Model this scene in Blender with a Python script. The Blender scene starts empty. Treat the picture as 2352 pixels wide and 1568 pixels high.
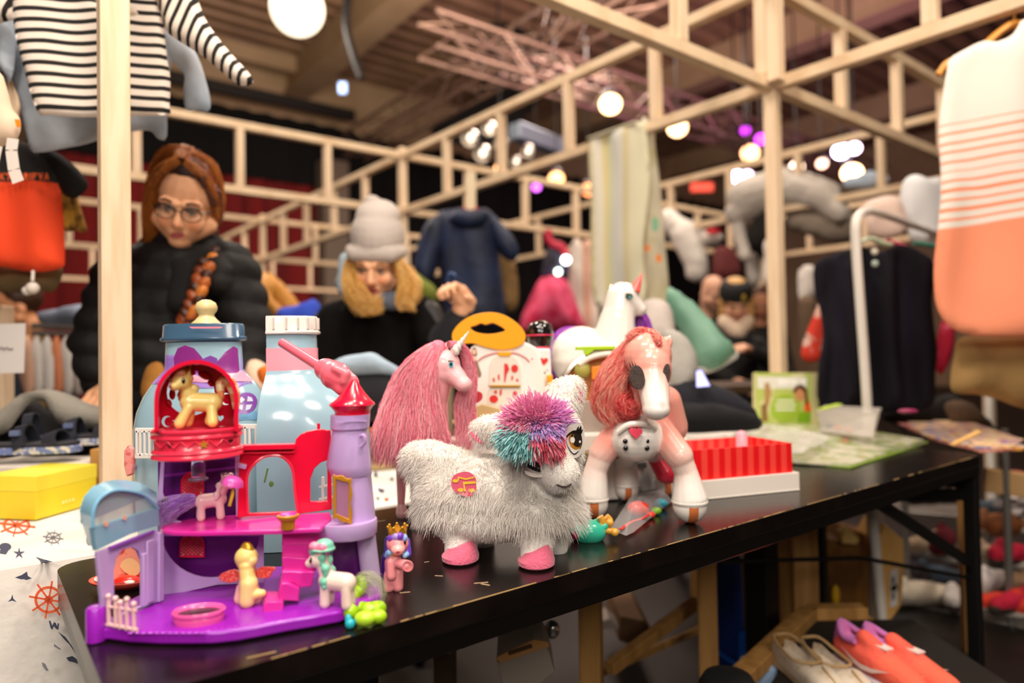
import bpy, math, random
import numpy as np
from mathutils import Vector, Matrix, noise
from mathutils.geometry import delaunay_2d_cdt
random.seed(7); np.random.seed(7)
SC = bpy.context.scene; COL = SC.collection
V = Vector; PI = math.pi
def R(a): return math.radians(a)
# ---------------------------------------------------------------- camera
FPX = 1568.0
CAM = V((0, 0, 1.07)); pit = math.atan((815-784)/FPX); rol = R(1.0)
cF = V((0, math.cos(pit), math.sin(pit)))
_r0 = V((1, 0, 0)); _u0 = V((0, -math.sin(pit), math.cos(pit)))
cU = _u0*math.cos(rol)+_r0*math.sin(rol); cR = _r0*math.cos(rol)-_u0*math.sin(rol)
cd = bpy.data.cameras.new('camera'); cam = bpy.data.objects.new('camera', cd); COL.objects.link(cam)
cam.matrix_world = Matrix(((cR.x, cU.x, -cF.x, CAM.x), (cR.y, cU.y, -cF.y, CAM.y), (cR.z, cU.z, -cF.z, CAM.z), (0, 0, 0, 1)))
cd.sensor_width = 36; cd.lens = 36*FPX/2352; cd.clip_start = .02; cd.clip_end = 200
cd.dof.use_dof = True; cd.dof.focus_distance = 1.06; cd.dof.aperture_fstop = 1.7
SC.camera = cam
def ray(px, py): return cF+cR*((px-1176)/FPX)+cU*((784-py)/FPX)
def P(px, py, d): r = ray(px, py); return CAM+r*(d/r.y)          # photo pixel at world depth
def G(px, py, z): r = ray(px, py); return CAM+r*((z-CAM.z)/r.z)  # photo pixel on a level surface
def PL(px, py, o, n): r = ray(px, py); return CAM+r*(n.dot(o-CAM)/n.dot(r))
# ---------------------------------------------------------------- materials
def lin(h):
    if not isinstance(h, str): return tuple(h)[:3]+(1,)
    h = h.lstrip('#'); o = []
    for i in (0, 2, 4):
        c = int(h[i:i+2], 16)/255; o.append(c/12.92 if c <= .04045 else ((c+.055)/1.055)**2.4)
    return tuple(o)+(1,)
MATS = {}
def mat(name, col='#888888', rough=.5, metal=0, coat=0, trans=0, alpha=1, emit=None, es=0, bump=None, noise_=None, vcol=False, sheen=0, sss=0, spec=.5, stretch=None, ior=1.45):
    if name in MATS: return MATS[name]
    m = bpy.data.materials.new(name); m.use_nodes = True; nt = m.node_tree; b = nt.nodes['Principled BSDF']
    b.inputs['Base Color'].default_value = lin(col); b.inputs['Roughness'].default_value = rough; b.inputs['Metallic'].default_value = metal
    b.inputs['Coat Weight'].default_value = coat; b.inputs['Transmission Weight'].default_value = trans; b.inputs['Alpha'].default_value = alpha
    b.inputs['Specular IOR Level'].default_value = spec; b.inputs['IOR'].default_value = ior
    if sheen: b.inputs['Sheen Weight'].default_value = sheen
    if sss: b.inputs['Subsurface Weight'].default_value = sss; b.inputs['Subsurface Scale'].default_value = .01
    if emit: b.inputs['Emission Color'].default_value = lin(emit); b.inputs['Emission Strength'].default_value = es
    N = nt.nodes.new; L = nt.links.new
    tc = None
    def coords():
        tc = N('ShaderNodeTexCoord'); mp = N('ShaderNodeMapping'); L(tc.outputs['Object'], mp.inputs['Vector'])
        if stretch: mp.inputs['Scale'].default_value = stretch
        return mp.outputs['Vector']
    src = None
    if vcol:
        a = N('ShaderNodeAttribute'); a.attribute_name = 'Col'; src = a.outputs['Color']; L(src, b.inputs['Base Color'])
    if noise_:
        sc, c2, lo, hi = noise_
        n = N('ShaderNodeTexNoise'); n.inputs['Scale'].default_value = sc; n.inputs['Detail'].default_value = 5; L(coords(), n.inputs['Vector'])
        mr = N('ShaderNodeMapRange'); mr.inputs['From Min'].default_value = lo; mr.inputs['From Max'].default_value = hi; L(n.outputs['Fac'], mr.inputs['Value'])
        mx = N('ShaderNodeMix'); mx.data_type = 'RGBA'; L(mr.outputs['Result'], mx.inputs['Factor'])
        if src: L(src, mx.inputs['A'])
        else: mx.inputs['A'].default_value = lin(col)
        mx.inputs['B'].default_value = lin(c2); L(mx.outputs['Result'], b.inputs['Base Color'])
    if bump:
        sc, st = bump
        n = N('ShaderNodeTexNoise'); n.inputs['Scale'].default_value = sc; n.inputs['Detail'].default_value = 3; L(coords(), n.inputs['Vector'])
        bp = N('ShaderNodeBump'); bp.inputs['Strength'].default_value = st; bp.inputs['Distance'].default_value = .01
        L(n.outputs['Fac'], bp.inputs['Height']); L(bp.outputs['Normal'], b.inputs['Normal'])
    MATS[name] = m; return m
def ramp_mat(name, axis, lo, hi, stops, interp='LINEAR', rough=.8, warp=.0, wscale=6, period=None, sheen=0, bump=None, slope=0):
    """colour bands along attribute uv (axis 0 or 1); stops in attribute units between lo and hi"""
    if name in MATS: return MATS[name]
    m = bpy.data.materials.new(name); m.use_nodes = True; nt = m.node_tree; b = nt.nodes['Principled BSDF']; N = nt.nodes.new; L = nt.links.new
    b.inputs['Roughness'].default_value = rough
    if sheen: b.inputs['Sheen Weight'].default_value = sheen
    a = N('ShaderNodeAttribute'); a.attribute_name = 'pat'; sp = N('ShaderNodeSeparateXYZ'); L(a.outputs['Vector'], sp.inputs[0])
    val = sp.outputs[axis]
    if slope:
        q = N('ShaderNodeMath'); q.operation = 'MULTIPLY_ADD'; q.inputs[1].default_value = slope; L(sp.outputs[1-axis], q.inputs[0]); L(val, q.inputs[2]); val = q.outputs[0]
    if warp:
        n = N('ShaderNodeTexNoise'); n.inputs['Scale'].default_value = wscale; L(a.outputs['Vector'], n.inputs['Vector'])
        q = N('ShaderNodeMath'); q.operation = 'MULTIPLY_ADD'; q.inputs[1].default_value = warp; L(n.outputs['Fac'], q.inputs[0]); L(val, q.inputs[2]); val = q.outputs[0]
    if period:
        q = N('ShaderNodeMath'); q.operation = 'PINGPONG' if False else 'FLOORED_MODULO'; q.inputs[1].default_value = period; L(val, q.inputs[0]); val = q.outputs[0]; lo, hi = 0, period
    mr = N('ShaderNodeMapRange'); mr.inputs['From Min'].default_value = lo; mr.inputs['From Max'].default_value = hi; L(val, mr.inputs['Value'])
    cr = N('ShaderNodeValToRGB'); cr.color_ramp.interpolation = interp; L(mr.outputs['Result'], cr.inputs['Fac'])
    els = cr.color_ramp.elements
    for i, (t, c) in enumerate(stops):
        t = (t-lo)/(hi-lo)
        e = els[i] if i < 2 else els.new(t)
        e.position = t; e.color = lin(c)
    L(cr.outputs['Color'], b.inputs['Base Color'])
    if bump:
        n = N('ShaderNodeTexNoise'); n.inputs['Scale'].default_value = bump[0]; L(a.outputs['Vector'], n.inputs['Vector'])
        bp = N('ShaderNodeBump'); bp.inputs['Strength'].default_value = bump[1]; bp.inputs['Distance'].default_value = .01
        L(n.outputs['Fac'], bp.inputs['Height']); L(bp.outputs['Normal'], b.inputs['Normal'])
    MATS[name] = m; return m
# ---------------------------------------------------------------- tags and objects
def tag(o, label=None, cat=None, group=None, kind=None):
    if label: o['label'] = label
    if cat: o['category'] = cat
    if group: o['group'] = group
    if kind: o['kind'] = kind
    return o
def thing(name, loc, label, cat, group=None):
    o = bpy.data.objects.new(name, None); COL.objects.link(o); o.location = loc; o.empty_display_size = .02
    return tag(o, label, cat, group)
ROOT = {}
def rootloc(p):
    while p.parent: p = p.parent
    return p.location.copy()
def link(name, me, parent=None, solo=False):
    o = bpy.data.objects.new(name, me); COL.objects.link(o)
    n = len(me.vertices); co = np.empty(n*3, 'f'); me.vertices.foreach_get('co', co); co = co.reshape(-1, 3)
    if parent is not None:
        co -= np.array(rootloc(parent), 'f'); o.parent = parent
    elif solo and n:
        c = (co.min(0)+co.max(0))/2; c[2] = co[:, 2].min(); co -= c; o.location = V(c.tolist())
    me.vertices.foreach_set('co', co.ravel()); me.update()
    return o
def np_mesh(name, verts, faces_flat, k, smooth=True, mats=(), cols=None):
    me = bpy.data.meshes.new(name); nv = len(verts); nf = len(faces_flat)//k
    me.vertices.add(nv); me.vertices.foreach_set('co', np.asarray(verts, 'f').ravel())
    me.loops.add(nf*k); me.loops.foreach_set('vertex_index', np.asarray(faces_flat, 'i').ravel())
    me.polygons.add(nf); me.polygons.foreach_set('loop_start', np.arange(0, nf*k, k, dtype='i')); me.polygons.foreach_set('loop_total', np.full(nf, k, 'i'))
    me.update(calc_edges=True); me.validate()
    if smooth: me.polygons.foreach_set('use_smooth', np.ones(len(me.polygons), bool))
    for m in mats: me.materials.append(m)
    if cols is not None:
        a = me.color_attributes.new('Col', 'FLOAT_COLOR', 'POINT'); a.data.foreach_set('color', np.asarray(cols, 'f').ravel())
    return me
class MB:
    def __init__(s): s.v = []; s.f = []; s.mi = []; s.cur = 0
    def add(s, vs, fs):
        o = len(s.v); s.v += [V(p) for p in vs]; s.f += [[i+o for i in f] for f in fs]; s.mi += [s.cur]*len(fs); return s
    def box(s, c, size, M=None):
        c = V(c); x, y, z = [q/2 for q in size]
        vs = [V((a*x, b*y, d*z)) for a in (-1, 1) for b in (-1, 1) for d in (-1, 1)]
        if M: vs = [M @ v for v in vs]
        return s.add([c+v for v in vs], [(0, 1, 3, 2), (4, 6, 7, 5), (0, 4, 5, 1), (2, 3, 7, 6), (0, 2, 6, 4), (1, 5, 7, 3)])
    def bar(s, p0, p1, w, h, up=V((0, 0, 1))):
        p0, p1 = V(p0), V(p1); d = (p1-p0).normalized(); x = d.cross(V(up))
        if x.length < 1e-4: x = d.cross(V((1, 0, 0)))
        x.normalize(); y = x.cross(d); vs = [p+x*(a*w/2)+y*(b*h/2) for p in (p0, p1) for a, b in ((-1, -1), (1, -1), (1, 1), (-1, 1))]
        return s.add(vs, [(3, 2, 1, 0), (4, 5, 6, 7), (0, 1, 5, 4), (1, 2, 6, 5), (2, 3, 7, 6), (3, 0, 4, 7)])
    def tube(s, pts, r, seg=10, caps=True, flat=1.0):
        pts = [V(p) for p in pts]; n = len(pts); rs = r if isinstance(r, (list, tuple)) else [r]*n
        up = None; vs = []
        for i in range(n):
            d = (pts[min(i+1, n-1)]-pts[max(i-1, 0)]).normalized()
            if up is None:
                up = V((0, 0, 1)) if abs(d.z) < .9 else V((0, 1, 0))
            x = d.cross(up).normalized(); up = x.cross(d).normalized()
            for k in range(seg):
                a = 2*PI*k/seg; vs.append(pts[i]+x*(math.cos(a)*rs[i])+up*(math.sin(a)*rs[i]*flat))
        fs = [(i*seg+k, i*seg+(k+1) % seg, (i+1)*seg+(k+1) % seg, (i+1)*seg+k) for i in range(n-1) for k in range(seg)]
        if caps: fs += [tuple(range(seg-1, -1, -1)), tuple((n-1)*seg+k for k in range(seg))]
        return s.add(vs, fs)
    def lathe(s, prof, c=(0, 0, 0), M=None, seg=32, a0=0, a1=2*PI, sx=1, sy=1, caps=True):
        full = abs(a1-a0-2*PI) < 1e-6; k = seg if full else seg+1; vs = []
        c = V(c)
        for r, z in prof:
            for i in range(k):
                a = a0+(a1-a0)*i/seg; p = V((r*math.cos(a)*sx, r*math.sin(a)*sy, z)); vs.append(c+(M @ p if M else p))
        n = len(prof); fs = []
        for j in range(n-1):
            for i in range(seg): i2 = (i+1) % k; fs.append((j*k+i, j*k+i2, (j+1)*k+i2, (j+1)*k+i))
        if caps:
            if prof[0][0] > 1e-6 and full: fs.append(tuple(range(k-1, -1, -1)))
            if prof[-1][0] > 1e-6 and full: fs.append(tuple((n-1)*k+i for i in range(k)))
            if not full: fs.append([j*k for j in range(n)]+[j*k+seg for j in range(n-1, -1, -1)])
        return s.add(vs, fs)
    def ell(s, c, r, M=None, seg=20, rings=12):
        r = (r, r, r) if not isinstance(r, (tuple, list)) else r; c = V(c); vs = []
        for j in range(rings+1):
            t = PI*j/rings
            for i in range(seg):
                a = 2*PI*i/seg; p = V((r[0]*math.sin(t)*math.cos(a), r[1]*math.sin(t)*math.sin(a), -r[2]*math.cos(t))); vs.append(c+(M @ p if M else p))
        return s.add(vs, [(j*seg+i, j*seg+(i+1) % seg, (j+1)*seg+(i+1) % seg, (j+1)*seg+i) for j in range(rings) for i in range(seg)])
    def slab(s, outer, thick, holes=()):
        """closed plate: outer / holes are lists of 3D points in one plane, thick the extrusion vector"""
        thick = V(thick); outer = [V(p) for p in outer]; holes = [[V(p) for p in h] for h in holes]
        n = thick.normalized(); e1 = (outer[1]-outer[0]); e1 = (e1-n*e1.dot(n)).normalized(); e2 = n.cross(e1); o = outer[0]
        loops = [outer]+holes; pts = []; edges = []; l2 = []
        for lp in loops:
            b = len(pts); q = [V(((p-o).dot(e1), (p-o).dot(e2))) for p in lp]; l2.append(q); pts += lp
            edges += [(b+i, b+(i+1) % len(lp)) for i in range(len(lp))]
        flat = [q for l in l2 for q in l]
        r = delaunay_2d_cdt(flat, edges, [], 0, 1e-7)
        v2, tr, orig = r[0], r[2], r[3]
        def inside(c, poly):
            k = False; m = len(poly)
            for i in range(m):
                a, b = poly[i], poly[i-1]
                if (a.y > c.y) != (b.y > c.y) and c.x < (b.x-a.x)*(c.y-a.y)/(b.y-a.y)+a.x: k = not k
            return k
        keep = []
        for t in tr:
            c = (v2[t[0]]+v2[t[1]]+v2[t[2]])/3
            if inside(c, l2[0]) and not any(inside(c, h) for h in l2[1:]): keep.append(t)
        V3 = [o+e1*q.x+e2*q.y for q in v2]; N_ = len(V3)
        vs = V3+[p+thick for p in V3]; fs = [tuple(reversed(t)) for t in keep]+[tuple(i+N_ for i in t) for t in keep]
        cnt = {}
        for t in keep:
            for i in range(3):
                e = (t[i], t[(i+1) % 3]); cnt[e] = 1
        for a, b in list(cnt):
            if (b, a) not in cnt: fs.append((a, b, b+N_, a+N_))
        return s.add(vs, fs)
    def loft(s, rings, caps=True):
        k = len(rings[0]); vs = [p for r in rings for p in r]; n = len(rings)
        fs = [(j*k+i, j*k+(i+1) % k, (j+1)*k+(i+1) % k, (j+1)*k+i) for j in range(n-1) for i in range(k)]
        if caps: fs += [tuple(range(k-1, -1, -1)), tuple((n-1)*k+i for i in range(k))]
        return s.add(vs, fs)
    def mesh(s, name, mats, smooth=40):
        me = bpy.data.meshes.new(name); me.from_pydata([tuple(p) for p in s.v], [], s.f)
        for m in (mats if isinstance(mats, (list, tuple)) else [mats]): me.materials.append(m)
        me.polygons.foreach_set('material_index', s.mi); me.validate()
        if smooth:
            me.polygons.foreach_set('use_smooth', np.ones(len(me.polygons), bool)); me.set_sharp_from_angle(angle=R(smooth))
        return me
    def build(s, name, mats, parent=None, smooth=40, bevel=0, solo=None, fix=True):
        import bmesh
        me = s.mesh(name, mats, smooth)
        if fix:
            bm = bmesh.new(); bm.from_mesh(me); bmesh.ops.recalc_face_normals(bm, faces=bm.faces); bm.to_mesh(me); bm.free()
        o = link(name, me, parent, parent is None)
        if bevel:
            b = o.modifiers.new('bevel', 'BEVEL'); b.width = bevel; b.segments = 2; b.limit_method = 'ANGLE'; b.angle_limit = R(35)
        if solo: tag(o, *solo)
        return o
def smoothline(pts, n=6, closed=False):
    pts = [V(p) for p in pts]; m = len(pts); out = []
    rng = range(m if closed else m-1)
    for i in rng:
        p0 = pts[(i-1) % m] if closed or i > 0 else pts[i]; p1 = pts[i]; p2 = pts[(i+1) % m]; p3 = pts[(i+2) % m] if closed or i+2 < m else p2
        for k in range(n):
            t = k/n; out.append(.5*((2*p1)+(p2-p0)*t+(2*p0-5*p1+4*p2-p3)*t*t+(3*p1-p0-3*p2+p3)*t*t*t))
    if not closed: out.append(pts[-1])
    return out
# ---------------------------------------------------------------- one continuous organic surface from many rounded volumes
def blob(name, prims, voxel, mats, parent=None, smooth=4, paint=(), solo=None, wr=None):
    """prims: ('c',p0,p1,r0,r1,col) tapered capsule | ('e',centre,radii,rot,col) ellipsoid"""
    mb = MB()
    for q in prims:
        if q[0] == 'c':
            p0, p1, r0, r1 = V(q[1]), V(q[2]), q[3], q[4]; d = p1-p0; Ln = max(d.length, 1e-5)
            M = d.to_track_quat('Z', 'Y').to_matrix()
            prof = [(r0*math.sin(t), -r0*math.cos(t)) for t in [PI/2*i/5 for i in range(6)]]+[(r1*math.cos(t), Ln+r1*math.sin(t)) for t in [PI/2*i/5 for i in range(6)]]
            mb.lathe(prof, p0, M, 14, caps=False)
        else:
            mb.ell(q[1], q[2], q[3], 18, 12)
    me = bpy.data.meshes.new('tmp'); me.from_pydata([tuple(p) for p in mb.v], [], mb.f)
    import bmesh
    bm = bmesh.new(); bm.from_mesh(me); bmesh.ops.remove_doubles(bm, verts=bm.verts, dist=1e-6); bmesh.ops.recalc_face_normals(bm, faces=bm.faces); bm.to_mesh(me); bm.free()
    ob = bpy.data.objects.new('tmp', me); COL.objects.link(ob)
    rm = ob.modifiers.new('r', 'REMESH'); rm.mode = 'VOXEL'; rm.voxel_size = voxel; rm.use_smooth_shade = True
    if smooth:
        sm = ob.modifiers.new('s', 'SMOOTH'); sm.factor = .5; sm.iterations = smooth
    dg = bpy.context.evaluated_depsgraph_get(); dg.update()
    me2 = bpy.data.meshes.new_from_object(ob.evaluated_get(dg)); bpy.data.objects.remove(ob); bpy.data.meshes.remove(me)
    n = len(me2.vertices); co = np.empty(n*3, 'f'); me2.vertices.foreach_get('co', co); co = co.reshape(-1, 3)
    best = np.full(n, 1e9); cols = np.zeros((n, 4), 'f')
    for q in prims:
        if q[0] == 'c':
            a, b = np.array(q[1]), np.array(q[2]); ab = b-a; L2 = max(ab.dot(ab), 1e-12); t = np.clip(((co-a) @ ab)/L2, 0, 1)
            d = np.linalg.norm(co-a-t[:, None]*ab, axis=1)-(q[3]+(q[4]-q[3])*t); c = q[5]
        else:
            rr = q[2] if isinstance(q[2], (tuple, list)) else (q[2],)*3
            p = co-np.array(q[1])
            if q[3]: p = p @ np.array(q[3])
            k = np.linalg.norm(p/np.array(rr), axis=1); d = (k-1)*min(rr); c = q[4]
        w = d < best; best[w] = d[w]; cols[w] = lin(c)
    for pt in paint:
        c, r, h = pt[:3]; sf = pt[3] if len(pt) > 3 else .12
        if isinstance(r, (tuple, list)): k = np.linalg.norm((co-np.array(c))/np.array(r), axis=1)
        else: k = np.linalg.norm(co-np.array(c), axis=1)/r
        w = np.clip((1+sf-k)/(2*sf), 0, 1)[:, None]; cols = cols*(1-w)+np.array(lin(h))*w
    a = me2.color_attributes.new('Col', 'FLOAT_COLOR', 'POINT'); a.data.foreach_set('color', cols.astype('f').ravel())
    if wr:
        amp, sc = wr; nn = np.empty(n*3, 'f'); me2.vertices.foreach_get('normal', nn); nn = nn.reshape(-1, 3)
        for i in range(n):
            co[i] += nn[i]*amp*noise.noise(V(co[i].tolist())*sc)
        me2.vertices.foreach_set('co', co.ravel())
    me2.materials.clear()
    for m in (mats if isinstance(mats, (list, tuple)) else [mats]): me2.materials.append(m)
    me2.polygons.foreach_set('use_smooth', np.ones(len(me2.polygons), bool))
    me2.name = name
    o = link(name, me2, parent, parent is None)
    if solo: tag(o, *solo)
    return o
# ---------------------------------------------------------------- soft cloth sheet with volume, traced outline on an upright plane
def sheet(name, outline, o, n, mats, parent=None, puff=.01, edge=.04, h=.02, wr=(.004, 12), holes=(), solo=None, sm=3, fold=None, facemat=None):
    o = V(o); n = V(n).normalized(); e1 = V((0, 0, 1)).cross(n).normalized()*-1 if abs(n.z) < .95 else V((1, 0, 0))
    e1 = n.cross(V((0, 0, 1))).normalized() if abs(n.z) < .95 else V((1, 0, 0)); e1 = -e1 if e1.x < 0 else e1
    e2 = n.cross(e1).normalized(); e2 = -e2 if (e2.z < 0 or (abs(e2.z) < .2 and e2.y < 0)) else e2
    W = [PL(x, y, o, n) for x, y in outline]
    q = [V(((p-o).dot(e1), (p-o).dot(e2), 0)) for p in W]
    if sm: q = smoothline(q, sm, True)
    poly = np.array([[p.x, p.y] for p in q]); m = len(poly)
    # resample long edges
    rs = []
    for i in range(m):
        a, b = poly[i], poly[(i+1) % m]; k = max(1, int(np.linalg.norm(b-a)/h))
        rs += [a+(b-a)*t/k for t in range(k)]
    poly = np.array(rs); m = len(poly)
    def pip(pts):
        x, y = pts[:, 0], pts[:, 1]; r_ = np.zeros(len(pts), bool); j = m-1
        for i in range(m):
            a, b = poly[i], poly[j]
            c = (a[1] > y) != (b[1] > y)
            if a[1] != b[1]: r_ ^= c & (x < (b[0]-a[0])*(y-a[1])/(b[1]-a[1])+a[0])
            j = i
        return r_
    def bd(pts):
        d = np.full(len(pts), 1e9)
        for i in range(m):
            a, b = poly[i], poly[(i+1) % m]; ab = b-a; t = np.clip(((pts-a) @ ab)/max(ab @ ab, 1e-12), 0, 1)
            d = np.minimum(d, np.linalg.norm(pts-a-t[:, None]*ab, axis=1))
        return d
    lo, hi = poly.min(0), poly.max(0)
    gx, gy = np.meshgrid(np.arange(lo[0], hi[0], h), np.arange(lo[1], hi[1], h)); g = np.stack([gx.ravel(), gy.ravel()], 1)
    g[:, 0] += (np.round((g[:, 1]-lo[1])/h) % 2)*h/2
    g = g[pip(g)]
    if len(g): g = g[bd(g) > h*.45]
    pts = np.concatenate([poly, g]) if len(g) else poly
    r = delaunay_2d_cdt([V(p.tolist()) for p in pts], [(i, (i+1) % m) for i in range(m)], [], 0, 1e-7)
    v2 = np.array([[p.x, p.y] for p in r[0]]); tr = np.array(r[2])
    cen = v2[tr].mean(1); tr = tr[pip(cen)]
    d = bd(v2); k = np.clip(d/edge, 0, 1); prof = puff*np.sqrt(np.clip(1-(1-k)**2, 0, 1))
    N_ = len(v2); fr = []; bk = []; uv = []
    for i in range(N_):
        x, y = v2[i]; base = o+e1*float(x)+e2*float(y)
        w = wr[0]*noise.noise(V((x*wr[1], y*wr[1]*.5, 3.1)))*2
        if fold: w += fold[0]*math.sin(x*fold[1]+2*noise.noise(V((x*3, y*2, 0))))*(.3+.7*k[i])
        fr.append(base+n*float(prof[i]+w)); bk.append(base+n*float(-prof[i]*.6+w-.0012)); uv.append((x, base.z if abs(n.z) < .95 else y, 0))
    vs = fr+bk; fs = tr.tolist()+(tr[:, ::-1]+N_).tolist()
    cnt = set((t[i], t[(i+1) % 3]) for t in tr.tolist() for i in range(3))
    for a, b in list(cnt):
        if (b, a) not in cnt: fs.append([b, a, a+N_, b+N_])
    me = bpy.data.meshes.new(name); me.from_pydata([tuple(p) for p in vs], [], fs)
    for mm in (mats if isinstance(mats, (list, tuple)) else [mats]): me.materials.append(mm)
    at = me.attributes.new('pat', 'FLOAT_VECTOR', 'POINT'); at.data.foreach_set('vector', np.array(uv+uv, 'f').ravel())
    me.polygons.foreach_set('use_smooth', np.ones(len(me.polygons), bool))
    import bmesh
    bm = bmesh.new(); bm.from_mesh(me); bmesh.ops.recalc_face_normals(bm, faces=bm.faces); bm.to_mesh(me); bm.free()
    ob = link(name, me, parent, parent is None)
    if solo: tag(ob, *solo)
    return ob
# ---------------------------------------------------------------- hair strands as thin three-sided tubes
def strands(name, paths, rad, cols, m, parent, taper=.3):
    """paths: array (n, k, 3)"""
    paths = np.asarray(paths, 'f'); n, k, _ = paths.shape
    tan = np.gradient(paths, axis=1); tan /= np.linalg.norm(tan, axis=2, keepdims=True)+1e-9
    ref = np.random.randn(n, 1, 3); x = np.cross(tan, ref); x /= np.linalg.norm(x, axis=2, keepdims=True)+1e-9; y = np.cross(tan, x)
    rr = (np.broadcast_to(np.asarray(rad, 'f'), (n,))[:, None]*np.linspace(1, taper, k)[None, :])[..., None]
    vs = np.stack([paths+rr*(x*math.cos(a)+y*math.sin(a)) for a in (0, 2*PI/3, 4*PI/3)], 2)  # n,k,3,3
    idx = np.arange(n*k*3).reshape(n, k, 3); fs = []
    for j in range(3):
        j2 = (j+1) % 3; fs.append(np.stack([idx[:, :-1, j], idx[:, :-1, j2], idx[:, 1:, j2], idx[:, 1:, j]], -1).reshape(-1, 4))
    cc = np.repeat(np.asarray(cols, 'f')[:, None, :], k*3, 1) if np.ndim(cols) == 2 else np.repeat(np.asarray(cols, 'f'), 3, 1).reshape(n, k*3, 4)
    me = np_mesh(name, vs.reshape(-1, 3), np.concatenate(fs).ravel(), 4, True, [m], cc.reshape(-1, 4))
    return link(name, me, parent, parent is None)
def lock_paths(line, spread, n, k=14, wav=.004, wsc=40, sq=1.0, curl=0):
    """n strands following a centre line, spread = radius along the line"""
    L = smoothline(line, 8); Ld = np.array([tuple(p) for p in L]); ts = np.linspace(0, len(Ld)-1, k)
    c = np.stack([np.interp(ts, np.arange(len(Ld)), Ld[:, i]) for i in range(3)], 1)
    sp = np.interp(np.linspace(0, 1, k), np.linspace(0, 1, len(spread)), spread)
    tan = np.gradient(c, axis=0); tan /= np.linalg.norm(tan, axis=1, keepdims=True)+1e-9
    x = np.cross(tan, np.array([0, 1., 0.05])); x /= np.linalg.norm(x, axis=1, keepdims=True)+1e-9; y = np.cross(tan, x)
    a = np.random.rand(n)*2*PI; r = np.sqrt(np.random.rand(n)); out = np.zeros((n, k, 3))
    ph = np.random.rand(n, 3)*6.3
    tt = np.linspace(0, 1, k)
    for i in range(n):
        w = wav*np.stack([np.sin(tt*wsc*(.6+.4*r[i])+ph[i, j]) for j in range(3)], 1)*tt[:, None]**.5
        aa = a[i]+curl*tt
        out[i] = c+x*(r[i]*sp*np.cos(aa))[:, None]+y*(r[i]*sp*np.sin(aa)*sq)[:, None]+w
    # ragged ends
    for i in range(n):
        f = .75+.25*random.random(); q = tt*f*(k-1)
        out[i] = np.stack([np.interp(q, np.arange(k), out[i][:, j]) for j in range(3)], 1)
    return out
def mixcols(n, hexes):
    c = np.array([lin(h) for h in hexes]); return c[np.random.randint(0, len(hexes), n)]*np.r_[1, 1, 1, 1]
# ---------------------------------------------------------------- shared materials
VC_PLASTIC = mat('toy_plastic', vcol=True, rough=.28, coat=.25)
VC_MATTE = mat('toy_matte', vcol=True, rough=.6)
VC_HAIR = mat('hair_fibre', vcol=True, rough=.45)
VC_FUR = mat('plush_fibre', vcol=True, rough=.85)
VC_SKIN = mat('skin', vcol=True, rough=.5, sss=.08)
VC_CLOTH = mat('cloth_colour', vcol=True, rough=.85, bump=(60, .25))
WOOD = mat('pale_pine', '#e3c9a9', .6, noise_=(6, '#d3b08a', .45, .75), stretch=(9, 9, .7), bump=(30, .08))
WOOD_D = mat('worn_pine', '#b98a4c', .6, noise_=(5, '#8f622f', .4, .75), stretch=(6, 6, .6))
BLACK_METAL = mat('black_metal', '#0b0a0a', .4)
WHITE_METAL = mat('white_lacquer', '#d9d3ca', .35)
GREY_METAL = mat('grey_metal', '#8d8a84', .35, metal=.6)
# ================================================================= SETTING
gU = V((.79, .613, 0)); gV = V((-.635, .7726, 0)); gR = V((1.09, 2.80, 0))
def GN(i, j, z=0): p = gR+gU*(2.366*i)+gV*(2.977*j); return V((p.x, p.y, z))
def struct(mb, name, m, **k): o = mb.build(name, m, None, **k); o['kind'] = 'structure'; return o
FLOOR = mat('hall_floor_darkened', '#0d0a08', .5, noise_=(3, '#16110c', .4, .7))  # floor colour darkened to stand for the light falloff under the table
mb = MB(); mb.box((2, 12, -.05), (60, 60, .1)); struct(mb, 'floor', FLOOR, smooth=0)
RED = mat('red_curtain', '#7a1413', .9, noise_=(1.5, '#520b0c', .4, .7), stretch=(3, 3, .15))
BLK = mat('black_curtain', '#050404', .95)
BEIGE = mat('painted_concrete', '#b39a7a', .8, noise_=(.8, '#9c815f', .4, .7))
DECKM = mat('corrugated_steel', '#9a7c60', .5, metal=.15, noise_=(1.2, '#7a5c48', .4, .75))
DECKG = mat('shaded_groove', '#2e221a', .7)  # same steel made darker, shade between the ribs put into the colour
CZ = 7.2
wc = V((-2.4, 15.8, 0)); wU = V((.79, .613, 0)).normalized(); wV = V((-.613, .79, 0)).normalized()
# long back wall: red curtain below, black above, gathered in folds
def curtain(name, t0, t1, z0, z1, m, off=0, amp=.06, nn=90):
    mb = MB(); n = nn; A = []; B = []
    for i in range(n+1):
        t = t0+(t1-t0)*i/n; p = wc+wU*t-wV*(off+amp*math.sin(i*1.9)); A.append(V((p.x, p.y, z0))); B.append(V((p.x, p.y, z1)))
    mb.add(A+B, [(i, i+1, n+2+i, n+1+i) for i in range(n)]); return mb
struct(curtain('w', -14, -1.5, 0, 4.75, RED), 'wall_back', RED)
struct(curtain('w', -14, -1.4, 4.7, 6.05, BLK, .1), 'wall_back', BLK)
struct(curtain('w', -1.5, 14, 0, 6.05, BLK), 'wall_back', BLK)
mb = MB(); p = wc+wU*-1.95-wV*.35; mb.box((p.x, p.y, 2.6), (.55, .4, 5.2), Matrix.Rotation(R(37.8), 3, 'Z')); struct(mb, 'trim_1', mat('grey_column', '#6f6355', .8))
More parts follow.
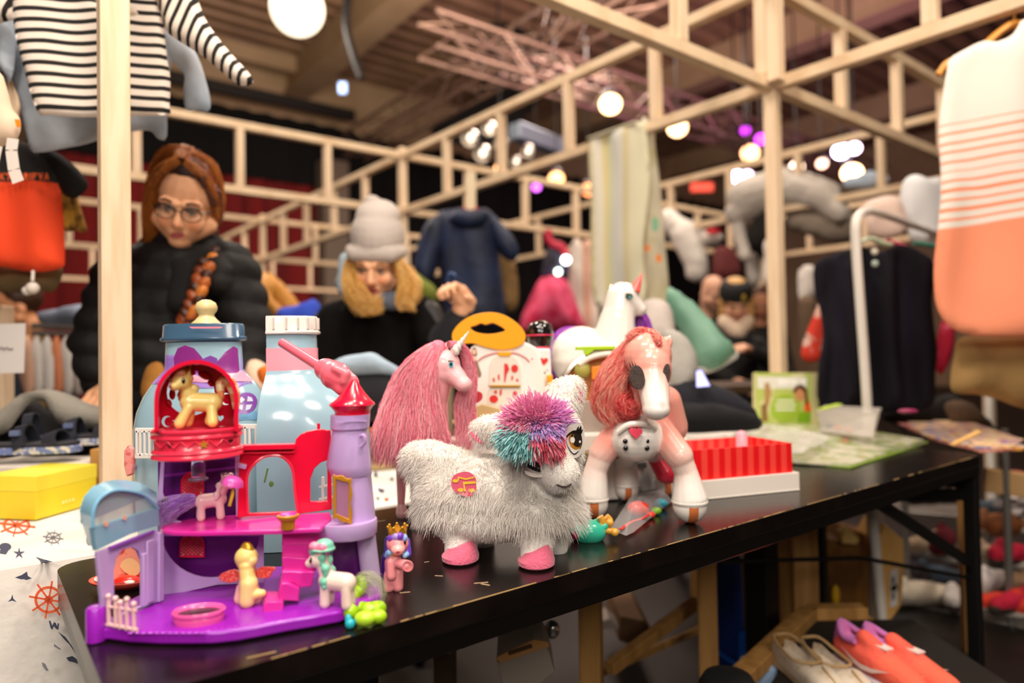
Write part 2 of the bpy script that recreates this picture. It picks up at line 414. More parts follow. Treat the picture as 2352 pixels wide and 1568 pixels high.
mb = MB(); q0 = wc+wU*13.5; q1 = q0-wV*16; q1b = q0+V((.1, 0, 0)); mb.add([V((q0.x, q0.y, 0)), V((q1.x, q1.y, 0)), V((q1.x, q1.y, CZ)), V((q0.x, q0.y, CZ))], [(0, 1, 2, 3)]); struct(mb, 'wall_right', BEIGE, smooth=0)
mb = MB(); q0 = wc+wU*-13.9; q1 = q0-wV*16; mb.add([V((q0.x, q0.y, 0)), V((q1.x, q1.y, 0)), V((q1.x, q1.y, CZ)), V((q0.x, q0.y, CZ))], [(0, 1, 2, 3)]); struct(mb, 'wall_left', RED, smooth=0)
mb = MB(); a = wc+wU*-14+wV*.1; b = wc+wU*14+wV*.1; mb.bar((a.x, a.y, 6.6), (b.x, b.y, 6.6), .2, 1.2); struct(mb, 'wall_back', BEIGE, smooth=0)
# ceiling: trapezoidal steel deck with ribs along the hall
mb = MB(); per = .42; nrib = 57; A = []
for i in range(nrib):
    for f, z in ((0, 0), (.45, 0), (.55, .14), (.9, .14)):
        A.append((i*per+f*per, CZ+z))
vs = []
for t in (-15, 15):
    for s_, z in A: p = wc+wV*(.6-s_)+wU*t; vs.append(V((p.x, p.y, z)))
n = len(A)
for i in range(n-1): mb.f.append([i, i+1, n+i+1, n+i]); mb.mi.append(0 if i % 4 in (0, 3, 1) else 1)
mb.v = vs; struct(mb, 'ceiling', [DECKM, DECKG], smooth=0)
# roof beams across the hall and the wall beam under the deck
bi = 2
for t in (-9.2, -2.6, 4.0, 9.5):
    a = wc+wU*t+wV*.3; b = wc+wU*t-wV*22; mb = MB()
    mb.bar((a.x, a.y, CZ-.30), (b.x, b.y, CZ-.30), .34, .6); mb.bar((a.x, a.y, CZ-.62), (b.x, b.y, CZ-.62), .5, .06)
    struct(mb, 'trim_%d' % bi, BEIGE, smooth=0); bi += 1
a = wc+wU*-14-wV*.45; b = wc+wU*-2.0-wV*.45; mb = MB(); mb.bar((a.x, a.y, CZ-.2), (b.x, b.y, CZ-.2), .2, .3); struct(mb, 'trim_%d' % bi, BEIGE, smooth=0); bi += 1
a = wc+wU*-14-wV*.7; b = wc+wU*-1.6-wV*.7; mb = MB(); mb.bar((a.x, a.y, 6.15), (b.x, b.y, 6.15), .1, .22); struct(mb, 'trim_%d' % bi, mat('dark_rail', '#1d1a18', .5), smooth=0)
# hanging black drape high in the hall
mb = MB(); a = P(1110, 205, 11.5); 
pts = [(1120, 60), (1205, 70), (1290, 130), (1235, 240), (1160, 300), (1110, 340), (985, 300), (1110, 200)]
sheet('hanging_drape', pts, P(1110, 200, 12.5), (0, -1, 0), BLK, None, .1, .4, .25, (.1, 2), solo=('black drape bundle hanging from the roof above the stage lamps', 'drape'))
# ---------------------------------------------------------------- timber booth frames
Z0, Z1, PW = 2.16, 2.58, .052
NOT = {(-1, 0): 'nearest pale timber post standing in front of the striped shirt', (0, 0): 'timber post rising behind the green picture book', (0, 1): 'timber post just right of the grey beanie',
       (0, 2): 'timber post between the red braid woman and the beanie woman', (1, 1): 'timber post behind the hanging striped towel', (1, 0): 'timber post hidden behind the coral and white dress',
       (-1, 1): 'timber post behind the blue shirt at the left edge', (-1, 2): 'timber post beyond the orange shirt', (1, 2): 'distant timber post behind the navy snowsuit',
       (0, 3): 'distant timber post before the red curtain', (1, 3): 'distant timber post beside the concrete column', (2, 1): 'timber post behind the right plush animal', (-1, 3): 'furthest left timber post', (2, 0): 'timber post far right behind the clothes rail'}
for (i, j), lab in NOT.items():
    p = GN(i, j); mb = MB(); M = Matrix.Rotation(R(37.8), 3, 'Z')
    if (i, j) == (-1, 0): p = V((-.785, 1.35, 0))
    mb.box((p.x, p.y, 1.32), (PW, PW, 2.64), M)
    if (i, j) == (0, 0):
        for dx, dy in ((-.053, -.053), (-.053, .0)):
            c = M @ V((dx, dy, 0)); mb.box((p.x+c.x, p.y+c.y, 2.40 if dy else 2.37), (PW, PW, .5 if dy else .36), M)
    mb.build('timber_post', WOOD, None, 0, .003, (lab, 'post', 'booth posts'))
def panel(a, b, bays, lab, z0=Z0, z1=Z1, w=.048):
    A = GN(*a) if len(a) == 2 else V(a); B = GN(*b) if len(b) == 2 else V(b); d = (B-A).normalized(); A2 = A+d*.03; B2 = B-d*.03
    t = thing('wooden_lattice', (A+B)/2+V((0, 0, z0-w/2)), lab, 'wooden frame', 'booth frames')
    for z in (z0, z1):
        mb = MB(); mb.bar(A2+V((0, 0, z)), B2+V((0, 0, z)), w, w); mb.build('rail', WOODH, t, 0, .003)
    for k in range(1, bays):
        p = A+(B-A)*(k/bays); mb = MB(); M = Matrix.Rotation(math.atan2(d.y, d.x), 3, 'Z')
        mb.box((p.x, p.y, (z0+z1)/2), (w, w, z1-z0-w), M); mb.build('rung', WOOD, t, 0, .003)
WOODH = mat('pale_pine_rail', '#e0c5a2', .6, noise_=(7, '#cda980', .45, .8), bump=(30, .06))
Ln = (-.785, 1.35, 0)
for a, b, k, lab in [(Ln, (0, 0), 4, 'timber ladder frame crossing overhead from the striped shirt to the middle post'), ((0, 1), (0, 0), 5, 'timber ladder frame from beside the beanie up over the striped towel'),
        ((-1, 1), (0, 1), 4, 'timber ladder frame running behind the red haired woman'), ((0, 1), (1, 1), 4, 'timber ladder frame behind the navy snowsuit'), ((1, 1), (1, 0), 5, 'timber ladder frame carrying the plush animals'),
        ((0, 0), (1, 0), 4, 'timber ladder frame running right from the middle post to the coral dress'), ((0, 0), (.0, -1.0), 5, 'timber ladder frame overhead at the top right corner'), ((0, 2), (0, 1), 5, 'timber ladder frame above the grey beanie'),
        ((-1, 2), (0, 2), 4, 'timber ladder frame behind the orange shirt'), ((0, 2), (1, 2), 4, 'timber ladder frame far behind the beanie woman'), ((-1, 2), (-1, 1), 5, 'timber ladder frame behind the black shirt sleeve'),
        (Ln, (-1, 1), 5, 'timber ladder frame the striped shirt hangs on'), ((-1, 3), (0, 3), 4, 'far timber ladder frame low behind the left people'), ((0, 3), (1, 3), 4, 'far timber ladder frame before the concrete column'),
        ((1, 3), (1, 2), 5, 'far timber ladder frame right of the column'), ((0, 3), (0, 2), 5, 'far timber ladder frame in front of the red curtain'), ((1, 1), (2, 1), 4, 'timber ladder frame behind the hanging plush animal'), ((2, 1), (2, 0), 5, 'timber ladder frame above the far right stalls'),
        ((1, 2), (1, 1), 5, 'timber ladder frame in the dark behind the towel')]:
    panel(a, b, k, lab)
# ================================================================= FRONT TABLE
TZ = .75
FL, FR = V((-.380, .642, 0)), V((1.40, 2.04, 0)); tU = (FR-FL).normalized(); tV = V((-tU.y, tU.x, 0)); TL = (FR-FL).length; TW = .57
def T(s, t, z=TZ): p = FL+tU*s+tV*t; return V((p.x, p.y, z))
TOP = mat('black_lacquered_wood', '#0d0908', .24, spec=.42, noise_=(9, '#1c1410', .5, .8), stretch=(1, 1, 1), bump=(14, .03))
WORN = mat('worn_edge', '#3a2a1a', .35, noise_=(18, '#0e0a08', .45, .6))
tb = thing('beer_table', T(TL/2, TW/2, 0), 'long black wooden folding table holding the toy ponies and the castle', 'table')
rc = .045; out = []
for (cs, ct, a0) in ((rc, rc, 180), (TL-rc, rc, 270), (TL-rc, TW-rc, 0), (rc, TW-rc, 90)):
    for k in range(7): a = R(a0+90*k/6); out.append(T(cs+rc*math.cos(a), ct+rc*math.sin(a), TZ-.028))
tt = MB(); tt.slab(out, (0, 0, .028))
mb = MB()
for (s0, t0, s1, t1) in ((.03, .012, TL-.03, .012), (.012, .03, .012, TW-.03), (.03, TW-.012, TL-.03, TW-.012), (TL-.012, .03, TL-.012, TW-.03)):
    mb.bar(T(s0, t0, TZ-.043), T(s1, t1, TZ-.043), .02, .03)
mb.build('apron', mat('black_edge', '#0a0807', .3), tb, 0, .003)
mb = tt; mb.cur = 1
for k in range(60):
    s0 = random.random()*(TL-.2)+.05; l = random.choice((.01, .02, .03, .08)); mb.bar(T(s0, .0015, TZ+.0003), T(min(s0+l, TL-.05), .0015, TZ+.0003), .0012+.0014*random.random(), .0008)
mb.bar(T(.34, .0015, TZ+.0002), T(.52, .0015, TZ+.0002), .0022, .0008); mb.bar(T(.13, .02, TZ+.0002), T(.16, .016, TZ+.0002), .002, .0006); mb.bar(T(.15, .42, TZ+.0004), T(.12, .44, TZ+.0004), .006, .0006)
mb.cur = 2
for px, py, l, a in ((1105, 1338, .02, 10), (1115, 1342, .014, -30), (930, 1360, .014, 12), (868, 1197, .03, 25), (1008, 1322, .012, -12), (980, 1290, .008, 30)):
    p = G(px, py, TZ+.0004); d = V((math.cos(R(a)), math.sin(R(a)), 0))*l; mb.bar(p-d/2, p+d/2, .0025, .0004)
tt.build('tabletop', [TOP, mat('bare_wood_wear', '#a98a58', .5), mat('pale_scratch', '#b59a78', .5)], tb, 40)
# folding steel legs: two frames with braces
def leg_frame(s, brace):
    mb = MB()
    for t in (.03, TW-.07): mb.bar(T(s, t, TZ-.03), T(s, t, 0), .035, .035, tU)
    for z in (TZ-.09, .12): mb.bar(T(s, .03, z), T(s, TW-.07, z), .03, .03)
    mb.build('leg_frame', BLACK_METAL, tb, 0, .003)
    mb = MB()
    for t in (.03, TW-.07): mb.bar(T(s, t, .42), T(s+brace, t, TZ-.05), .008, .03)
    mb.bar(T(s, .03, TZ-.12), T(s+brace*.75, TW/2, TZ-.10), .012, .035); mb.tube([T(s, .03, .38), T(s+brace*.55, .2, .47), T(s+brace*1.3, TW*.6, .52)], .006, 8)
    mb.build('brace', BLACK_METAL, tb, 0)
leg_frame(TL-.022, -.62)
mb = MB()
for t in (.1, TW-.1): mb.bar(T(.3, t, TZ-.03), T(.3, t, 0), .035, .035, tU)
mb.bar(T(.3, .1, .12), T(.3, TW-.1, .12), .03, .03); mb.build('leg_frame', BLACK_METAL, tb, 0, .003)
mb = MB(); mb.bar(T(TL-.72, TW-.03, TZ-.06), T(TL-.72, .06, TZ-.06), .05, .05); mb.bar(T(TL-.60, TW-.20, TZ-.05), T(TL-.60, TW-.20, 0), .07, .07, tU); mb.build('cross_member', BLACK_METAL, tb, 0, .003)
# ================================================================= LIGHT
w = bpy.data.worlds.new('hall_air'); SC.world = w; w.use_nodes = True; w.node_tree.nodes['Background'].inputs[0].default_value = (1, .80, .62, 1); w.node_tree.nodes['Background'].inputs[1].default_value = .10
def area(loc, tgt, size, power, col=(1, .87, .745), sh='DISK', spread=180):
    l = bpy.data.lights.new('lamp', 'AREA'); l.shape = sh; l.size = size; l.energy = power; l.color = col; l.spread = R(spread)
    o = bpy.data.objects.new('stage_or_fill_light', l); COL.objects.link(o); o.location = loc; o.rotation_euler = (V(tgt)-V(loc)).to_track_quat('-Z', 'Y').to_euler(); return o  # overhead hall lamps and added fill lights alike
area((.9, -.9, 3.6), (.2, 1.4, .9), .9, 52)
area((-.5, -1.5, 2.3), (-.1, 1.2, .9), .8, 34, (1, .90, .80))  # soft frontal fill added near the camera
area((.7, -1.2, 2.0), (.3, 1.6, 1.0), .6, 20, (1, .90, .80))  # another added frontal fill, no lamp of the hall
area((-1.3, -.3, 4.2), (-.3, 1.2, .9), .35, 40)
area((.3, .5, 4.6), (.2, 1.4, .8), .3, 46)
area((2.0, .8, 4.4), (1.2, 2.6, .8), .5, 78)
area((-.3, .3, 2.9), (-.6, 2.2, 1.4), .6, 34)  # added to brighten the beanie woman's face
area((-1.2, 3.2, 5.2), (-1.0, 3.2, 0), 1.0, 135)
area((2.2, 5.2, 5.4), (2.0, 5, 0), 1.2, 190)
area((-3.5, 6.5, 5.4), (-3.5, 7.5, 0), 1.5, 260)
area((1, 10, 5.6), (1, 10.2, 0), 2, 330, (1, .76, .64))
area((1.5, 6.0, 4.2), (1.7, 8.5, 7.2), 2.5, 260, (1, .78, .66))     # added uplights, here and below, that wash the roof
area((-2, 6.0, 4.2), (-2, 9.5, 7.2), 2.5, 230, (1, .80, .62))
area((3.2, 3.0, 3.8), (3.6, 5.5, 7.2), 2, 300, (1, .82, .70))
SC.view_settings.view_transform = 'Standard'; SC.view_settings.look = 'None'; SC.view_settings.exposure = -.22
SC.cycles.max_bounces = 7; SC.cycles.diffuse_bounces = 3; SC.cycles.glossy_bounces = 3; SC.cycles.transmission_bounces = 6; SC.cycles.transparent_max_bounces = 8; SC.cycles.use_denoising = True; SC.cycles.sample_clamp_indirect = 6
# ================================================================= DECALS: flat prints laid on a surface given by fn(px, py) -> 3D
def decal(mb, outline, fn, h=6, sm=0):
    q = [V((x, y, 0)) for x, y in outline]
    if sm: q = smoothline(q, sm, True)
    pts = [V((p.x, p.y)) for p in q]; m = len(pts)
    xs = [p.x for p in pts]; ys = [p.y for p in pts]; x0, x1, y0, y1 = min(xs), max(xs), min(ys), max(ys)
    def ins(c):
        k = False
        for i in range(m):
            a, b = pts[i], pts[i-1]
            if (a.y > c.y) != (b.y > c.y) and c.x < (b.x-a.x)*(c.y-a.y)/(b.y-a.y)+a.x: k = not k
        return k
    g = []
    x = x0+h
    while x < x1:
        y = y0+h
        while y < y1:
            c = V((x, y))
            if ins(c): g.append(c)
            y += h
        x += h
    r = delaunay_2d_cdt(pts+g, [(i, (i+1) % m) for i in range(m)], [], 0, 1e-5)
    tr = [t for t in r[2] if ins((r[0][t[0]]+r[0][t[1]]+r[0][t[2]])/3)]
    mb.add([fn(p.x, p.y) for p in r[0]], tr); return mb
def circ(cx, cy, rx, ry=None, n=20, a0=0, a1=360): ry = rx if ry is None else ry; return [(cx+rx*math.cos(R(a0+(a1-a0)*i/(n if a1-a0 >= 360 else n-1))), cy+ry*math.sin(R(a0+(a1-a0)*i/(n if a1-a0 >= 360 else n-1)))) for i in range(n)]
def star(cx, cy, r, n=5, q=.42, rot=-90): return [(cx+(r if k % 2 == 0 else r*q)*math.cos(R(rot+180*k/n)), cy+(r if k % 2 == 0 else r*q)*math.sin(R(rot+180*k/n))) for k in range(2*n)]
def heart(cx, cy, s): return [(cx+s*.0625*16*math.sin(t)**3, cy-s*.0625*(13*math.cos(t)-5*math.cos(2*t)-2*math.cos(3*t)-math.cos(4*t))) for t in [2*PI*k/24 for k in range(24)]]
def moon(cx, cy, r): return [(cx+r*math.cos(R(a)), cy+r*math.sin(R(a))) for a in range(60, 301, 20)]+[(cx+.25*r+.75*r*math.cos(R(a)), cy+.85*r*math.sin(R(a))) for a in range(285, 74, -21)]
# ================================================================= TOY CASTLE
cA, cB = G(210, 1475, TZ), G(880, 1385, TZ); ca = (cB-cA).normalized(); cb = V((-ca.y, ca.x, 0)); cn = -cb
def cp(px, py, t): return PL(px, py, cA+cb*t, cb)
def cdep(t, px): return cp(px, 900, t).y
PUR = mat('purple_plastic', '#9a1fb8', .28, coat=.2); DPUR = mat('deep_purple_plastic', '#5a0f6b', .3, coat=.2); LIL = mat('lilac_plastic', '#c3a3da', .3, coat=.2)
MAG = mat('magenta_plastic', '#dd2f9e', .25, coat=.25); REDP = mat('red_plastic', '#e01038', .22, coat=.3); CORAL = mat('coral_red_plastic', '#ee3350', .25, coat=.3)
PINKP = mat('pink_plastic', '#f58fa6', .3, coat=.2); PALEP = mat('pale_pink_plastic', '#f4c6c4', .35); GOLDP = mat('gold_plastic', '#c98a25', .35, metal=.25)
BLUEP = mat('pale_blue_plastic', '#8fc3dd', .22, coat=.3, trans=.25, noise_=None); WHITEP = mat('white_plastic', '#e9e4dc', .3, coat=.2); YELP = mat('yellow_plastic', '#eda21e', .25, coat=.25)
CLEARP = mat('clear_plastic', '#e8d8ee', .08, trans=.9, ior=1.3)
cs = thing('toy_castle', (cA+cB)/2+cb*.06, 'purple and lilac toy pony castle with red dome balcony at the left table end', 'toy castle')
base = [G(x, y, TZ+.0015) for x, y in ((214, 1474), (250, 1470), (300, 1477), (370, 1481), (430, 1481), (490, 1480), (545, 1474), (600, 1464), (660, 1452), (720, 1442), (780, 1431), (840, 1405), (878, 1390))]
base += [cB+cb*.08, cB+cb*.15-ca*.03, cA+cb*.175+ca*.15, cA+cb*.14+ca*.05, cA+cb*.05-ca*.002]
for p in base: p.z = TZ+.0015
mb = MB(); mb.slab(base, (0, 0, .0145)); mb.build('base', PUR, cs, 40, .003)
mb = MB(); c = G(221, 1470, TZ+.0015); mb.lathe([(.0105, 0), (.0105, .036), (.0085, .0385), (.003, .037), (0, .037)], c, seg=20); mb.build('corner_post', PUR, cs)
mb = MB()
for k in range(26):
    c = G(300+k*15, 1442+(4 if k < 12 else -(k-12)*2.2)+6, TZ+.0155); mb.ell((c.x, c.y, TZ+.0152), (.0035, .003, .0012), None, 8, 6)
mb.build('scalloped_edge', mat('pale_purple_plastic', '#b040cc', .25, coat=.3), cs)
# gate
gW0, gW1 = G(243, 1440, TZ+.015), G(370, 1381, TZ+.015); gd = (gW1-gW0).normalized(); gn = V((gd.y, -gd.x, 0))
def gp_(x, y, off=0): return PL(x, y, gW0+gn*off, gn)
arch = [(262, 1420), (262, 1310), (268, 1280), (283, 1262), (303, 1256), (318, 1264), (328, 1290), (330, 1391)]
mb = MB(); mb.slab([gp_(*q) for q in ((224, 1268), (250, 1258), (300, 1238), (356, 1217), (369, 1221), (370, 1381), (331, 1391), (330, 1391.5), (262, 1420.5), (262, 1425), (243, 1440), (237, 1400))], gn*-.005, [[gp_(*q) for q in ((263, 1419), (262, 1310), (268, 1280), (283, 1262), (303, 1256), (318, 1264), (328, 1290), (330, 1389))]])
mb.build('gate_wall', LIL, cs, 40, .0012)
mb = MB(); a = gp_(331, 1391, .001); b = gp_(331, 1270, .001); mb.bar(a, b, .006, .008, gd); a = gp_(366, 1380, .002); b = gp_(366, 1222, .002); mb.bar(a, b, .008, .008, gd); mb.bar(gp_(345, 1383, .003), gp_(345, 1240, .003), .003, .012, gd); mb.build('gate_jamb', LIL, cs, 40, .001)
back = V((-gd.y, gd.x, 0))
near = [(214, 1212), (214, 1182), (222, 1155), (240, 1136), (265, 1126), (300, 1128), (335, 1140), (364, 1168)]
far = [(188, 1203), (186, 1170), (196, 1140), (215, 1118), (245, 1105), (282, 1102), (325, 1110), (360, 1132)]
n3 = smoothline([gp_(x, y) for x, y in near], 3); f3 = smoothline([gp_(x, y, -.03) for x, y in far], 3)
mb = MB(); k = len(n3); mb.add(n3+f3, [(i, i+1, k+i+1, k+i) for i in range(k-1)])
mb.slab([gp_(*q) for q in ((214, 1212), (364, 1166), (367, 1205), (300, 1226), (222, 1264))], gn*-.006)
mb.slab([gp_(x, y, -.03) for x, y in far], gn*-.002)
mb.add([gp_(188, 1203, -.03), gp_(214, 1212), gp_(222, 1264), gp_(205, 1250, -.02)], [(0, 1, 2, 3)])
mb.build('blue_roof', BLUEP, cs, 50)
mb = MB(); mb.slab([gp_(x, y, -.004) for x, y in near], gn*-.001); mb.build('roof_film', mat('blue_film', '#b4cdd2', .15, alpha=.55, coat=.3), cs, 0)
mb = MB(); mb.tube(n3, .0018, 6); mb.build('roof_rim', mat('blue_rim', '#7ab8d8', .2, coat=.3), cs)
mb = MB()
for x, y, r in ((240, 1150, 7), (275, 1142, 9), (243, 1203, 6), (286, 1189, 5), (262, 1118, 6)): mb.slab([gp_(a, b, -.028 if y < 1160 else .001) for a, b in circ(x, y, r, r*1.1, 10)], gn*.0006)
mb.build('roof_prints', mat('peach_print', '#e6b49a', .4), cs)
mb = MB(); mb.bar(gp_(252, 1258, .002), gp_(352, 1220, .002), .004, .003); mb.build('gate_trim', mat('violet_trim', '#8a4fb4', .3), cs)
# interior walls
mb = MB(); mb.slab([cp(*q, .125) for q in ((362, 1040), (553, 1040), (553, 1190), (600, 1205), (606, 1336), (366, 1345))], cb*.004); mb.build('inner_wall', DPUR, cs, 40)
mb = MB(); mb.slab([cp(*q, .095) for q in ((363, 1216), (606, 1216), (606, 1338), (500, 1342), (420, 1360), (366, 1378))], cb*.003, [[cp(*q, .095) for q in circ(484, 1222, 113, 104, 19, 5, 175)]]); mb.build('arched_wall', LIL, cs, 40)
mb = MB(); mb.slab([cp(*q, .095) for q in ((371, 1043), (378, 1043), (374, 1130), (392, 1190), (440, 1205), (440, 1216), (362, 1216), (364, 1120))], cb*.003); mb.build('side_wall', LIL, cs, 40)
mb = MB(); mb.bar(cp(545, 1040, .09), cp(548, 1185, .09), .006, .006, ca); mb.build('wall_edge', LIL, cs, 0, .001)
mb = MB(); mb.bar(cp(372, 1094, .122), cp(545, 1072, .122), .003, .003); mb.bar(cp(372, 1054, .122), cp(545, 1050, .122), .003, .003); mb.build('wall_moulding', mat('violet_mould', '#741a86', .3), cs)
def lattice(cx, cy, w, h, t):
    fr = thing_part('lattice_window', cx, cy, w, h, t); return fr
def thing_part(nm, cx, cy, w, h, t):
    out = [(cx-w, cy+h), (cx-w, cy)]+[(cx+w*math.cos(R(a)), cy+h*math.sin(R(a))) for a in range(192, 349, 12)]+[(cx+w, cy), (cx+w, cy+h)]
    ins = [(cx+(x-cx)*.86, cy+(y-cy)*.86) for x, y in out]
    mb = MB(); mb.slab([cp(*q, t) for q in out], cb*.002, [[cp(*q, t) for q in ins]])
    for s in (-1, 1):
        for k in range(-4, 5):
            pts = []
            for u in [i/14 for i in range(-14, 15)]:
                x = cx+k*w*.32+u*w*1.6; y = cy+s*u*h*1.4
                if abs(x-cx) < w*.93 and y < cy+h*.95 and (y > cy or ((x-cx)/w)**2+((y-cy)/h)**2 < .88): pts.append((x, y))
            if len(pts) > 1: mb.bar(cp(*pts[0], t+.001), cp(*pts[-1], t+.001), .0014, .0016, cb)
    o = mb.build(nm, REDP, cs, 0)
    mb = MB(); mb.slab([cp(*q, t+.0025) for q in ins], cb*.0008); mb.build('window_pane', mat('pale_plate', '#f2dcd6', .5), o, 0); return o  # pale plate added behind the lattice for whitish light showing through
lattice(442, 1110, 27, 27, .115); lattice(441, 1252, 29, 28, .115)
# glass column, middle floor
mb = MB(); c = cp(456, 1098, .07); k = c.y/FPX; mb.lathe([(21*k, -4*k), (21*k, 0), (15*k, 4*k), (15*k, 40*k), (19*k, 45*k), (19*k, 49*k), (0, 49*k)], c, seg=20); mb.build('clear_column', CLEARP, cs)
fz = .858
fl = [G(x, y, fz) for x, y in ((369, 1212), (380, 1217), (401, 1220), (451, 1221), (558, 1218), (640, 1216), (737, 1212), (762, 1190), (758, 1175), (650, 1180), (540, 1182), (460, 1187), (400, 1197), (375, 1205))]
mb = MB(); mb.slab(fl, (0, 0, -.006)); mb.build('middle_floor', MAG, cs, 40, .0015)
# red bridge with two arches
a1 = [(569, 1179), (567, 1100), (578, 1072), (600, 1052), (622, 1045), (645, 1047), (664, 1062), (674, 1085), (678, 1130), (684, 1174)]
a2 = [(713, 1152), (713, 1100), (722, 1076), (737, 1062), (752, 1057), (752, 1150)]
tb_ = .075
mb = MB(); mb.slab([cp(*q, tb_) for q in ((551, 1022), (677, 1022), (680, 1008), (690, 998), (703, 991), (732, 985), (760, 988), (762, 1170), (684.5, 1180), (569, 1186), (545, 1190))], cb*.006, [[cp(*q, tb_) for q in a1], [cp(*q, tb_) for q in a2]]); mb.build('red_arcade', REDP, cs, 40, .0012)
mb = MB(); mb.bar(cp(551, 1027, tb_-.006), cp(677, 1024, tb_-.006), .014, .007, V((0, 0, 1))); mb.bar(cp(551, 1040, tb_-.003), cp(677, 1038, tb_-.003), .006, .003); mb.build('arcade_ledge', REDP, cs, 0, .0012)
mb = MB(); mb.tube([cp(732, 987, tb_+.003), cp(732, 972, tb_+.003)], .0022, 8)
for i, q in enumerate(a1[1:]): pass
mb.build('finial', REDP, cs)
mb = MB(); mb.tube(smoothline([cp(x, y, tb_-.001) for x, y in a1], 3), .002, 6, False); mb.build('arch_rim', CORAL, cs)
mb = MB(); mb.bar(cp(547, 1068, .07), cp(566, 1072, .07), .006, .006); mb.build('hinge', LIL, cs, 0, .001)
# steps
for i, (q, t) in enumerate((([(648, 1218), (758, 1218), (757, 1249), (648, 1250)], .02), ([(648, 1251), (752, 1251), (761, 1284), (648, 1278)], .014), ([(648, 1279), (738, 1284), (724, 1312), (649, 1310)], .004),
        ([(648, 1311), (722, 1313), (717, 1346), (690, 1350), (672, 1338), (648, 1338)], -.004), ([(646, 1338), (660, 1338), (688, 1351), (687, 1381), (640, 1378), (640, 1358)], -.012), ([(612, 1382), (651, 1382), (651, 1412), (604, 1414), (604, 1394)], -.022))):
    mb = MB(); mb.slab([cp(*p, t) for p in q], cb*.042); mb.build('stair_step', MAG, cs, 40, .0015)
# tower right
def ringp(py, cx, hw, t, n=20, fl=1.0):
    c = cp(cx, py, t); r = hw*c.y/FPX; return [c+ca*(r*math.cos(2*PI*i/n))+cb*(r*fl*math.sin(2*PI*i/n)) for i in range(n)]
mb = MB(); mb.loft([ringp(y, c, h, .035) for y, c, h in ((951, 805, 45), (982, 804, 44), (987, 803, 39), (1066, 801, 50), (1088, 808, 46), (1092, 810, 42), (1140, 812, 45), (1196, 814, 48))]); mb.build('tower', LIL, cs, 35)
mb = MB(); mb.loft([ringp(y, c, h, .03) for y, c, h in ((1193, 796, 68), (1200, 797, 69), (1222, 799, 66), (1228, 800, 62))]); mb.build('tower_platform', LIL, cs, 35)
mb = MB(); mb.loft([ringp(y, c, h, .035) for y, c, h in ((1226, 840, 22), (1300, 849, 22), (1388, 858, 24))]); mb.build('tower_leg', mat('milky_lilac', '#c9b4dc', .25, trans=.2), cs, 35)
mb = MB(); mb.slab([cp(*q, .05) for q in ((762, 1226), (822, 1226), (840, 1375), (770, 1390))], cb*.004); mb.build('tower_back_wall', DPUR, cs, 0)
mb = MB(); mb.loft([ringp(y, c, h, .035) for y, c, h in ((952, 810, 40), (944, 810, 40), (934, 809, 47), (929, 809, 52), (926, 809, 51), (915, 811, 38), (900, 812, 25), (885, 813, 14), (874, 814, 7), (868, 814, 1))]); mb.build('tower_roof', REDP, cs, 50)
mb = MB(); mb.tube(smoothline([cp(828, 1002, .006), cp(836, 1000, .0), cp(838, 1015, .0), cp(828, 1026, .004)], 4), .0025, 8); mb.bar(cp(770, 968, .002), cp(842, 966, .012), .001, .002); mb.build('tower_hook', LIL, cs)
gm = [(765, 1088), (772, 1093), (786, 1091), (798, 1099), (808, 1098), (807, 1115), (810, 1135), (806, 1155), (810, 1180), (808, 1206), (798, 1200), (784, 1199), (774, 1190), (764, 1192), (766, 1170), (763, 1150), (766, 1130), (764, 1108)]
mb = MB(); mb.slab([cp(*q, .0) for q in gm], cb*.003, [[cp(*q, .0) for q in ((772, 1101), (801, 1109), (801, 1192), (772, 1180))]]); fo = mb.build('mirror_frame', GOLDP, cs, 40, .0008)
mb = MB(); mb.slab([cp(*q, .002) for q in ((771, 1100), (802, 1108), (802, 1193), (771, 1181))], cb*.0008); mb.build('mirror', mat('pink_mirror', '#c98ab0', .15, metal=.35), fo, 0)
# red dome balcony
dc = (451, 918)
def arc(s, bot): 
    return [(dc[0]-97*s, bot)]+[(dc[0]+97*s*math.cos(R(a)), 918+92*s*math.sin(R(a))) for a in range(180, 361, 12)]+[(dc[0]+97*s, bot)]
o0, i0, o1, i1 = [cp(*q, .015) for q in arc(1, 992)], [cp(*q, .015) for q in arc(.90, 990)], [cp(*q, .085) for q in arc(.97, 990)], [cp(*q, .085) for q in arc(.86, 988)]
mb = MB(); k = len(o0)
mb.add(o0+i0+o1+i1, [(i, i+1, k+i+1, k+i) for i in range(k-1)]+[(i, 2*k+i, 2*k+i+1, i+1) for i in range(k-1)]+[(k+i, k+i+1, 3*k+i+1, 3*k+i) for i in range(k-1)]+[(2*k+i, 3*k+i, 3*k+i+1, 2*k+i+1) for i in range(k-1)])
mb.build('dome_shell', REDP, cs, 50)
mb = MB(); mb.slab([cp(*q, .084) for q in arc(.87, 988)], cb*.003, [[cp(*q, .084) for q in circ(438, 902, 55, 52, 28)], [cp(*q, .084) for q in moon(518, 916, 14)], [cp(*q, .084) for q in star(404, 968, 9)], [cp(*q, .084) for q in moon(384, 968, 13)], [cp(*q, .084) for q in heart(506, 960, 8)]]); mb.build('dome_back', REDP, cs, 40)
mb = MB()
for x, y, rx, ry, a in ((412, 862, 17, 9, 25), (470, 862, 17, 9, -25), (441, 855, 8, 8, 0), (400, 880, 9, 6, 60), (484, 880, 9, 6, -60), (396, 905, 7, 13, 0), (388, 925, 6, 10, 20), (478, 930, 6, 12, 20)):
    c = cp(x, y, .08); kx = c.y/FPX; mb.ell(c, (rx*kx, .004, ry*kx), Matrix.Rotation(R(-a), 3, 'Y'), 12, 8)
mb.build('ribbon_ornament', mat('deep_red_plastic', '#c00a2c', .25, coat=.3), cs)
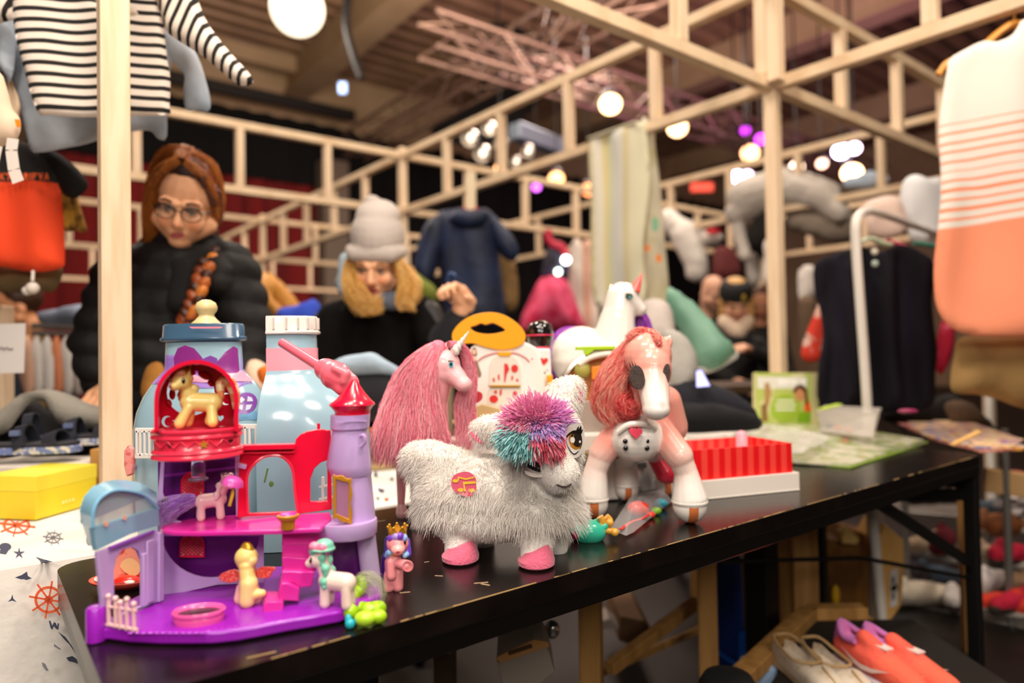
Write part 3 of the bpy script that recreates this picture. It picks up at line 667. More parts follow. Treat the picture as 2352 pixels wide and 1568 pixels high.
cc = cp(455, 1012, .055); k = cc.y/FPX; M = Matrix.Rotation(math.atan2(ca.y, ca.x), 3, 'Z')
mb = MB(); mb.lathe([(0, 28*k), (88*k, 28*k), (92*k, 31*k), (97*k, 28*k), (97*k, 22*k), (94*k, 19*k), (97*k, 16*k), (97*k, 11*k), (92*k, 8*k), (91*k, -14*k), (95*k, -17*k), (97*k, -21*k), (94*k, -25*k), (97*k, -29*k), (97*k, -34*k), (90*k, -37*k), (0, -37*k)], cc, M, 48, sy=.78); dr = mb.build('balcony_drum', CORAL, cs, 50)
mb = MB(); 
def ondrum(x, y, o=.001):
    u = (x-455)/93.0; u = max(-.99, min(.99, u)); return cc+ca*(u*93*k)-cb*(.78*92*k*math.sqrt(1-u*u)+o)+V((0, 0, -(y-1012)*k))
pts = [(372+i*14, 1002+(14 if i % 2 else 0)+3) for i in range(13)]
mb.tube([ondrum(*q) for q in pts], .0011, 6); mb.build('zigzag_relief', CORAL, dr)
mb = MB(); decal(mb, star(474, 1013, 11), lambda x, y: ondrum(x, y, .003), 5); mb.build('gold_star', GOLDP, dr, fix=False)
mb = MB(); [decal(mb, circ(x, 1012, 6, 5, 12), lambda a, b: ondrum(a, b, .0008), 5) for x in (406, 527)]; mb.build('drum_holes', mat('dark_hole', '#3a0510', .6), dr, fix=False)
# planter, pool, picket fence
c = G(662, 1214, fz); k = c.y/FPX; mb = MB(); mb.lathe([(15*k, 0), (17*k, 20*k), (22*k, 22*k), (25*k, 27*k), (25*k, 31*k), (22*k, 33*k), (0, 33*k)], c, seg=24); pt = mb.build('planter', GOLDP, cs, 40)
mb = MB(); mb.ell(c+V((0, 0, 33*k)), (20*k, 20*k, 5*k)); mb.build('planter_top', MAG, pt)
c = G(457, 1428, TZ+.015); k = c.y/FPX; M = Matrix.Rotation(R(8), 3, 'Z'); mb = MB(); mb.lathe([(52*k, 0), (54*k, 10*k), (55*k, 14*k), (53*k, 17*k), (57*k, 20*k), (58*k, 27*k), (55*k, 30*k), (50*k, 28*k), (46*k, 18*k), (0, 16*k)], c, M, 40, sy=.72); po = mb.build('pool', mat('hot_pink_plastic', '#f25ea8', .25, coat=.25), cs, 50)
mb = MB(); mb.lathe([(48*k, 21*k), (0, 21*k)], c, M, 40, sy=.70, caps=False); mb.build('pool_water', mat('glitter_dark', '#2c1c26', .25, noise_=(900, '#8d7a86', .55, .7)), po)
f0, f1 = G(248, 1440, TZ+.015), G(312, 1452, TZ+.015); fn_ = (f1-f0).normalized(); fn_ = V((fn_.y, -fn_.x, 0))
def fp(x, y): return PL(x, y, f0+fn_*.001, fn_)
for x, y0, y1 in ((250, 1366, 1436), (266, 1371, 1440), (277, 1380, 1443), (292, 1373, 1446), (308, 1384, 1449)):
    mb = MB(); mb.tube([fp(x-1, y0+6), fp(x, y1)], .0022, 8); mb.ell(fp(x-1, y0+3), .0032, None, 10, 8); mb.build('picket', PALEP, cs)
mb = MB(); mb.tube([fp(246, 1392), fp(313, 1402)], .0016, 8); mb.tube([fp(246, 1433), fp(315, 1446)], .0022, 8); mb.build('fence_rail', PALEP, cs)
# ================================================================= BABY-BOTTLE PLAYHOUSE in two halves
BL = mat('bottle_blue', '#a3c6d6', .2, coat=.35, trans=.15); BLN = mat('bottle_neck_clear', '#a9bcc6', .15, coat=.3, trans=.3); CAPB = mat('bottle_cap_blue', '#3c5a74', .25, coat=.3)
bh = thing('bottle_playhouse', P(470, 1240, 1.25), 'pale blue bottle shaped toy playhouse with a cream dummy on its lid, behind the castle', 'toy')
bd_, bx_ = 1.25, 470; bz = TZ+.001
bprof = [(1225, 150), (1120, 158), (1040, 161), (985, 160), (945, 153), (910, 138), (880, 118), (862, 100), (848, 89), (785, 86)]
bc = P(bx_, 1000, bd_); bk_ = bd_/FPX; sy_ = .42
def bz_(y): return P(bx_, y, bd_).z
mb = MB(); mb.lathe([(150*bk_, bz)]+[(h*bk_, bz_(y)) for y, h in bprof], (bc.x, bc.y, 0), None, 48, sy=sy_); mb.build('bottle_body', BL, bh, 60)
ys = [y for y, h in bprof][::-1]; hs = [h for y, h in bprof][::-1]
def onb(px, py, o=.0012):
    h = float(np.interp(py, ys, hs)); p = P(px, py, bd_); u = max(-.985, min(.985, (px-bx_)/h)); return V((p.x, bd_-h*bk_*sy_*math.sqrt(1-u*u)-o, p.z))
mb = MB(); mb.lathe([(94*bk_, bz_(784)), (99*bk_, bz_(781)), (99*bk_, bz_(776)), (94*bk_, bz_(773)), (92*bk_, bz_(747)), (88*bk_, bz_(744)), (0, bz_(744))], (bc.x, bc.y, 0), None, 48, sy=sy_+.02); lid = mb.build('lid', CAPB, bh, 50)
mb = MB(); mb.lathe([(32*bk_, bz_(747)), (32*bk_, bz_(742)), (24*bk_, bz_(735)), (17*bk_, bz_(726)), (17*bk_, bz_(722)), (23*bk_, bz_(713)), (24*bk_, bz_(705)), (20*bk_, bz_(695)), (10*bk_, bz_(689)), (0, bz_(688))], (P(474, 720, bd_).x, bc.y, 0), None, 28)
mb.build('dummy_teat', mat('cream_plastic', '#d9c48c', .35, coat=.15), bh, 50)
mb = MB(); decal(mb, [(434, 750), (512, 750), (506, 754), (440, 754)], lambda x, y: P(x, y, bd_-.050), 8); mb.build('lid_stripe', PINKP, lid, fix=False)
def prints(nm, m, outs, par, fn, h=8):
    mb = MB(); [decal(mb, o, fn, h, 0) for o in outs]; return mb.build(nm, m, par, fix=False)
PV = mat('violet_print', '#7d3f9e', .35, coat=.2); PV2 = mat('plum_print', '#8a2f86', .35)
prints('shoulder_band', mat('lavender_band', '#9a78c8', .3, coat=.2), [[(388, 812), (440, 812), (445, 850), (558, 850), (556, 800), (562, 850), (585, 880), (560, 890), (400, 886), (352, 882), (384, 850)]], bh, onb)
prints('bow_print', PV2, [[(418, 848), (414, 822), (424, 800), (443, 793), (464, 800), (480, 818), (488, 830), (480, 850), (450, 870)], [(512, 832), (530, 808), (545, 795), (552, 800), (556, 850), (550, 868), (520, 850)]], bh, lambda x, y: onb(x, y, .002))
prints('bow_knot', PV, [[(478, 826), (500, 816), (514, 822), (516, 842), (498, 852), (480, 846)]], bh, lambda x, y: onb(x, y, .003))
prints('cloud_sign', mat('pink_print', '#e79cb4', .35, coat=.2), [[(392, 876), (405, 868), (430, 856), (452, 853), (475, 862), (520, 852), (560, 850), (572, 862), (586, 872), (580, 876), (500, 876)]], bh, lambda x, y: onb(x, y, .0032))
prints('round_window', PV, [circ(579, 923, 22, 24, 20)], bh, lambda x, y: onb(x, y, .002))
prints('window_panes', mat('pale_window', '#c9cfe0', .3), [circ(572, 915, 7, 7, 4, 0, 360), [(566, 926), (576, 926), (576, 938), (568, 934)], [(582, 926), (593, 926), (590, 936), (582, 939)], [(583, 907), (591, 911), (594, 919), (583, 919)]], bh, lambda x, y: onb(x, y, .003))
prints('blue_puff', mat('blue_print', '#6fa3c8', .4), [[(552, 952), (560, 942), (580, 946), (600, 940), (612, 952), (600, 960), (560, 960)]], bh, lambda x, y: onb(x, y, .002))
prints('flower_print', PV, [circ(323, 1068, 12, 6, 10)], bh, lambda x, y: onb(x, y, .002))
for nm, xs, yt, yb in (('railing', [551, 564, 574, 588, 602, 614, 626], 979, 1026), ('railing', [315, 323, 333, 344, 356], 988, 1047)):
    mb = MB(); d0 = 1.155
    for x in xs: mb.bar(P(x, yt, d0), P(x, yb, d0), .005, .004, V((1, 0, 0)))
    for y in (yt, yb): mb.bar(P(xs[0]-4, y, d0), P(xs[-1]+4, y, d0), .005, .008)
    mb.build(nm, WHITEP, bh, 0, .0008)
hb = thing('bottle_playhouse_half', P(700, 1235, 1.22), 'pale blue bottle half with white ribbed cap and pink band, right of the other bottle', 'toy')
d2 = 1.22; k2 = d2/FPX; x2 = P(633, 1000, d2).x
def z2(y): return P(640, y, d2).z
hp = [(1170, 214), (1060, 217), (1000, 215), (960, 207), (930, 192), (900, 164), (878, 134), (862, 112), (848, 98), (770, 96)]
mb = MB(); mb.lathe([(205*k2, TZ+.001)]+[(h*k2, z2(y)) for y, h in hp]+[(0, z2(769))], (x2, d2, 0), None, 40, -PI/2, PI/2, sy=.55); mb.build('half_body', BL, hb, 60)
mb = MB(); mb.lathe([(100*k2, z2(863)+.004), (97.2*k2+.001, z2(848)), (97.2*k2+.001, z2(800))], (x2, d2, 0), None, 40, -PI/2, PI/2, sy=.56, caps=False); mb.build('pink_band', mat('band_pink', '#f2a3b4', .25, coat=.25), hb, 60)
mb = MB(); mb.lathe([(97*k2, z2(770)), (104*k2, z2(768)), (105*k2, z2(764)), (100*k2, z2(760)), (100*k2, z2(733)), (96*k2, z2(728)), (0, z2(727))], (x2, d2, 0), None, 40, -PI/2, PI/2, sy=.56)
for a in range(-80, 81, 16): r = 101*k2; mb.bar((x2+r*math.cos(R(a)), d2+r*.56*math.sin(R(a)), z2(758)), (x2+r*math.cos(R(a)), d2+r*.56*math.sin(R(a)), z2(732)), .003, .003)
mb.build('ribbed_cap', mat('cap_white', '#d8cfc8', .3, coat=.3), hb, 45)
mb = MB(); mb.slab([V((P(x, y, 1.10).x, 1.135, P(x, y, 1.10).z)) for x, y in ((588, 1065), (640, 1060), (640, 1140), (588, 1150))], (0, .002, 0)); mb.build('door_print', mat('grey_door', '#a7bdbc', .4), hb, 0)
mb = MB(); mb.ell((P(607, 1118, 1.10).x, 1.132, P(607, 1118, 1.10).z), (.009, .004, .012)); mb.tube([P(608, 1105, 1.128), P(615, 1075, 1.128)], .0016, 6); mb.build('green_spade', mat('olive_plastic', '#6f8a48', .4), hb)
mb = MB(); mb.bar(P(742, 1095, 1.10), P(742, 1152, 1.10), .006, .004, V((1, 0, 0))); mb.bar(P(733, 1118, 1.10), P(765, 1112, 1.10), .004, .003); mb.bar(P(733, 1146, 1.10), P(765, 1140, 1.10), .004, .003); mb.build('white_ladder', WHITEP, hb, 0)
sp = thing('toy_slide_lever', P(735, 845, 1.0), 'salmon pink plastic handle toy leaning between the blue bottle half and the red tower roof', 'toy')
mb = MB(); mb.tube([P(648, 787, 1.075), P(750, 851, 1.005)], [.0072, .0082], 14); mb.build('handle', mat('salmon_plastic', '#ef6d80', .3, coat=.2), sp)
blob('lever_head', [('c', P(748, 848, 1.005), P(775, 862, .99), .017, .02, '#ef6d80'), ('c', P(768, 862, .99), P(800, 880, .985), .021, .016, '#ef6d80'), ('c', P(755, 872, .985), P(785, 893, .98), .008, .01, '#ee6579'), ('c', P(770, 846, .972), P(795, 858, .97), .006, .007, '#f07f8e'), ('c', P(795, 858, .97), P(790, 875, .97), .007, .006, '#f07f8e')], .0022, VC_PLASTIC, sp, 3)
mb = MB(); mb.slab([P(x, y, 1.16) for x, y in ((284, 1035), (293, 1022), (303, 1030), (306, 1060), (303, 1090), (290, 1095), (284, 1070))], (0, .01, 0)); mb.build('toy_shutter', mat('salmon_shutter', '#f29a92', .35, noise_=(90, '#e0645e', .5, .6)), None, 40, .002, ('small pink printed plastic shutter at the foot of the nearest timber post', 'toy part'))

mb = MB(); decal(mb, [(369, 1150), (374, 1142), (382, 1140), (388, 1148), (393, 1168), (380, 1172), (370, 1178)], lambda x, y: cp(x, y, .094), 5); pr0 = mb.build('window_print', mat('grey_window_print', '#a3a78e', .5), cs, fix=False)
mb = MB()
for x in (373, 379, 385): mb.bar(cp(x, 1146, .0925), cp(x+2, 1172, .0925), .0008, .0006, cb)
for y in (1150, 1160, 1168): mb.bar(cp(369, y+2, .0925), cp(391, y-3, .0925), .0008, .0006, cb)
mb.build('print_lines', mat('print_line', '#3a3430', .6), pr0, 0)
# ================================================================= SMALL TOY PONIES
EYE_D = mat('eye_dark', '#0c0a0c', .15, coat=.5); EYE_W = mat('eye_white', '#f2efe8', .2, coat=.4); GOLD = mat('gold_paint', '#d3a02e', .3, metal=.5)
def crown(mb, c, r, h, n=7, M=None):
    M = M or Matrix.Identity(3)
    k = 28; vs = []
    for j, (rr, f) in enumerate(((1, 0), (1.12, 1))):
        for i in range(k):
            a = 2*PI*i/k; z = h*(.45+.55*abs(math.cos(a*n/2))) if j else 0
            vs.append(V(c)+M @ V((rr*r*math.cos(a), rr*r*math.sin(a), z)))
    mb.add(vs+[v*1 for v in vs], [(i, (i+1) % k, k+(i+1) % k, k+i) for i in range(k)])
    for i in range(n): a = 2*PI*i/n; mb.ell(V(c)+M @ V((1.12*r*math.cos(a), 1.12*r*math.sin(a), h)), r*.16, None, 8, 6)
    mb.lathe([(r*1.0, -h*.08), (r*1.08, h*.05), (r*1.0, h*.18)], c, M, 24, caps=False); return mb
def pony(lab, loc, head, h, body, mane, tail, name='toy_pony', look=0, horn=None, cr=None, legs=None, vox=.0014, mane_n=7, tailpath=None, ears=True, up=0, hoof=None, crcol=None):
    loc = V(loc); Rz = Matrix.Rotation(R(head), 3, 'Z'); Rl = Matrix.Rotation(R(look), 3, 'Z')
    def W(p): p = V(p); return tuple(loc+Rz @ (p*h))
    def H(p): p = V(p); nk = V((.20, 0, .55)); return W(nk+Rl @ (p-nk))
    t = thing(name, loc, lab, 'toy pony', 'small toy ponies')
    pr = [('c', W((-.2, 0, .42)), W((.16, 0, .44)), .175*h, .165*h, body), ('c', W((.15, 0, .48)), H((.26, 0, .72)), .135*h, .11*h, body), ('e', H((.33, 0, .80)), (.175*h, .155*h, .15*h), Rz @ Rl, body), ('e', H((.47, 0, .735)), (.10*h, .10*h, .085*h), Rz @ Rl, body)]
    lg = legs or [((.17, .09, .36), (.17, .09, .07)), ((.17, -.09, .36), (.19, -.09, .07)), ((-.24, .09, .36), (-.25, .09, .07)), ((-.22, -.09, .36), (-.22, -.09, .07))]
    for a, b in lg: pr.append(('c', W(a), W(b), .085*h, .095*h, body)); 
    if ears:
        for s in (-1, 1): pr.append(('c', H((.27, .09*s, .90)), H((.25, .115*s, 1.03)), .045*h, .015*h, body))
    pts = [] if not hoof else [(W((b[0], b[1], b[2]-.03)), .085*h, hoof) for a, b in lg]
    blob('body', pr, vox, VC_PLASTIC, t, 3, pts+[(H((.565, 0, .715)), .03*h, '#d05a6a')])
    for s in (-1, 1):
        mb = MB(); c = H((.415, .125*s, .82)); mb.ell(c, (.03*h, .03*h, .055*h), Rz @ Rl, 12, 8); e = mb.build('eye', EYE_D, t)
        mb = MB(); mb.ell(V(H((.435, .142*s, .845))), .014*h, None, 8, 6); mb.build('eye_glint', EYE_W, e)
    if mane:
        pr = []
        for i in range(mane_n):
            f = i/(mane_n-1); p = V((.40-.20*math.sin(f*2.2), .0, .955-.5*f**1.4)); q = V((-.06*f, (-.13 if i % 2 else .10)*(.4+f), 0))
            pr.append(('e', H(p+q), (.085*h, .075*h, .085*h), None, mane[i % len(mane)])); pr.append(('c', H(p), H(p+q*1.2+V((0, 0, -.08))), .065*h, .05*h, mane[i % len(mane)]))
        blob('mane', pr, vox, VC_PLASTIC, t, 2)
    tp = tailpath or [(-.36, 0, .48), (-.5, 0, .5), (-.58, 0, .35), (-.55, 0, .15)]
    if tail:
        L = smoothline([V(p) for p in tp], 4); n = len(L)
        pr = [('c', W(L[i]), W(L[i+1]), h*(.05+.05*math.sin(PI*i/n)), h*(.05+.05*math.sin(PI*(i+1)/n)), tail[(i//2) % len(tail)]) for i in range(n-1)]
        blob('tail', pr, vox, VC_PLASTIC, t, 2)
    if cr:
        mb = MB(); crown(mb, H((.27, 0, .94)), .085*h*cr, .12*h*cr, 7, Rz); mb.build('crown', crcol or GOLD, t, 60)
    if horn:
        mb = MB(); mb.tube([H((.38, 0, .92)), H((.52, 0, 1.16))], [.03*h, .004*h], 10); mb.build('horn', horn, t)
    return t, W, H
# yellow pony lying in the red dome
dt = cc.z+31*k*0+28*(cc.y/FPX)
p0 = cp(462, 985, .045); kk = p0.y/FPX
t, W, H = pony('yellow toy pony with gold crown and orange swirled tail inside the red dome', (p0.x-.002, p0.y+.002, cc.z+31*kk+.0008), 196, .073, '#f9df88', ['#f6b48a', '#f6dc8a', '#f2c070'], ['#f0945c', '#f8e0a8'], look=55, cr=1.15,
     legs=[((.16, .1, .36), (.30, .13, .09)), ((.16, -.1, .36), (.22, -.12, .09)), ((-.2, .1, .34), (-.22, .14, .09)), ((-.2, -.1, .34), (-.14, -.16, .09))], tailpath=[(-.34, -.05, .5), (-.32, -.12, .74), (-.44, -.16, .78), (-.54, -.18, .58), (-.56, -.2, .3)])
mb = MB(); mb.ell(H((.40, 0, 1.0)), .0035); mb.build('red_jewel', mat('ruby', '#a0102c', .1, coat=.5), t)
# pale pink pony with umbrella on the middle floor
p0 = G(487, 1192, fz)
t, W, H = pony('pale pink toy pony with clear crown and purple tail on the magenta middle floor', (p0.x, p0.y, fz+.0004), 20, .058, '#efc0c4', ['#eab9c8', '#f0cbd0'], None, cr=.8, crcol=CLEARP, hoof='#f2cfc8', look=-15)
lp = lock_paths([W((-.33, 0, .48)), W((-.62, 0, .42)), W((-.9, .05, .3)), W((-1.1, .05, .12))], [.02*.3, .012, .016, .02], 420, 12, .003, 14)
strands('tail', lp, .00028, mixcols(420, ['#b060e0', '#d09af4', '#c070ec', '#ecd0fa']), VC_HAIR, t)
um = thing('toy_umbrella', p0+V((.035, -.004, .03)), 'tiny pink toy umbrella with a gold handle beside the pale pink pony', 'toy')
c = cp(536, 1104, .03); mb = MB(); mb.lathe([(.0135, -.005), (.012, .001), (.007, .005), (0, .0062)], c, Matrix.Rotation(R(18), 3, 'Y'), 16); mb.build('canopy', mat('umbrella_pink', '#cf4ba6', .3, coat=.2), um)
mb = MB(); mb.tube([cp(536, 1112, .028), cp(534, 1135, .022), cp(527, 1162, .018)], [.001, .0022, .0018], 8); mb.build('handle', GOLD, um)
# golden winged princess figure seen from behind on the purple base
p0 = G(573, 1383, TZ+.0162); k_ = p0.y/FPX
def fpx(x, y, o=0): q = P(x, y, p0.y+o); return tuple(q)
t = thing('winged_toy_figure', p0, 'golden long haired toy figure with red glitter wings on the purple castle base', 'toy figure', 'small toy ponies')
blob('body', [('c', fpx(570, 1300), fpx(570, 1345), .009, .012, '#f0b8a8'), ('c', fpx(556, 1350), fpx(552, 1374), .007, .008, '#f0b8a8'), ('c', fpx(580, 1350), fpx(588, 1374), .008, .008, '#f0b8a8'), ('e', fpx(568, 1290, -.004), (.012, .011, .012), None, '#f0b8a8')], .0013, VC_PLASTIC, t, 3)
blob('hair', [('e', fpx(566, 1280, -.002), (.0145, .013, .014), None, '#efcc7c'), ('e', fpx(558, 1293, -.006), .0075, None, '#e6bc66'), ('e', fpx(578, 1287, -.006), .0075, None, '#f2d48c'), ('e', fpx(566, 1300, -.008), .009, None, '#efcc7c'), ('c', fpx(566, 1305, -.008), fpx(572, 1345, -.012), .009, .010, '#f0d084'), ('c', fpx(572, 1340, -.012), fpx(568, 1378, -.014), .011, .010, '#f2d48c'), ('c', fpx(570, 1366, -.014), fpx(602, 1362, -.012), .009, .005, '#efcc7c'), ('e', fpx(560, 1310, -.009), .006, None, '#e4b85e'), ('e', fpx(574, 1312, -.009), .006, None, '#e4b85e')], .0012, VC_PLASTIC, t, 2)
mb = MB(); mb.loft([[V(fpx(567+r*math.cos(a), y-(r*math.cos(a)**2*.0), r*.0005*math.sin(a))) for a in [2*PI*i/16 for i in range(16)]] for y, r in ((1268, 17), (1262, 18), (1250, 12), (1244, 6))]); mb.build('crown', GOLD, t, 50)
GLIT = mat('glitter_coral', '#ee4a44', .2, coat=.4, trans=.3, noise_=(700, '#ffb0a0', .55, .62))
for pts in ([(552, 1318), (540, 1308), (520, 1312), (503, 1322), (508, 1334), (530, 1338), (550, 1332)], [(584, 1312), (596, 1304), (612, 1302), (633, 1304), (624, 1316), (618, 1326), (600, 1328), (584, 1322)]):
    mb = MB(); mb.slab([V(fpx(x, y, -.002)) for x, y in smoothline([V((a, b, 0)) for a, b in pts], 3, True) for x, y in [(x, y)]] if False else [V(fpx(q.x, q.y, -.002)) for q in smoothline([V((a, b, 0)) for a, b in pts], 3, True)], (0, .003, 0)); mb.build('wing', GLIT, t, 40, .0008)
# mint haired pony with lime tail at the castle's right front corner
p0 = G(765, 1392, TZ+.0162)
t, W, H = pony('white toy pony with mint hair, pink bow and lime green tail', (p0.x+.004, p0.y, TZ+.0162), 165, .070, '#f3d6cc', ['#79c6ae', '#8fd4bd'], None, look=10, hoof='#f3cfcf')
blob('bow', [('e', H((.22, .10, 1.03)), (.0075, .006, .0065), None, '#ee7fa0'), ('e', H((.36, .08, 1.05)), (.0075, .006, .006), None, '#f08fac'), ('e', H((.29, .12, 1.0)), .004, None, '#e8668c')], .0012, VC_PLASTIC, t, 2)
blob('hat', [('e', H((.22, 0, 1.04)), (.012, .011, .009), None, '#79c6ae'), ('e', H((.25, 0, .99)), (.016, .014, .004), None, '#8fd4bd')], .0012, VC_PLASTIC, t, 2)
def tl(pts): return [V(P(x, y, d)) for x, y, d in pts]
LIME = ['#a8d61e', '#b8e236', '#8fbf14']
L = smoothline(tl([(800, 1375, .90), (812, 1340, .89), (828, 1332, .885), (830, 1350, .88), (812, 1368, .875), (795, 1385, .87), (797, 1412, .865), (820, 1420, .86), (845, 1415, .855), (870, 1408, .86)]), 5); n = len(L)
z0 = TZ+.006
for q in L: q.z = max(q.z, z0)
blob('tail', [('c', tuple(L[i]), tuple(L[i+1]), .004+.006*min(1, i/(n*.6)), .004+.006*min(1, (i+1)/(n*.6)), LIME[i % 3]) for i in range(n-1)]+[('e', tuple(G(868, 1415, TZ+.009)), (.011, .009, .0085), None, '#a8d61e'), ('e', tuple(G(838, 1420, TZ+.010)), (.013, .009, .009), None, '#b8e236'), ('e', tuple(G(806, 1405, TZ+.012)), (.009, .008, .010), None, '#a0cc1a')], .0013, VC_PLASTIC, t, 2, [(tuple(G(806, 1432, TZ+.006)), .007, '#2fb6c4')])
lp = lock_paths(tl([(815, 1335, .89), (840, 1330, .88), (862, 1350, .88), (866, 1400, .87)]), [.003, .012, .016, .012], 160, 12, .003, 9); strands('tail_wisps', lp, .00014, mixcols(160, ['#c8c8a8', '#9cae5a', '#d9d4c0']), VC_HAIR, t)
mb = MB(); mb.ell(G(804, 1432, TZ+.006), (.006, .005, .006)); mb.ell(G(800, 1422, TZ+.010), (.004, .004, .006)); mb.build('tail_band', mat('turquoise', '#28b4c4', .3, coat=.2), t)
# pink standing pony right of the castle
p0 = G(905, 1355, TZ+.0002); k_ = p0.y/FPX
def q_(x, y, o=0): return tuple(P(x, y, p0.y+o))
t = thing('toy_pony', p0, 'upright pink toy pony with gold crown and purple hair right of the castle', 'toy pony', 'small toy ponies')
BP = '#f0959a'
blob('body', [('c', q_(905, 1262), q_(906, 1290), .007, .0095, BP), ('c', q_(903, 1290, .004), q_(902, 1330, .004), .012, .011, BP), ('c', q_(892, 1320), q_(892, 1350), .0065, .0075, BP), ('c', q_(916, 1315), q_(914, 1347), .0065, .0075, BP), ('c', q_(912, 1292, -.006), q_(934, 1298, -.014), .006, .0075, BP), ('c', q_(897, 1290, -.006), q_(899, 1322, -.008), .0055, .0065, BP),
  ('e', q_(913, 1248, -.002), (.0155, .0135, .0145), None, BP), ('e', q_(914, 1262, -.012), (.0095, .009, .0075), None, '#f3a8a4')], .0012, VC_PLASTIC, t, 3, [(q_(914, 1268, -.020), (.003, .004, .0018), '#d2364a')])
mb = MB(); c = V(q_(937, 1299, -.0195)); mb.lathe([(.0075, 0), (.0075, .002), (.006, .002), (.006, .0005), (0, .0005)], c, Matrix.Rotation(R(90), 3, 'X'), 16); mb.build('hoof_socket', mat('hoof_pink', '#e58a90', .4), t)
for s, (x, y) in enumerate(((896, 1245), (929, 1246))):
    mb = MB(); mb.ell(q_(x, y, -.0095), (.0022, .002, .0042), None, 10, 8); mb.build('eye', EYE_D, t)
blob('hair', [('e', q_(900, 1235, -.006), (.006, .007, .006), None, '#7a3ec0'), ('e', q_(910, 1231, -.010), (.0055, .005, .006), None, '#b59ae8'), ('e', q_(919, 1231, -.010), (.005, .005, .006), None, '#7a3ec0'), ('e', q_(928, 1235, -.006), (.005, .006, .006), None, '#9ab8f0'), ('c', q_(893, 1240, .004), q_(889, 1275, .002), .006, .005, '#4a2c90'), ('c', q_(889, 1275, 0), q_(896, 1268, -.006), .004, .005, '#8fc0f0'), ('c', q_(934, 1242, .004), q_(937, 1272, 0), .005, .005, '#6a3ec0'), ('c', q_(937, 1270, 0), q_(930, 1275, -.006), .004, .004, '#8fc0f0'), ('c', q_(889, 1280, .008), q_(889, 1350, .01), .008, .009, '#3c1a78')], .0012, VC_PLASTIC, t, 2)
mb = MB(); crown(mb, q_(913, 1229), .012, .013, 7); mb.build('crown', GOLD, t, 60)
mb = MB(); mb.lathe([(.0085, -.001), (.0098, .001), (.0085, .003)], q_(908, 1271, -.001), None, 20, caps=False); mb.build('collar', GOLD, t)
# teal and magenta pony lying on its side near the plush
p0 = G(1345, 1240, TZ); d0 = p0.y
def q_(x, y, o=0): p = P(x, y, d0+o); p.z = max(p.z, TZ+.012); return tuple(p)
t = thing('toy_pony', V((p0.x, p0.y, TZ)), 'teal and magenta toy pony with yellow hooves lying on its side', 'toy pony', 'small toy ponies')
TE, MG = '#35b89a', '#b83a68'
blob('body', [('e', q_(1352, 1222), (.030, .024, .022), None, TE), ('e', q_(1335, 1212, .01), (.020, .02, .018), None, '#d98aa8'), ('e', q_(1330, 1228), (.016, .018, .014), None, MG), ('c', q_(1320, 1215), q_(1302, 1208), .011, .012, TE), ('c', q_(1365, 1205, .01), q_(1380, 1198, .01), .009, .008, TE), ('c', q_(1372, 1215), q_(1388, 1208), .009, .008, TE), ('c', q_(1318, 1205, .015), q_(1330, 1192, .015), .008, .008, TE), ('e', q_(1368, 1236, -.01), (.012, .01, .010), None, MG)], .0018, VC_PLASTIC, t, 3, [(q_(1345, 1200, .01), .012, '#f0c0c8')])
YH = mat('yellow_hoof', '#d9a040', .3, coat=.2)
for a, b in (((1378, 1186, .0), (1382, 1206, 0)), ((1392, 1186, .005), (1400, 1200, .0)), ((1388, 1216, 0), (1412, 1222, -.005)), ((1325, 1184, .01), (1330, 1194, .01))):
    mb = MB(); mb.tube(smoothline([q_(*a), q_((a[0]+b[0])/2+3, (a[1]+b[1])/2, a[2]), q_(*b)], 4), [.0065]*8+[.007], 10); mb.ell(q_(*b), .0072); mb.build('hoof', YH, t)
# ================================================================= WHITE PLUSH
pd = 1.07
lm = thing('plush_llama', V((.0, 1.06, TZ)), 'fluffy white plush animal with rainbow pompom hair and pink hooves at the table front', 'plush toy')
WF = '#f6f1ea'
def q(x, y, d): return tuple(P(x, y, d))
prims = [('c', q(1042, 1130, 1.13), q(1235, 1150, 1.085), .062, .066, WF), ('e', q(1054, 1165, 1.12), (.056, .055, .052), None, WF), ('e', q(956, 1048, 1.14), (.021, .022, .025), None, WF), ('c', q(966, 1055, 1.14), q(1010, 1095, 1.13), .028, .042, WF), ('c', q(985, 1050, 1.13), q(1060, 1080, 1.12), .028, .03, WF),
 ('c', q(1240, 1120, 1.08), q(1245, 1000, 1.075), .056, .056, WF), ('e', q(1242, 1005, 1.07), (.062, .06, .066), None, WF), ('e', q(1285, 1085, 1.02), (.030, .034, .030), None, WF), ('e', q(1262, 1060, 1.03), (.036, .035, .034), None, WF),
 ('c', q(1170, 985, 1.10), q(1105, 985, 1.11), .03, .016, WF), ('c', q(1280, 945, 1.10), q(1312, 890, 1.11), .03, .02, WF), ('e', q(1296, 905, 1.105), (.028, .016, .026), None, WF), ('e', q(1125, 985, 1.105), (.028, .016, .022), None, WF),
 ('c', q(1060, 1215, 1.095), q(1058, 1275, 1.075), .028, .026, WF), ('c', q(1232, 1215, 1.06), q(1232, 1280, 1.045), .028, .026, WF), ('c', q(1278, 1210, 1.12), q(1278, 1255, 1.115), .02, .02, WF), ('c', q(1108, 1200, 1.16), q(1110, 1245, 1.16), .02, .02, WF),
 ('e', q(1130, 1195, 1.09), (.075, .05, .03), None, WF)]
body = blob('body', prims, .004, VC_MATTE, lm, 4)
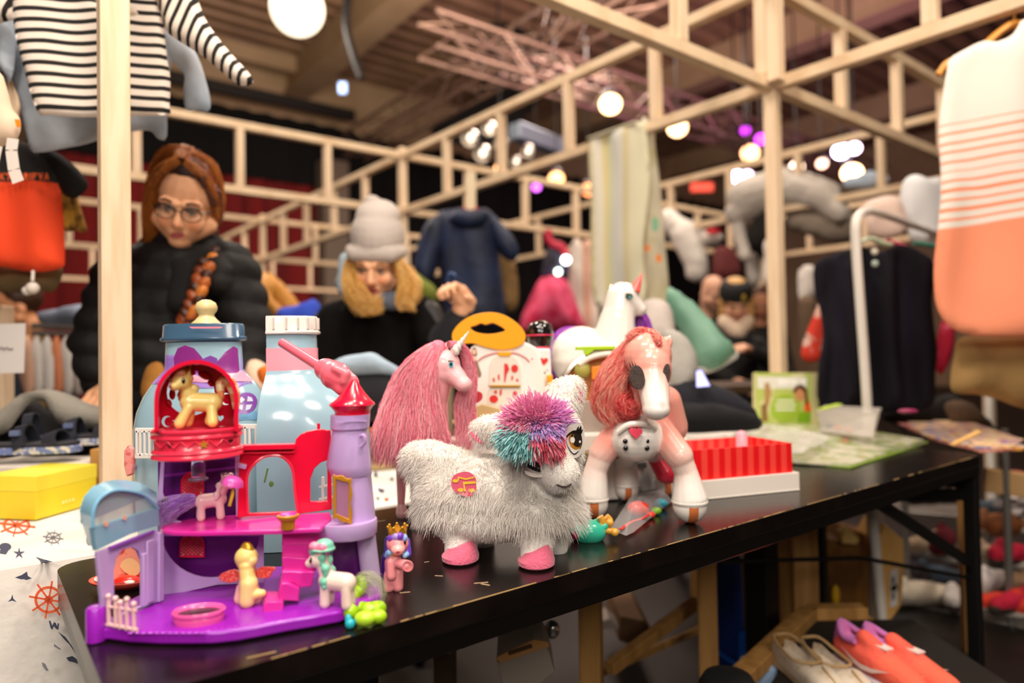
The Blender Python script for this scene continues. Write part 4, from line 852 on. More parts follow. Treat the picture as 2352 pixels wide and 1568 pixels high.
# pile: short strands grown from the skin, longer on the belly fringe
n = len(body.data.vertices); co = np.empty(n*3, 'f'); body.data.vertices.foreach_get('co', co); co = co.reshape(-1, 3)+np.array(lm.location); no = np.empty(n*3, 'f'); body.data.vertices.foreach_get('normal', no); no = no.reshape(-1, 3)
tri = np.array([(p.vertices[0], p.vertices[i], p.vertices[i+1]) for p in body.data.polygons for i in range(1, len(p.vertices)-1)])
ar = np.linalg.norm(np.cross(co[tri[:, 1]]-co[tri[:, 0]], co[tri[:, 2]]-co[tri[:, 0]]), axis=1)
def fur(N, lfun, keep, rad, seg=4):
    ti = np.random.choice(len(tri), N, p=ar/ar.sum()); a, b = np.random.rand(N), np.random.rand(N); f = a+b > 1; a[f], b[f] = 1-a[f], 1-b[f]
    ps = co[tri[ti, 0]]*(1-a-b)[:, None]+co[tri[ti, 1]]*a[:, None]+co[tri[ti, 2]]*b[:, None]; ns = no[tri[ti, 0]]; kp = keep(ps); ps, ns = ps[kp], ns[kp]
    N = len(ps); ln = lfun(ps)*(.6+.6*np.random.rand(N)); cl = np.array([noise.noise_vector(V(p.tolist())*38) for p in ps])
    d = ns*.75+np.random.randn(N, 3)*.22+cl*.75; d /= np.linalg.norm(d, axis=1, keepdims=True)
    g = np.array([0, 0, -1.])*(.5+.5*np.random.rand(N))[:, None]; out = []
    for s in range(seg): u = s/(seg-1); out.append(ps+d*(ln*u)[:, None]+g*(ln*u*u*.8)[:, None])
    return np.stack(out, 1)
muz = np.array(q(1285, 1085, 1.02)); zlo = TZ+.062; fc = np.array(q(1325, 1015, 1.02)); fc2 = np.array(q(1235, 1080, 1.0)); hz = TZ+.052
def lf(p):
    l = np.full(len(p), .013); l[np.linalg.norm(p-muz, axis=1) < .042] = .0035; l[(p[:, 2] > TZ+.17)] = .009; l[np.linalg.norm(p-muz, axis=1) < .042] = .003
    l[(p[:, 2] < TZ+.085) & (p[:, 2] > zlo)] = .020; l[p[:, 2] < zlo] = .003; l[np.linalg.norm(p-fc, axis=1) < .03] = .002; l[np.linalg.norm(p-fc2, axis=1) < .03] = .002; return l
Fp = fur(52000, lf, lambda p: p[:, 2] > TZ+.028, .0003)
m_ = len(Fp); cw = np.array([lin('#faf6f0'), lin('#f5efe7'), lin('#eee6dc')])[np.random.randint(0, 3, m_)]
strands('fur', Fp, .00042, cw, VC_FUR, lm, .25)
HP = mat('pink_felt', '#ee6f8e', .85, bump=(300, .3), sheen=.4)
for (x, y0, y1, d, rx) in ((1058, 1256, 1300, 1.072, 42), (1232, 1264, 1310, 1.042, 42), (1281, 1236, 1274, 1.115, 22), (1110, 1232, 1265, 1.17, 24)):
    kx = d/FPX; c = P(x, y1, d); c.z = TZ+.0005; hgt = (y1-y0)*kx*.92
    mb = MB(); mb.lathe([(.85*rx*kx, 0), (1.0*rx*kx, .12*hgt), (1.02*rx*kx, .35*hgt), (.85*rx*kx, .75*hgt), (.72*rx*kx, hgt), (.6*rx*kx, hgt*1.02)], c, None, 28, sy=1.15)
    for i_, v in enumerate(mb.v):
        if v.z > TZ+.6*hgt: v.z += .006*math.sin((v.x-c.x)/(rx*kx)*2)
    mb.build('hoof', HP, lm)
for pts, d in (([(1313, 895), (1325, 885), (1337, 900), (1338, 915), (1330, 930), (1322, 940), (1315, 930), (1326, 912)], 1.092), ([(1082, 990), (1092, 1000), (1108, 1012), (1112, 1018), (1100, 1017), (1088, 1008), (1081, 998)], 1.092)):
    mb = MB(); mb.slab([P(p.x, p.y, d) for p in smoothline([V((a, b, 0)) for a, b in pts], 3, True)], (0, .006, 0)); mb.build('ear_lining', HP, lm, 40, .001)
# eyes: layered felt and print
def eyeset(lay, dep, par):
    for nm, col, o, sm, dz in lay:
        mb = MB(); decal(mb, o, lambda x, y: P(x, y, dep(x, y)-dz), 4, sm); mb.build(nm, mat('felt_'+col[1:], col, .35), par, fix=False)
dep = lambda x, y: 1.021+.0009*abs(x-1318)*(x > 1318)+.00012*abs(x-1318)
eyeset([('eye_patch', '#efe9e2', [(1300, 975), (1325, 968), (1340, 985), (1342, 1020), (1330, 1048), (1312, 1050), (1300, 1030), (1296, 1000)], 3, 0), ('eye_outline', '#241a18', [(1299, 1008), (1305, 996), (1318, 988), (1332, 992), (1337, 1008), (1336, 1024), (1328, 1038), (1318, 1044), (1306, 1032)], 3, .0008), ('eye_white', '#f6f1ea', [(1301, 1012), (1308, 1000), (1320, 1010), (1332, 1030), (1326, 1037), (1318, 1041), (1308, 1030)], 3, .0014), ('iris', '#c98524', [(1306, 1004), (1314, 996), (1326, 1000), (1334, 1012), (1334, 1026), (1324, 1032), (1312, 1026)], 3, .002), ('pupil', '#2a2420', [(1311, 1000), (1320, 995), (1331, 1000), (1335, 1012), (1333, 1024), (1325, 1026), (1315, 1018)], 3, .0026), ('eye_glint', '#fbf8f2', circ(1315, 1010, 5.5, 7), 0, .0032), ('eye_glint', '#fbf8f2', circ(1332, 1014, 2.5, 3), 0, .0032),
  ('lash', '#1a1412', [(1322, 992), (1326, 982), (1330, 978), (1329, 986), (1335, 976), (1336, 988), (1340, 984), (1336, 996)], 0, .0012)], dep, lm)
dep2 = lambda x, y: 1.003+.00035*abs(x-1240)
eyeset([('eye_outline', '#1a1412', [(1208, 1068), (1222, 1078), (1240, 1084), (1256, 1080), (1262, 1070), (1245, 1062), (1225, 1060)], 3, .004), ('eye_white', '#efe6dc', [(1205, 1080), (1222, 1086), (1240, 1090), (1258, 1086), (1250, 1094), (1228, 1096), (1210, 1090)], 3, .003)], dep2, lm)
mb = MB(); L = [P(x, y, d) for x, y, d in ((1278, 1112, .989), (1290, 1117, .988), (1302, 1117, .988), (1312, 1111, .991))]; mb.tube(smoothline(L, 4), .0012, 6); mb.build('mouth', mat('mouth_thread', '#3a2420', .8), lm)
mb = MB(); mb.ell(P(1328, 1091, 1.012), (.0022, .003, .0034)); mb.build('nostril', EYE_D, lm)
# badge on the flank
dep3 = lambda x, y: 1.052-.00012*(x-1060)
bdg = MB(); decal(bdg, [(1036, 1110), (1042, 1092), (1060, 1084), (1078, 1084), (1092, 1096), (1094, 1112), (1092, 1130), (1080, 1140), (1062, 1138), (1042, 1126)], lambda x, y: P(x, y, dep3(x, y)), 5, 3); bd = bdg.build('flank_badge', mat('badge_pink', '#e4607a', .6), lm, fix=False)
mb = MB()
for o in (circ(1046, 1104, 7, 4), circ(1058, 1125, 7, 4.5), circ(1084, 1126, 7, 4.5), [(1050, 1103), (1052, 1094), (1070, 1098), (1090, 1094), (1090, 1097), (1070, 1102), (1055, 1098), (1054, 1104)], [(1066, 1128), (1063, 1106), (1093, 1105), (1093, 1110), (1067, 1112), (1070, 1128)]): decal(mb, o, lambda x, y: P(x, y, dep3(x, y)-.0012), 4)
mb.build('badge_notes', mat('badge_yellow', '#ecc83c', .6), bd, fix=False)
# pompom fringe in four colour zones
pc = P(1232, 978, 1.005); PR = []; pcol = []
for i in range(5200):
    a, b = random.uniform(-PI, PI), math.asin(random.uniform(-.75, 1)); d = V((math.cos(b)*math.sin(a), -abs(math.cos(b)*math.cos(a))*1.0, math.sin(b)))
    x, z = d.x, d.z
    if z > .25: c = random.choice(['#f9a8d2', '#f793c4', '#fab4c6', '#f376bc'] if x < .35 else ['#ee8ad6', '#e09ae2', '#f6a2d0'])
    elif z > -.15 and x > -.2: c = random.choice(['#cbb2ee', '#bca2e6', '#dabff4', '#ea94d6'])
    elif x < -.1: c = random.choice(['#98e0de', '#aae6e2', '#86d2d6', '#bce0e8'] if z < .1 else ['#f3a0b8', '#f08fb0'])
    else: c = random.choice(['#f56c84', '#f6889e', '#ee5470', '#f9a2aa'])
    r0 = .012; ln = random.uniform(.020, .033)*(1.05 if z < 0 else .95); s = V(pc)+V((d.x*r0*2.2, d.y*r0, d.z*r0*1.4)); e = d+V((0, 0, -.55 if z < .3 else -.12))+V((random.gauss(0, .15), random.gauss(0, .12), random.gauss(0, .15))); w_ = V((random.gauss(0, .004), random.gauss(0, .003), random.gauss(0, .004)))
    L_ = [s+d*(ln*u*(1-u*.5))+e*(ln*.6*u*u)+w_*math.sin(u*5) for u in (0, .3, .6, .85, 1)]
    rv = L_[-1]-CAM; px_ = 1176+FPX*rv.dot(cR)/rv.dot(cF); py_ = 784-FPX*rv.dot(cU)/rv.dot(cF)
    if px_ > 1302 and py_ > 975 or py_ > 1084: continue
    PR.append(L_); pcol.append(lin(c))
strands('pompom_fringe', np.array([[tuple(p) for p in L] for L in PR]), .00095, np.array(pcol), VC_HAIR, lm, .6)
# ================================================================= LONG-MANED PINK DOLL UNICORN
D = 1.30
t = thing('doll_unicorn', V((-.19, 1.31, TZ)), 'slender pink doll unicorn with white twisted horn and long wavy pink mane', 'toy horse')
def q(x, y, o=0): return tuple(P(x, y, D+o))
DP = '#f3a3ac'; DP2 = '#f0b4b8'
def foot(x, y, z=TZ+.004): g = G(x, y, TZ); return (g.x, g.y, z)
f1, f2 = foot(958, 1212), foot(924, 1188); f3 = foot(1010, 1195); f4 = foot(985, 1175)
blob('body', [('e', q(1022, 838), (.030, .026, .030), None, DP2), ('c', q(1030, 848), q(1062, 880, -.012), .024, .016, DP2), ('e', q(1064, 882, -.014), (.017, .016, .015), None, DP2), ('e', q(1020, 852), (.026, .024, .026), None, DP2),
  ('c', q(1012, 850, .005), q(1000, 920, .015), .026, .024, DP), ('c', q(1000, 920, .015), q(990, 1010, .02), .024, .036, DP), ('c', q(990, 1015, .02), q(920, 1020, .05), .040, .038, DP),
  ('c', q(978, 1050, .01), (f1[0]-.002, f1[1], TZ+.10), .022, .012, DP), ('c', (f1[0]-.002, f1[1], TZ+.10), (f1[0], f1[1], TZ+.03), .012, .008, DP), ('c', (f1[0], f1[1], TZ+.022), (f1[0]+.002, f1[1]-.003, TZ+.0085), .009, .0125, DP2),
  ('c', q(925, 1040, .05), (f2[0], f2[1], TZ+.10), .024, .012, DP), ('c', (f2[0], f2[1], TZ+.10), (f2[0]-.002, f2[1], TZ+.03), .012, .008, DP), ('c', (f2[0]-.002, f2[1], TZ+.022), (f2[0], f2[1]-.003, TZ+.0085), .009, .0125, DP2),
  ('c', q(1000, 1050, .03), (f3[0], f3[1], TZ+.01), .02, .010, DP), ('c', q(940, 1040, .08), (f4[0], f4[1]+.04, TZ+.01), .02, .010, DP),
  ('c', q(1022, 806, .012), q(1026, 786, .014), .008, .002, DP)], .0024, VC_PLASTIC, t, 4, [(q(1082, 872, -.03), .004, '#d98a92')])
a, b = V(q(1044, 808, -.012)), V(q(1077, 760, -.014)); mb = MB(); ax = (b-a); dn = ax.normalized(); xx = dn.cross(V((0, 1, 0))).normalized(); yy = xx.cross(dn)
for ph in (0, PI):
    mb.tube([a+ax*u+(xx*math.cos(u*16+ph)+yy*math.sin(u*16+ph))*(.0042*(1-u)) for u in [i/30 for i in range(31)]], [.0055*(1-.85*i/30) for i in range(31)], 8)
mb.build('horn', mat('pearl_white', '#e9e2d8', .3, coat=.3), t)
ED = lambda x, y: D-.0275+.0005*abs(x-1038)
def lay(par, items, dep):
    for nm, col, o, sm, dz in items:
        mb = MB(); decal(mb, o, lambda x, y: P(x, y, dep(x, y)-dz), 3, sm); mb.build(nm, mat('print_'+col[1:], col, .25), par, fix=False)
lay(t, [('eye_white', '#f4efe8', [(1026, 834), (1032, 829), (1040, 830), (1044, 836), (1040, 843), (1032, 844)], 3, 0), ('iris', '#4a9fb0', circ(1036, 837, 5.5, 6.5), 0, .0008), ('pupil', '#0e1418', circ(1036, 836, 2.6, 3.4), 0, .0014), ('lash', '#1a1010', [(1024, 832.5), (1031, 827.5), (1040, 828), (1045.5, 833), (1040, 830), (1031, 829.8)], 0, .0014)], ED)
hc = ['#ef7f98', '#f3a0ae', '#e8627e', '#f6b8be', '#ee8aa0', '#f4a8b4']
LP = []
for line, sp, n in (([q(1000, 792), q(955, 850, .01), q(925, 930, 0), q(905, 1010, -.03), q(892, 1075, -.04)], [.008, .030, .040, .044, .040], 1500),
     ([q(1008, 790), q(975, 840, -.01), q(965, 920, -.02), q(965, 1000, -.04), q(950, 1060, -.05)], [.008, .022, .03, .036, .034], 1500),
     ([q(1012, 792, -.01), q(990, 850, -.02), q(985, 930, -.025), q(1000, 1010, -.03), q(1010, 1055, -.03)], [.006, .014, .022, .03, .026], 900),
     ([q(1000, 795, .02), q(930, 860, .03), q(890, 960, .02), q(872, 1040, .0)], [.008, .02, .02, .02], 500),
     ([q(1030, 790, -.005), q(1062, 800, .02), q(1078, 840, .03), q(1080, 880, .03), q(1066, 930, .02), q(1072, 990, .01), q(1055, 1035, 0)], [.006, .010, .012, .014, .022, .022, .02], 700)):
    LP.append(lock_paths(line, sp, n, 14, .0035, 22))
cs_ = []
for L in LP: cs_.append(mixcols(len(L), hc))
strands('mane', np.concatenate(LP), .00048, np.concatenate(cs_), VC_HAIR, t, .5)
blob('mane_base', [('c', q(1006, 800), q(965, 860, .015), .017, .024, '#e8708a'), ('c', q(965, 860, .015), q(940, 950, .0), .024, .028, '#ec7f96'), ('c', q(940, 950, 0), q(920, 1020, -.02), .028, .022, '#ee8da0')], .004, VC_HAIR, t, 4)
mb = MB(); mb.slab([P(p.x, p.y, 1.36) for p in smoothline([V((a, b, 0)) for a, b in ((1078, 905), (1096, 898), (1108, 905), (1106, 918), (1092, 926), (1080, 920))], 3, True)], (0, .006, 0)); mb.build('wing_tip', mat('clear_red', '#e8505e', .2, coat=.3, trans=.2), t)
# ================================================================= ROBOT PONY
D = 1.33
t = thing('robot_pony', V((.245, 1.33, TZ)), 'pink and white robotic pony with dark mesh eyes, heart chest and wheeled feet', 'toy robot')
PK, WH = '#f3a596', '#efe9e2'
def wheel(px, py, r): g = G(px, py, TZ); return V((g.x, g.y, TZ+r))
wa, wb, wcx = wheel(1585, 1200, .0315), wheel(1362, 1190, .030), wheel(1440, 1150, .026); wd = wheel(1530, 1138, .026)
def up_(p, z, dx=0, dy=0): return (p.x+dx, p.y+dy, TZ+z)
blob('body', [('e', q(1488, 818, -.03), (.046, .046, .047), None, PK), ('e', q(1496, 850, -.05), (.038, .04, .05), None, PK), ('c', q(1498, 870, -.065), q(1507, 932, -.098), .032, .0245, PK), ('e', q(1507, 940, -.098), (.0255, .027, .020), None, PK), ('e', q(1497, 858, -.05), (.037, .038, .036), None, PK), ('e', q(1499, 886, -.065), (.030, .032, .030), None, PK),
  ('c', q(1480, 850, .02), q(1465, 970, .02), .036, .042, PK), ('c', q(1530, 920, .03), q(1540, 980, .05), .03, .035, PK), ('e', q(1462, 1005, -.01), (.052, .05, .046), None, WH), ('e', q(1465, 1000, .06), (.05, .07, .04), None, PK),
  ('c', q(1515, 990, -.0), up_(wa, .125, -.018), .030, .027, PK), ('c', up_(wa, .125, -.018), up_(wa, .095, -.006), .024, .022, WH), ('c', up_(wa, .10, -.006), up_(wa, .045), .021, .034, WH),
  ('c', q(1415, 1000, -.0), up_(wb, .125, .02), .029, .026, PK), ('c', up_(wb, .125, .02), up_(wb, .095, .008), .024, .022, WH), ('c', up_(wb, .10, .008), up_(wb, .045), .021, .032, WH),
  ('c', q(1448, 1030, .09), up_(wcx, .09), .028, .026, WH), ('c', up_(wcx, .09), up_(wcx, .045), .022, .028, WH), ('c', q(1490, 1030, .1), up_(wd, .09), .026, .024, WH), ('c', up_(wd, .09), up_(wd, .045), .02, .028, WH)], .0025, VC_PLASTIC, t, 4,
  [(q(1506, 925, -.115), (.036, .06, .046), WH, .5), (up_(wa, .112, -.012), .034, '#f2d2c6', .5), (up_(wb, .112, .012), .032, '#f2d2c6', .5), (q(1520, 930, -.12), (.007, .01, .006), '#d8cfc8')])
mb = MB(); a, b = q(1526, 808, -.02), q(1540, 772, -.005)
blob('ear', [('c', q(1518, 812, -.02), q(1532, 785, -.01), .016, .011, PK), ('c', q(1530, 787, -.01), q(1539, 772, -.006), .010, .002, WH)], .0016, VC_PLASTIC, t, 3)
mb = MB(); decal(mb, [(1522, 806), (1532, 782), (1537, 776), (1537, 795), (1530, 810)], lambda x, y: P(x, y, D-.036), 5); mb.build('ear_inner', mat('ear_inner', '#e98f86', .4), t, fix=False)
MESHM = mat('speaker_mesh', '#5b4a44', .5, noise_=(1100, '#1a1412', .45, .55))
for (cx, cy, rx, ry, dd, fx) in ((1463, 866, 19, 28, .094, 1), (1531, 862, 9, 27, .092, -1)):
    pts = [(cx+rx*math.cos(a)*(1 if math.sin(a) > 0 else .95)+fx*6*math.sin(a)*.5, cy+ry*math.sin(a)) for a in [2*PI*i/24 for i in range(24)]]
    mb = MB(); mb.slab([P(x, y, D-dd+.0003*(x-cx)*-fx) for x, y in pts], (0, .012, 0)); e = mb.build('eye_mesh', MESHM, t, 40, .001)
    mb = MB()
    for k in (-12, -6, 0): mb.tube([P(cx+k-2, cy-ry+3+abs(k)*.2, D-dd-.001), P(cx+k-6, cy-ry-9+abs(k+6)*.3, D-dd-.004)], [.0014, .0003], 6)
    if fx > 0: mb.build('lash', EYE_D, e)
for p in ((1436, 1013), (1486, 1013), (1437, 1029), (1486, 1029)):
    mb = MB(); mb.ell(P(p[0], p[1], D-.056), (.0048, .003, .0048), None, 14, 8); mb.build('button', EYE_D, t)
mb = MB(); mb.slab([P(x, y, D-.066) for x, y in heart(1461, 994, 15)], (0, .012, 0)); mb.build('heart', mat('heart_pink', '#ee4f68', .2, coat=.4), t, 40, .002)
mb = MB(); mb.tube(smoothline([P(1420, 992, D-.045), P(1445, 975, D-.055), P(1480, 975, D-.055), P(1506, 985, D-.045)], 5), [.006]*16, 10); mb.build('chest_collar', WHITEP, t)
for w_, r in ((wa, .0315), (wb, .030), (wcx, .026), (wd, .026)):
    mb = MB(); mb.ell(w_, (r, r, r), None, 24, 16); wh = mb.build('wheel', WHITEP, t)
    mb = MB(); mb.lathe([(r*1.005*math.cos(R(a)), r*1.005*math.sin(R(a))) for a in range(-16, 17, 8)], w_, Matrix.Rotation(R(90), 3, 'Y') @ Matrix.Rotation(R(0), 3, 'Z'), 32, caps=False); mb.build('tread', mat('orange_tread', '#c9713e', .4), wh)
    mb = MB(); mb.lathe([(r*1.0, .0), (r*1.08, .001), (r*1.08, .004), (r*1.0, .005)], w_+V((0, 0, .006)), None, 28, caps=False); mb.build('wheel_ring', WHITEP, wh)
hc = ['#f27a72', '#f6a08c', '#e8424a', '#f8b8a0', '#f48c80', '#e02c38', '#fac8b4']
LP = [lock_paths(l, sp, n, 14, .006, 14, curl=1.6) for l, sp, n in (
  ([q(1470, 778, .0), q(1442, 800, -.01), q(1428, 850, -.015), q(1405, 905, -.02), q(1400, 955, -.02)], [.010, .014, .014, .020, .014], 800),
  ([q(1460, 780, .01), q(1418, 830, .0), q(1392, 880, -.01), q(1385, 930, -.01), q(1418, 975, -.03)], [.012, .018, .022, .024, .014], 800),
  ([q(1465, 785, .02), q(1435, 880, .01), q(1425, 920, -.01), q(1452, 962, -.04)], [.014, .018, .024, .016], 700),
  ([q(1440, 900, -.0), q(1430, 925, -.03), q(1450, 945, -.045), q(1462, 925, -.04)], [.012, .018, .016, .008], 400),
  ([q(1490, 766, -.03), q(1506, 776, -.055), q(1512, 792, -.07)], [.010, .008, .003], 220), ([q(1495, 770, -.01), q(1468, 768, -.03), q(1446, 785, -.03)], [.012, .013, .010], 400))]
strands('mane', np.concatenate(LP), .0005, np.concatenate([mixcols(len(L), hc if i not in (2, 3) else ['#e22c3c', '#ee4a4e', '#d01e30', '#f27a72', '#f8b09c']) for i, L in enumerate(LP)]), mat('mane_fibre', vcol=True, rough=.3), t, .5)
blob('mane_core', [('c', q(1462, 788, .015), q(1415, 870, .01), .018, .022, '#ee6a66'), ('c', q(1415, 870, .01), q(1420, 935, .0), .022, .026, '#e4444c'), ('c', q(1492, 774, -.015), q(1470, 776, -.015), .012, .014, '#e8484e')], .004, VC_HAIR, t, 4)
blob('tail', [('c', q(1505, 1045, .14), q(1530, 1085, .13), .02, .024, '#d42a44'), ('c', q(1530, 1085, .13), q(1545, 1100, .12), .024, .008, '#c21c38')], .003, VC_PLASTIC, t, 3)
# ================================================================= BIG WHITE UNICORN behind
D = 1.62
t = thing('white_unicorn', V((.25, 1.68, TZ)), 'glossy white toy unicorn with coral horn and purple mane and tail, behind the robot pony', 'toy horse')
UW = '#ece5dc'
blob('body', [('c', q(1335, 830, .03), q(1400, 830, 0), .075, .07, UW), ('e', q(1335, 815, .03), (.075, .07, .07), None, UW), ('c', q(1405, 820), q(1418, 730), .062, .042, UW), ('c', q(1418, 740), q(1424, 690), .042, .036, UW), ('e', q(1430, 682), (.040, .036, .036), None, UW), ('c', q(1440, 688), q(1468, 710), .033, .018, UW), ('c', q(1408, 675, .02), q(1402, 652, .02), .012, .003, UW), ('c', q(1440, 665, .02), q(1448, 650, .02), .010, .003, UW),
  ('c', q(1335, 880, .03), tuple(G(1330, 1070, TZ)*1+V((0, 0, .026))), .05, .024, UW), ('c', q(1400, 880, 0), tuple(V((.235, 1.60, TZ+.026))), .045, .024, UW), ('c', q(1340, 880, .12), (.17, 1.76, TZ+.026), .045, .024, UW), ('c', q(1410, 880, .1), (.26, 1.74, TZ+.026), .045, .024, UW)], .004, mat('glossy_white_toy', vcol=True, rough=.12, coat=.6), t, 4)
mb = MB(); mb.tube([P(1458, 668, D-.015), P(1465, 650, D-.015), P(1475, 628, D-.015)], [.0135, .0085, .001], 14); mb.build('horn', mat('coral_horn', '#f2605a', .3, coat=.2), t)
lay(t, [('eye', '#1c2a2c', [(1436, 680), (1442, 676), (1450, 677), (1454, 682), (1448, 687), (1440, 686)], 3, 0), ('iris', '#3f8f86', circ(1447, 682, 3.5, 4), 0, .001), ('lash', '#15110f', [(1432, 676), (1440, 673), (1450, 674), (1456, 680), (1448, 677), (1440, 677)], 0, .0012)], lambda x, y: D-.0385)
pc_ = ['#8a1fa8', '#a030c0', '#b84ad0', '#7a1898']
LP = [lock_paths([q(1325, 765, .06), q(1290, 775, .06), q(1278, 830, .04), q(1288, 890, .03), q(1270, 925, .03)], [.016, .02, .028, .024, .012], 900, 14, .003, 8), lock_paths([q(1408, 660, .03), q(1440, 710, .05), q(1460, 740, .05), q(1478, 790, .04)], [.014, .026, .032, .034], 900, 14, .003, 8)]
strands('tail', LP[0], .0009, mixcols(900, pc_), mat('mane_fibre', vcol=True), t, .6); strands('mane', LP[1], .0009, mixcols(900, pc_+['#c46ad8']), mat('mane_fibre', vcol=True), t, .6)
# round toy case with orange inside
t = thing('round_toy_case', P(1388, 1000, 1.52)*1, 'round clear toy case with silver rim and orange inside, behind the rainbow pompom', 'toy')
t.location.z = TZ
c = P(1392, 912, 1.52); k = 1.52/FPX; M = Matrix.Rotation(R(90), 3, 'X'); r = 112*k
mb = MB(); mb.lathe([(r*.93, -.02), (r, -.018), (r, .018), (r*.93, .02), (r*.93, -.02)], c, M, 48, caps=False); mb.build('rim', mat('silver_rim', '#a9a298', .25, metal=.7), t, 40)
mb = MB(); mb.lathe([(0, .0), (r*.94, .0), (r*.94, -.004), (0, -.004)], c, M, 40); mb.build('inner_plate', mat('orange_plate', '#c9813c', .4, noise_=(14, '#e8b070', .45, .6)), t)
mb = MB(); mb.slab([P(x, y, 1.495) for x, y in ((1358, 842), (1392, 838), (1394, 872), (1360, 872))], (0, .012, 0)); mb.build('orange_block', mat('orange_toy', '#f0962e', .35), t, 0, .002)
mb = MB(); mb.ell(P(1338, 850, 1.495), (.018, .01, .02)); mb.build('green_toy_piece', mat('olive_toy', '#a09a4a', .4), t)
mb = MB(); mb.tube(smoothline([P(x, y, 1.49) for x, y in ((1330, 838), (1355, 822), (1385, 814), (1408, 812))], 4), .006, 8); mb.build('bow_handle', mat('pale_toy', '#e6d8c8', .3), t)
mb = MB(); mb.bar(P(1322, 800, 1.50), P(1412, 798, 1.50), .02, .008); mb.slab([P(x, y, 1.49) for x, y in ((1340, 804), (1366, 803), (1350, 815), (1344, 815))], (0, .01, 0)); mb.build('lime_latch', mat('lime_toy', '#a2cc1e', .3), t, 0, .001)
blk = [(1325, 1000), (1325, 905), (1345, 900), (1400, 905), (1430, 1030)]
mb = MB(); mb.slab([P(x, y, 1.475) for x, y in ((1296, 915), (1305, 905), (1330, 960), (1350, 1030), (1328, 1032))], (0, .012, 0)); mb.slab([P(x, y, 1.50) for x, y in ((1312, 920), (1420, 920), (1430, 1036), (1320, 1036))], (0, .012, 0)); mb.build('clear_body', mat('smoky_clear', '#c4b8ac', .2, trans=.35), t, 0, .002)
a = G(1330, 1062, TZ+.012); mb = MB(); mb.bar(P(1318, 1040, 1.48), P(1440, 1038, 1.48), .10, .014); mb.build('stand_foot', mat('olive_foot', '#7a6e4e', .4), t, 0, .003)
# ================================================================= DOCTOR CASE, white with yellow handle
t = thing('doctor_case', V((-.03, 1.58, TZ)), 'white toy doctor case with yellow wavy handle and red printed icons', 'toy case')
D = 1.52
def pl(pts, d): return [P(p.x, p.y, d) for p in smoothline([V((a, b, 0)) for a, b in pts], 3, True)]
cf = [(1052, 1040), (1060, 930), (1070, 830), (1082, 795), (1110, 782), (1160, 778), (1205, 784), (1236, 800), (1250, 850), (1262, 940), (1270, 1040)]
mb = MB(); mb.slab([P(x, y, D) for x, y in cf], (0, .11, 0)); mb.build('case', WHITEP, t, 40, .006)
mb = MB(); mb.slab([P(p.x, p.y, D-.004) for p in smoothline([V((a, b, 0)) for a, b in ((1040, 762), (1058, 740), (1085, 724), (1120, 717), (1155, 722), (1188, 742), (1206, 765), (1204, 785), (1185, 798), (1150, 803), (1115, 797), (1085, 788), (1055, 790), (1040, 782))], 4, True)], (0, .03, 0), [[P(p.x, p.y, D-.004) for p in smoothline([V((a, b, 0)) for a, b in ((1080, 752), (1092, 747), (1104, 742), (1116, 745), (1130, 741), (1144, 746), (1160, 757), (1150, 763), (1120, 767), (1092, 762))], 3, True)]])
mb.build('handle', YELP, t, 40, .011)
mb = MB(); mb.tube(smoothline([P(x, y, D-.012) for x, y in ((1076, 900), (1080, 1000), (1092, 1060))], 4), .012, 10); mb.build('side_tube', mat('amber_plastic', '#e8a03c', .3), t)
mb = MB(); mb.bar(P(1262, 860, D-.004), P(1266, 920, D-.004), .016, .014, V((1, 0, 0))); mb.build('latch', YELP, t, 0, .003)
mb = MB(); mb.slab([P(x, y, D-.006) for x, y in [(1122, 885), (1124, 840)]+[(1158+34*math.cos(R(a)), 840+28*math.sin(R(a))) for a in range(190, 351, 16)]+[(1194, 840), (1196, 885)]], (0, .006, 0)); mb.slab([P(x, y, D-.006) for x, y in ((1122, 890), (1196, 890), (1202, 936), (1116, 936))], (0, .006, 0)); mb.build('printed_panel', mat('panel_white', '#ddd6c8', .15, coat=.4), t, 0, .002)
mb = MB(); mb.bar(P(1125, 886, D-.008), P(1195, 886, D-.008), .004, .004); mb.build('gold_line', GOLD, t)
mb = MB(); mb.slab([P(x, y, D-.008) for x, y in ((1142, 808), (1176, 808), (1172, 818), (1146, 818))], (0, .01, 0)); mb.build('gold_clasp', YELP, t, 0, .002)
RP = mat('red_print', '#cf2a26', .4)
mb = MB(); dp = lambda x, y: P(x, y, D-.0072)
for o in (circ(1182, 846, 8, 9), circ(1134, 916, 10, 9), circ(1183, 903, 5, 5), [(1158, 834), (1166, 836), (1170, 848), (1164, 858), (1160, 880), (1158, 876)], [(1143, 862), (1147, 858), (1148, 872), (1144, 872)], [(1131, 870), (1135, 866), (1137, 876), (1133, 876)], [(1175, 862), (1179, 864), (1178, 872), (1174, 872)], [(1187, 868), (1191, 872), (1189, 877), (1185, 874)], [(1148, 896), (1153, 892), (1152, 906), (1147, 908)], [(1133, 900), (1139, 895), (1143, 900), (1139, 904)], circ(1222, 824, 2, 2, 8)): decal(mb, o, dp, 5)
mb.build('red_icons', RP, t, fix=False)
mb = MB(); mb.tube(smoothline([P(x, y, D-.002) for x, y in ((1098, 828), (1112, 818), (1135, 811), (1158, 809), (1185, 811), (1205, 820), (1216, 830))], 4), .0012, 6); mb.build('red_arc', RP, t)
mb = MB(); decal(mb, [(1082, 812), (1085, 800), (1090, 797), (1094, 802), (1096, 814), (1092, 818), (1086, 818)], lambda x, y: P(x, y, D-.0015), 4, 2); decal(mb, [(1083, 828), (1096, 828), (1106, 858), (1104, 866), (1082, 866)], lambda x, y: P(x, y, D-.001), 5); mb.build('girl_print', mat('girl_print', '#8a6a58', .5), t, fix=False)
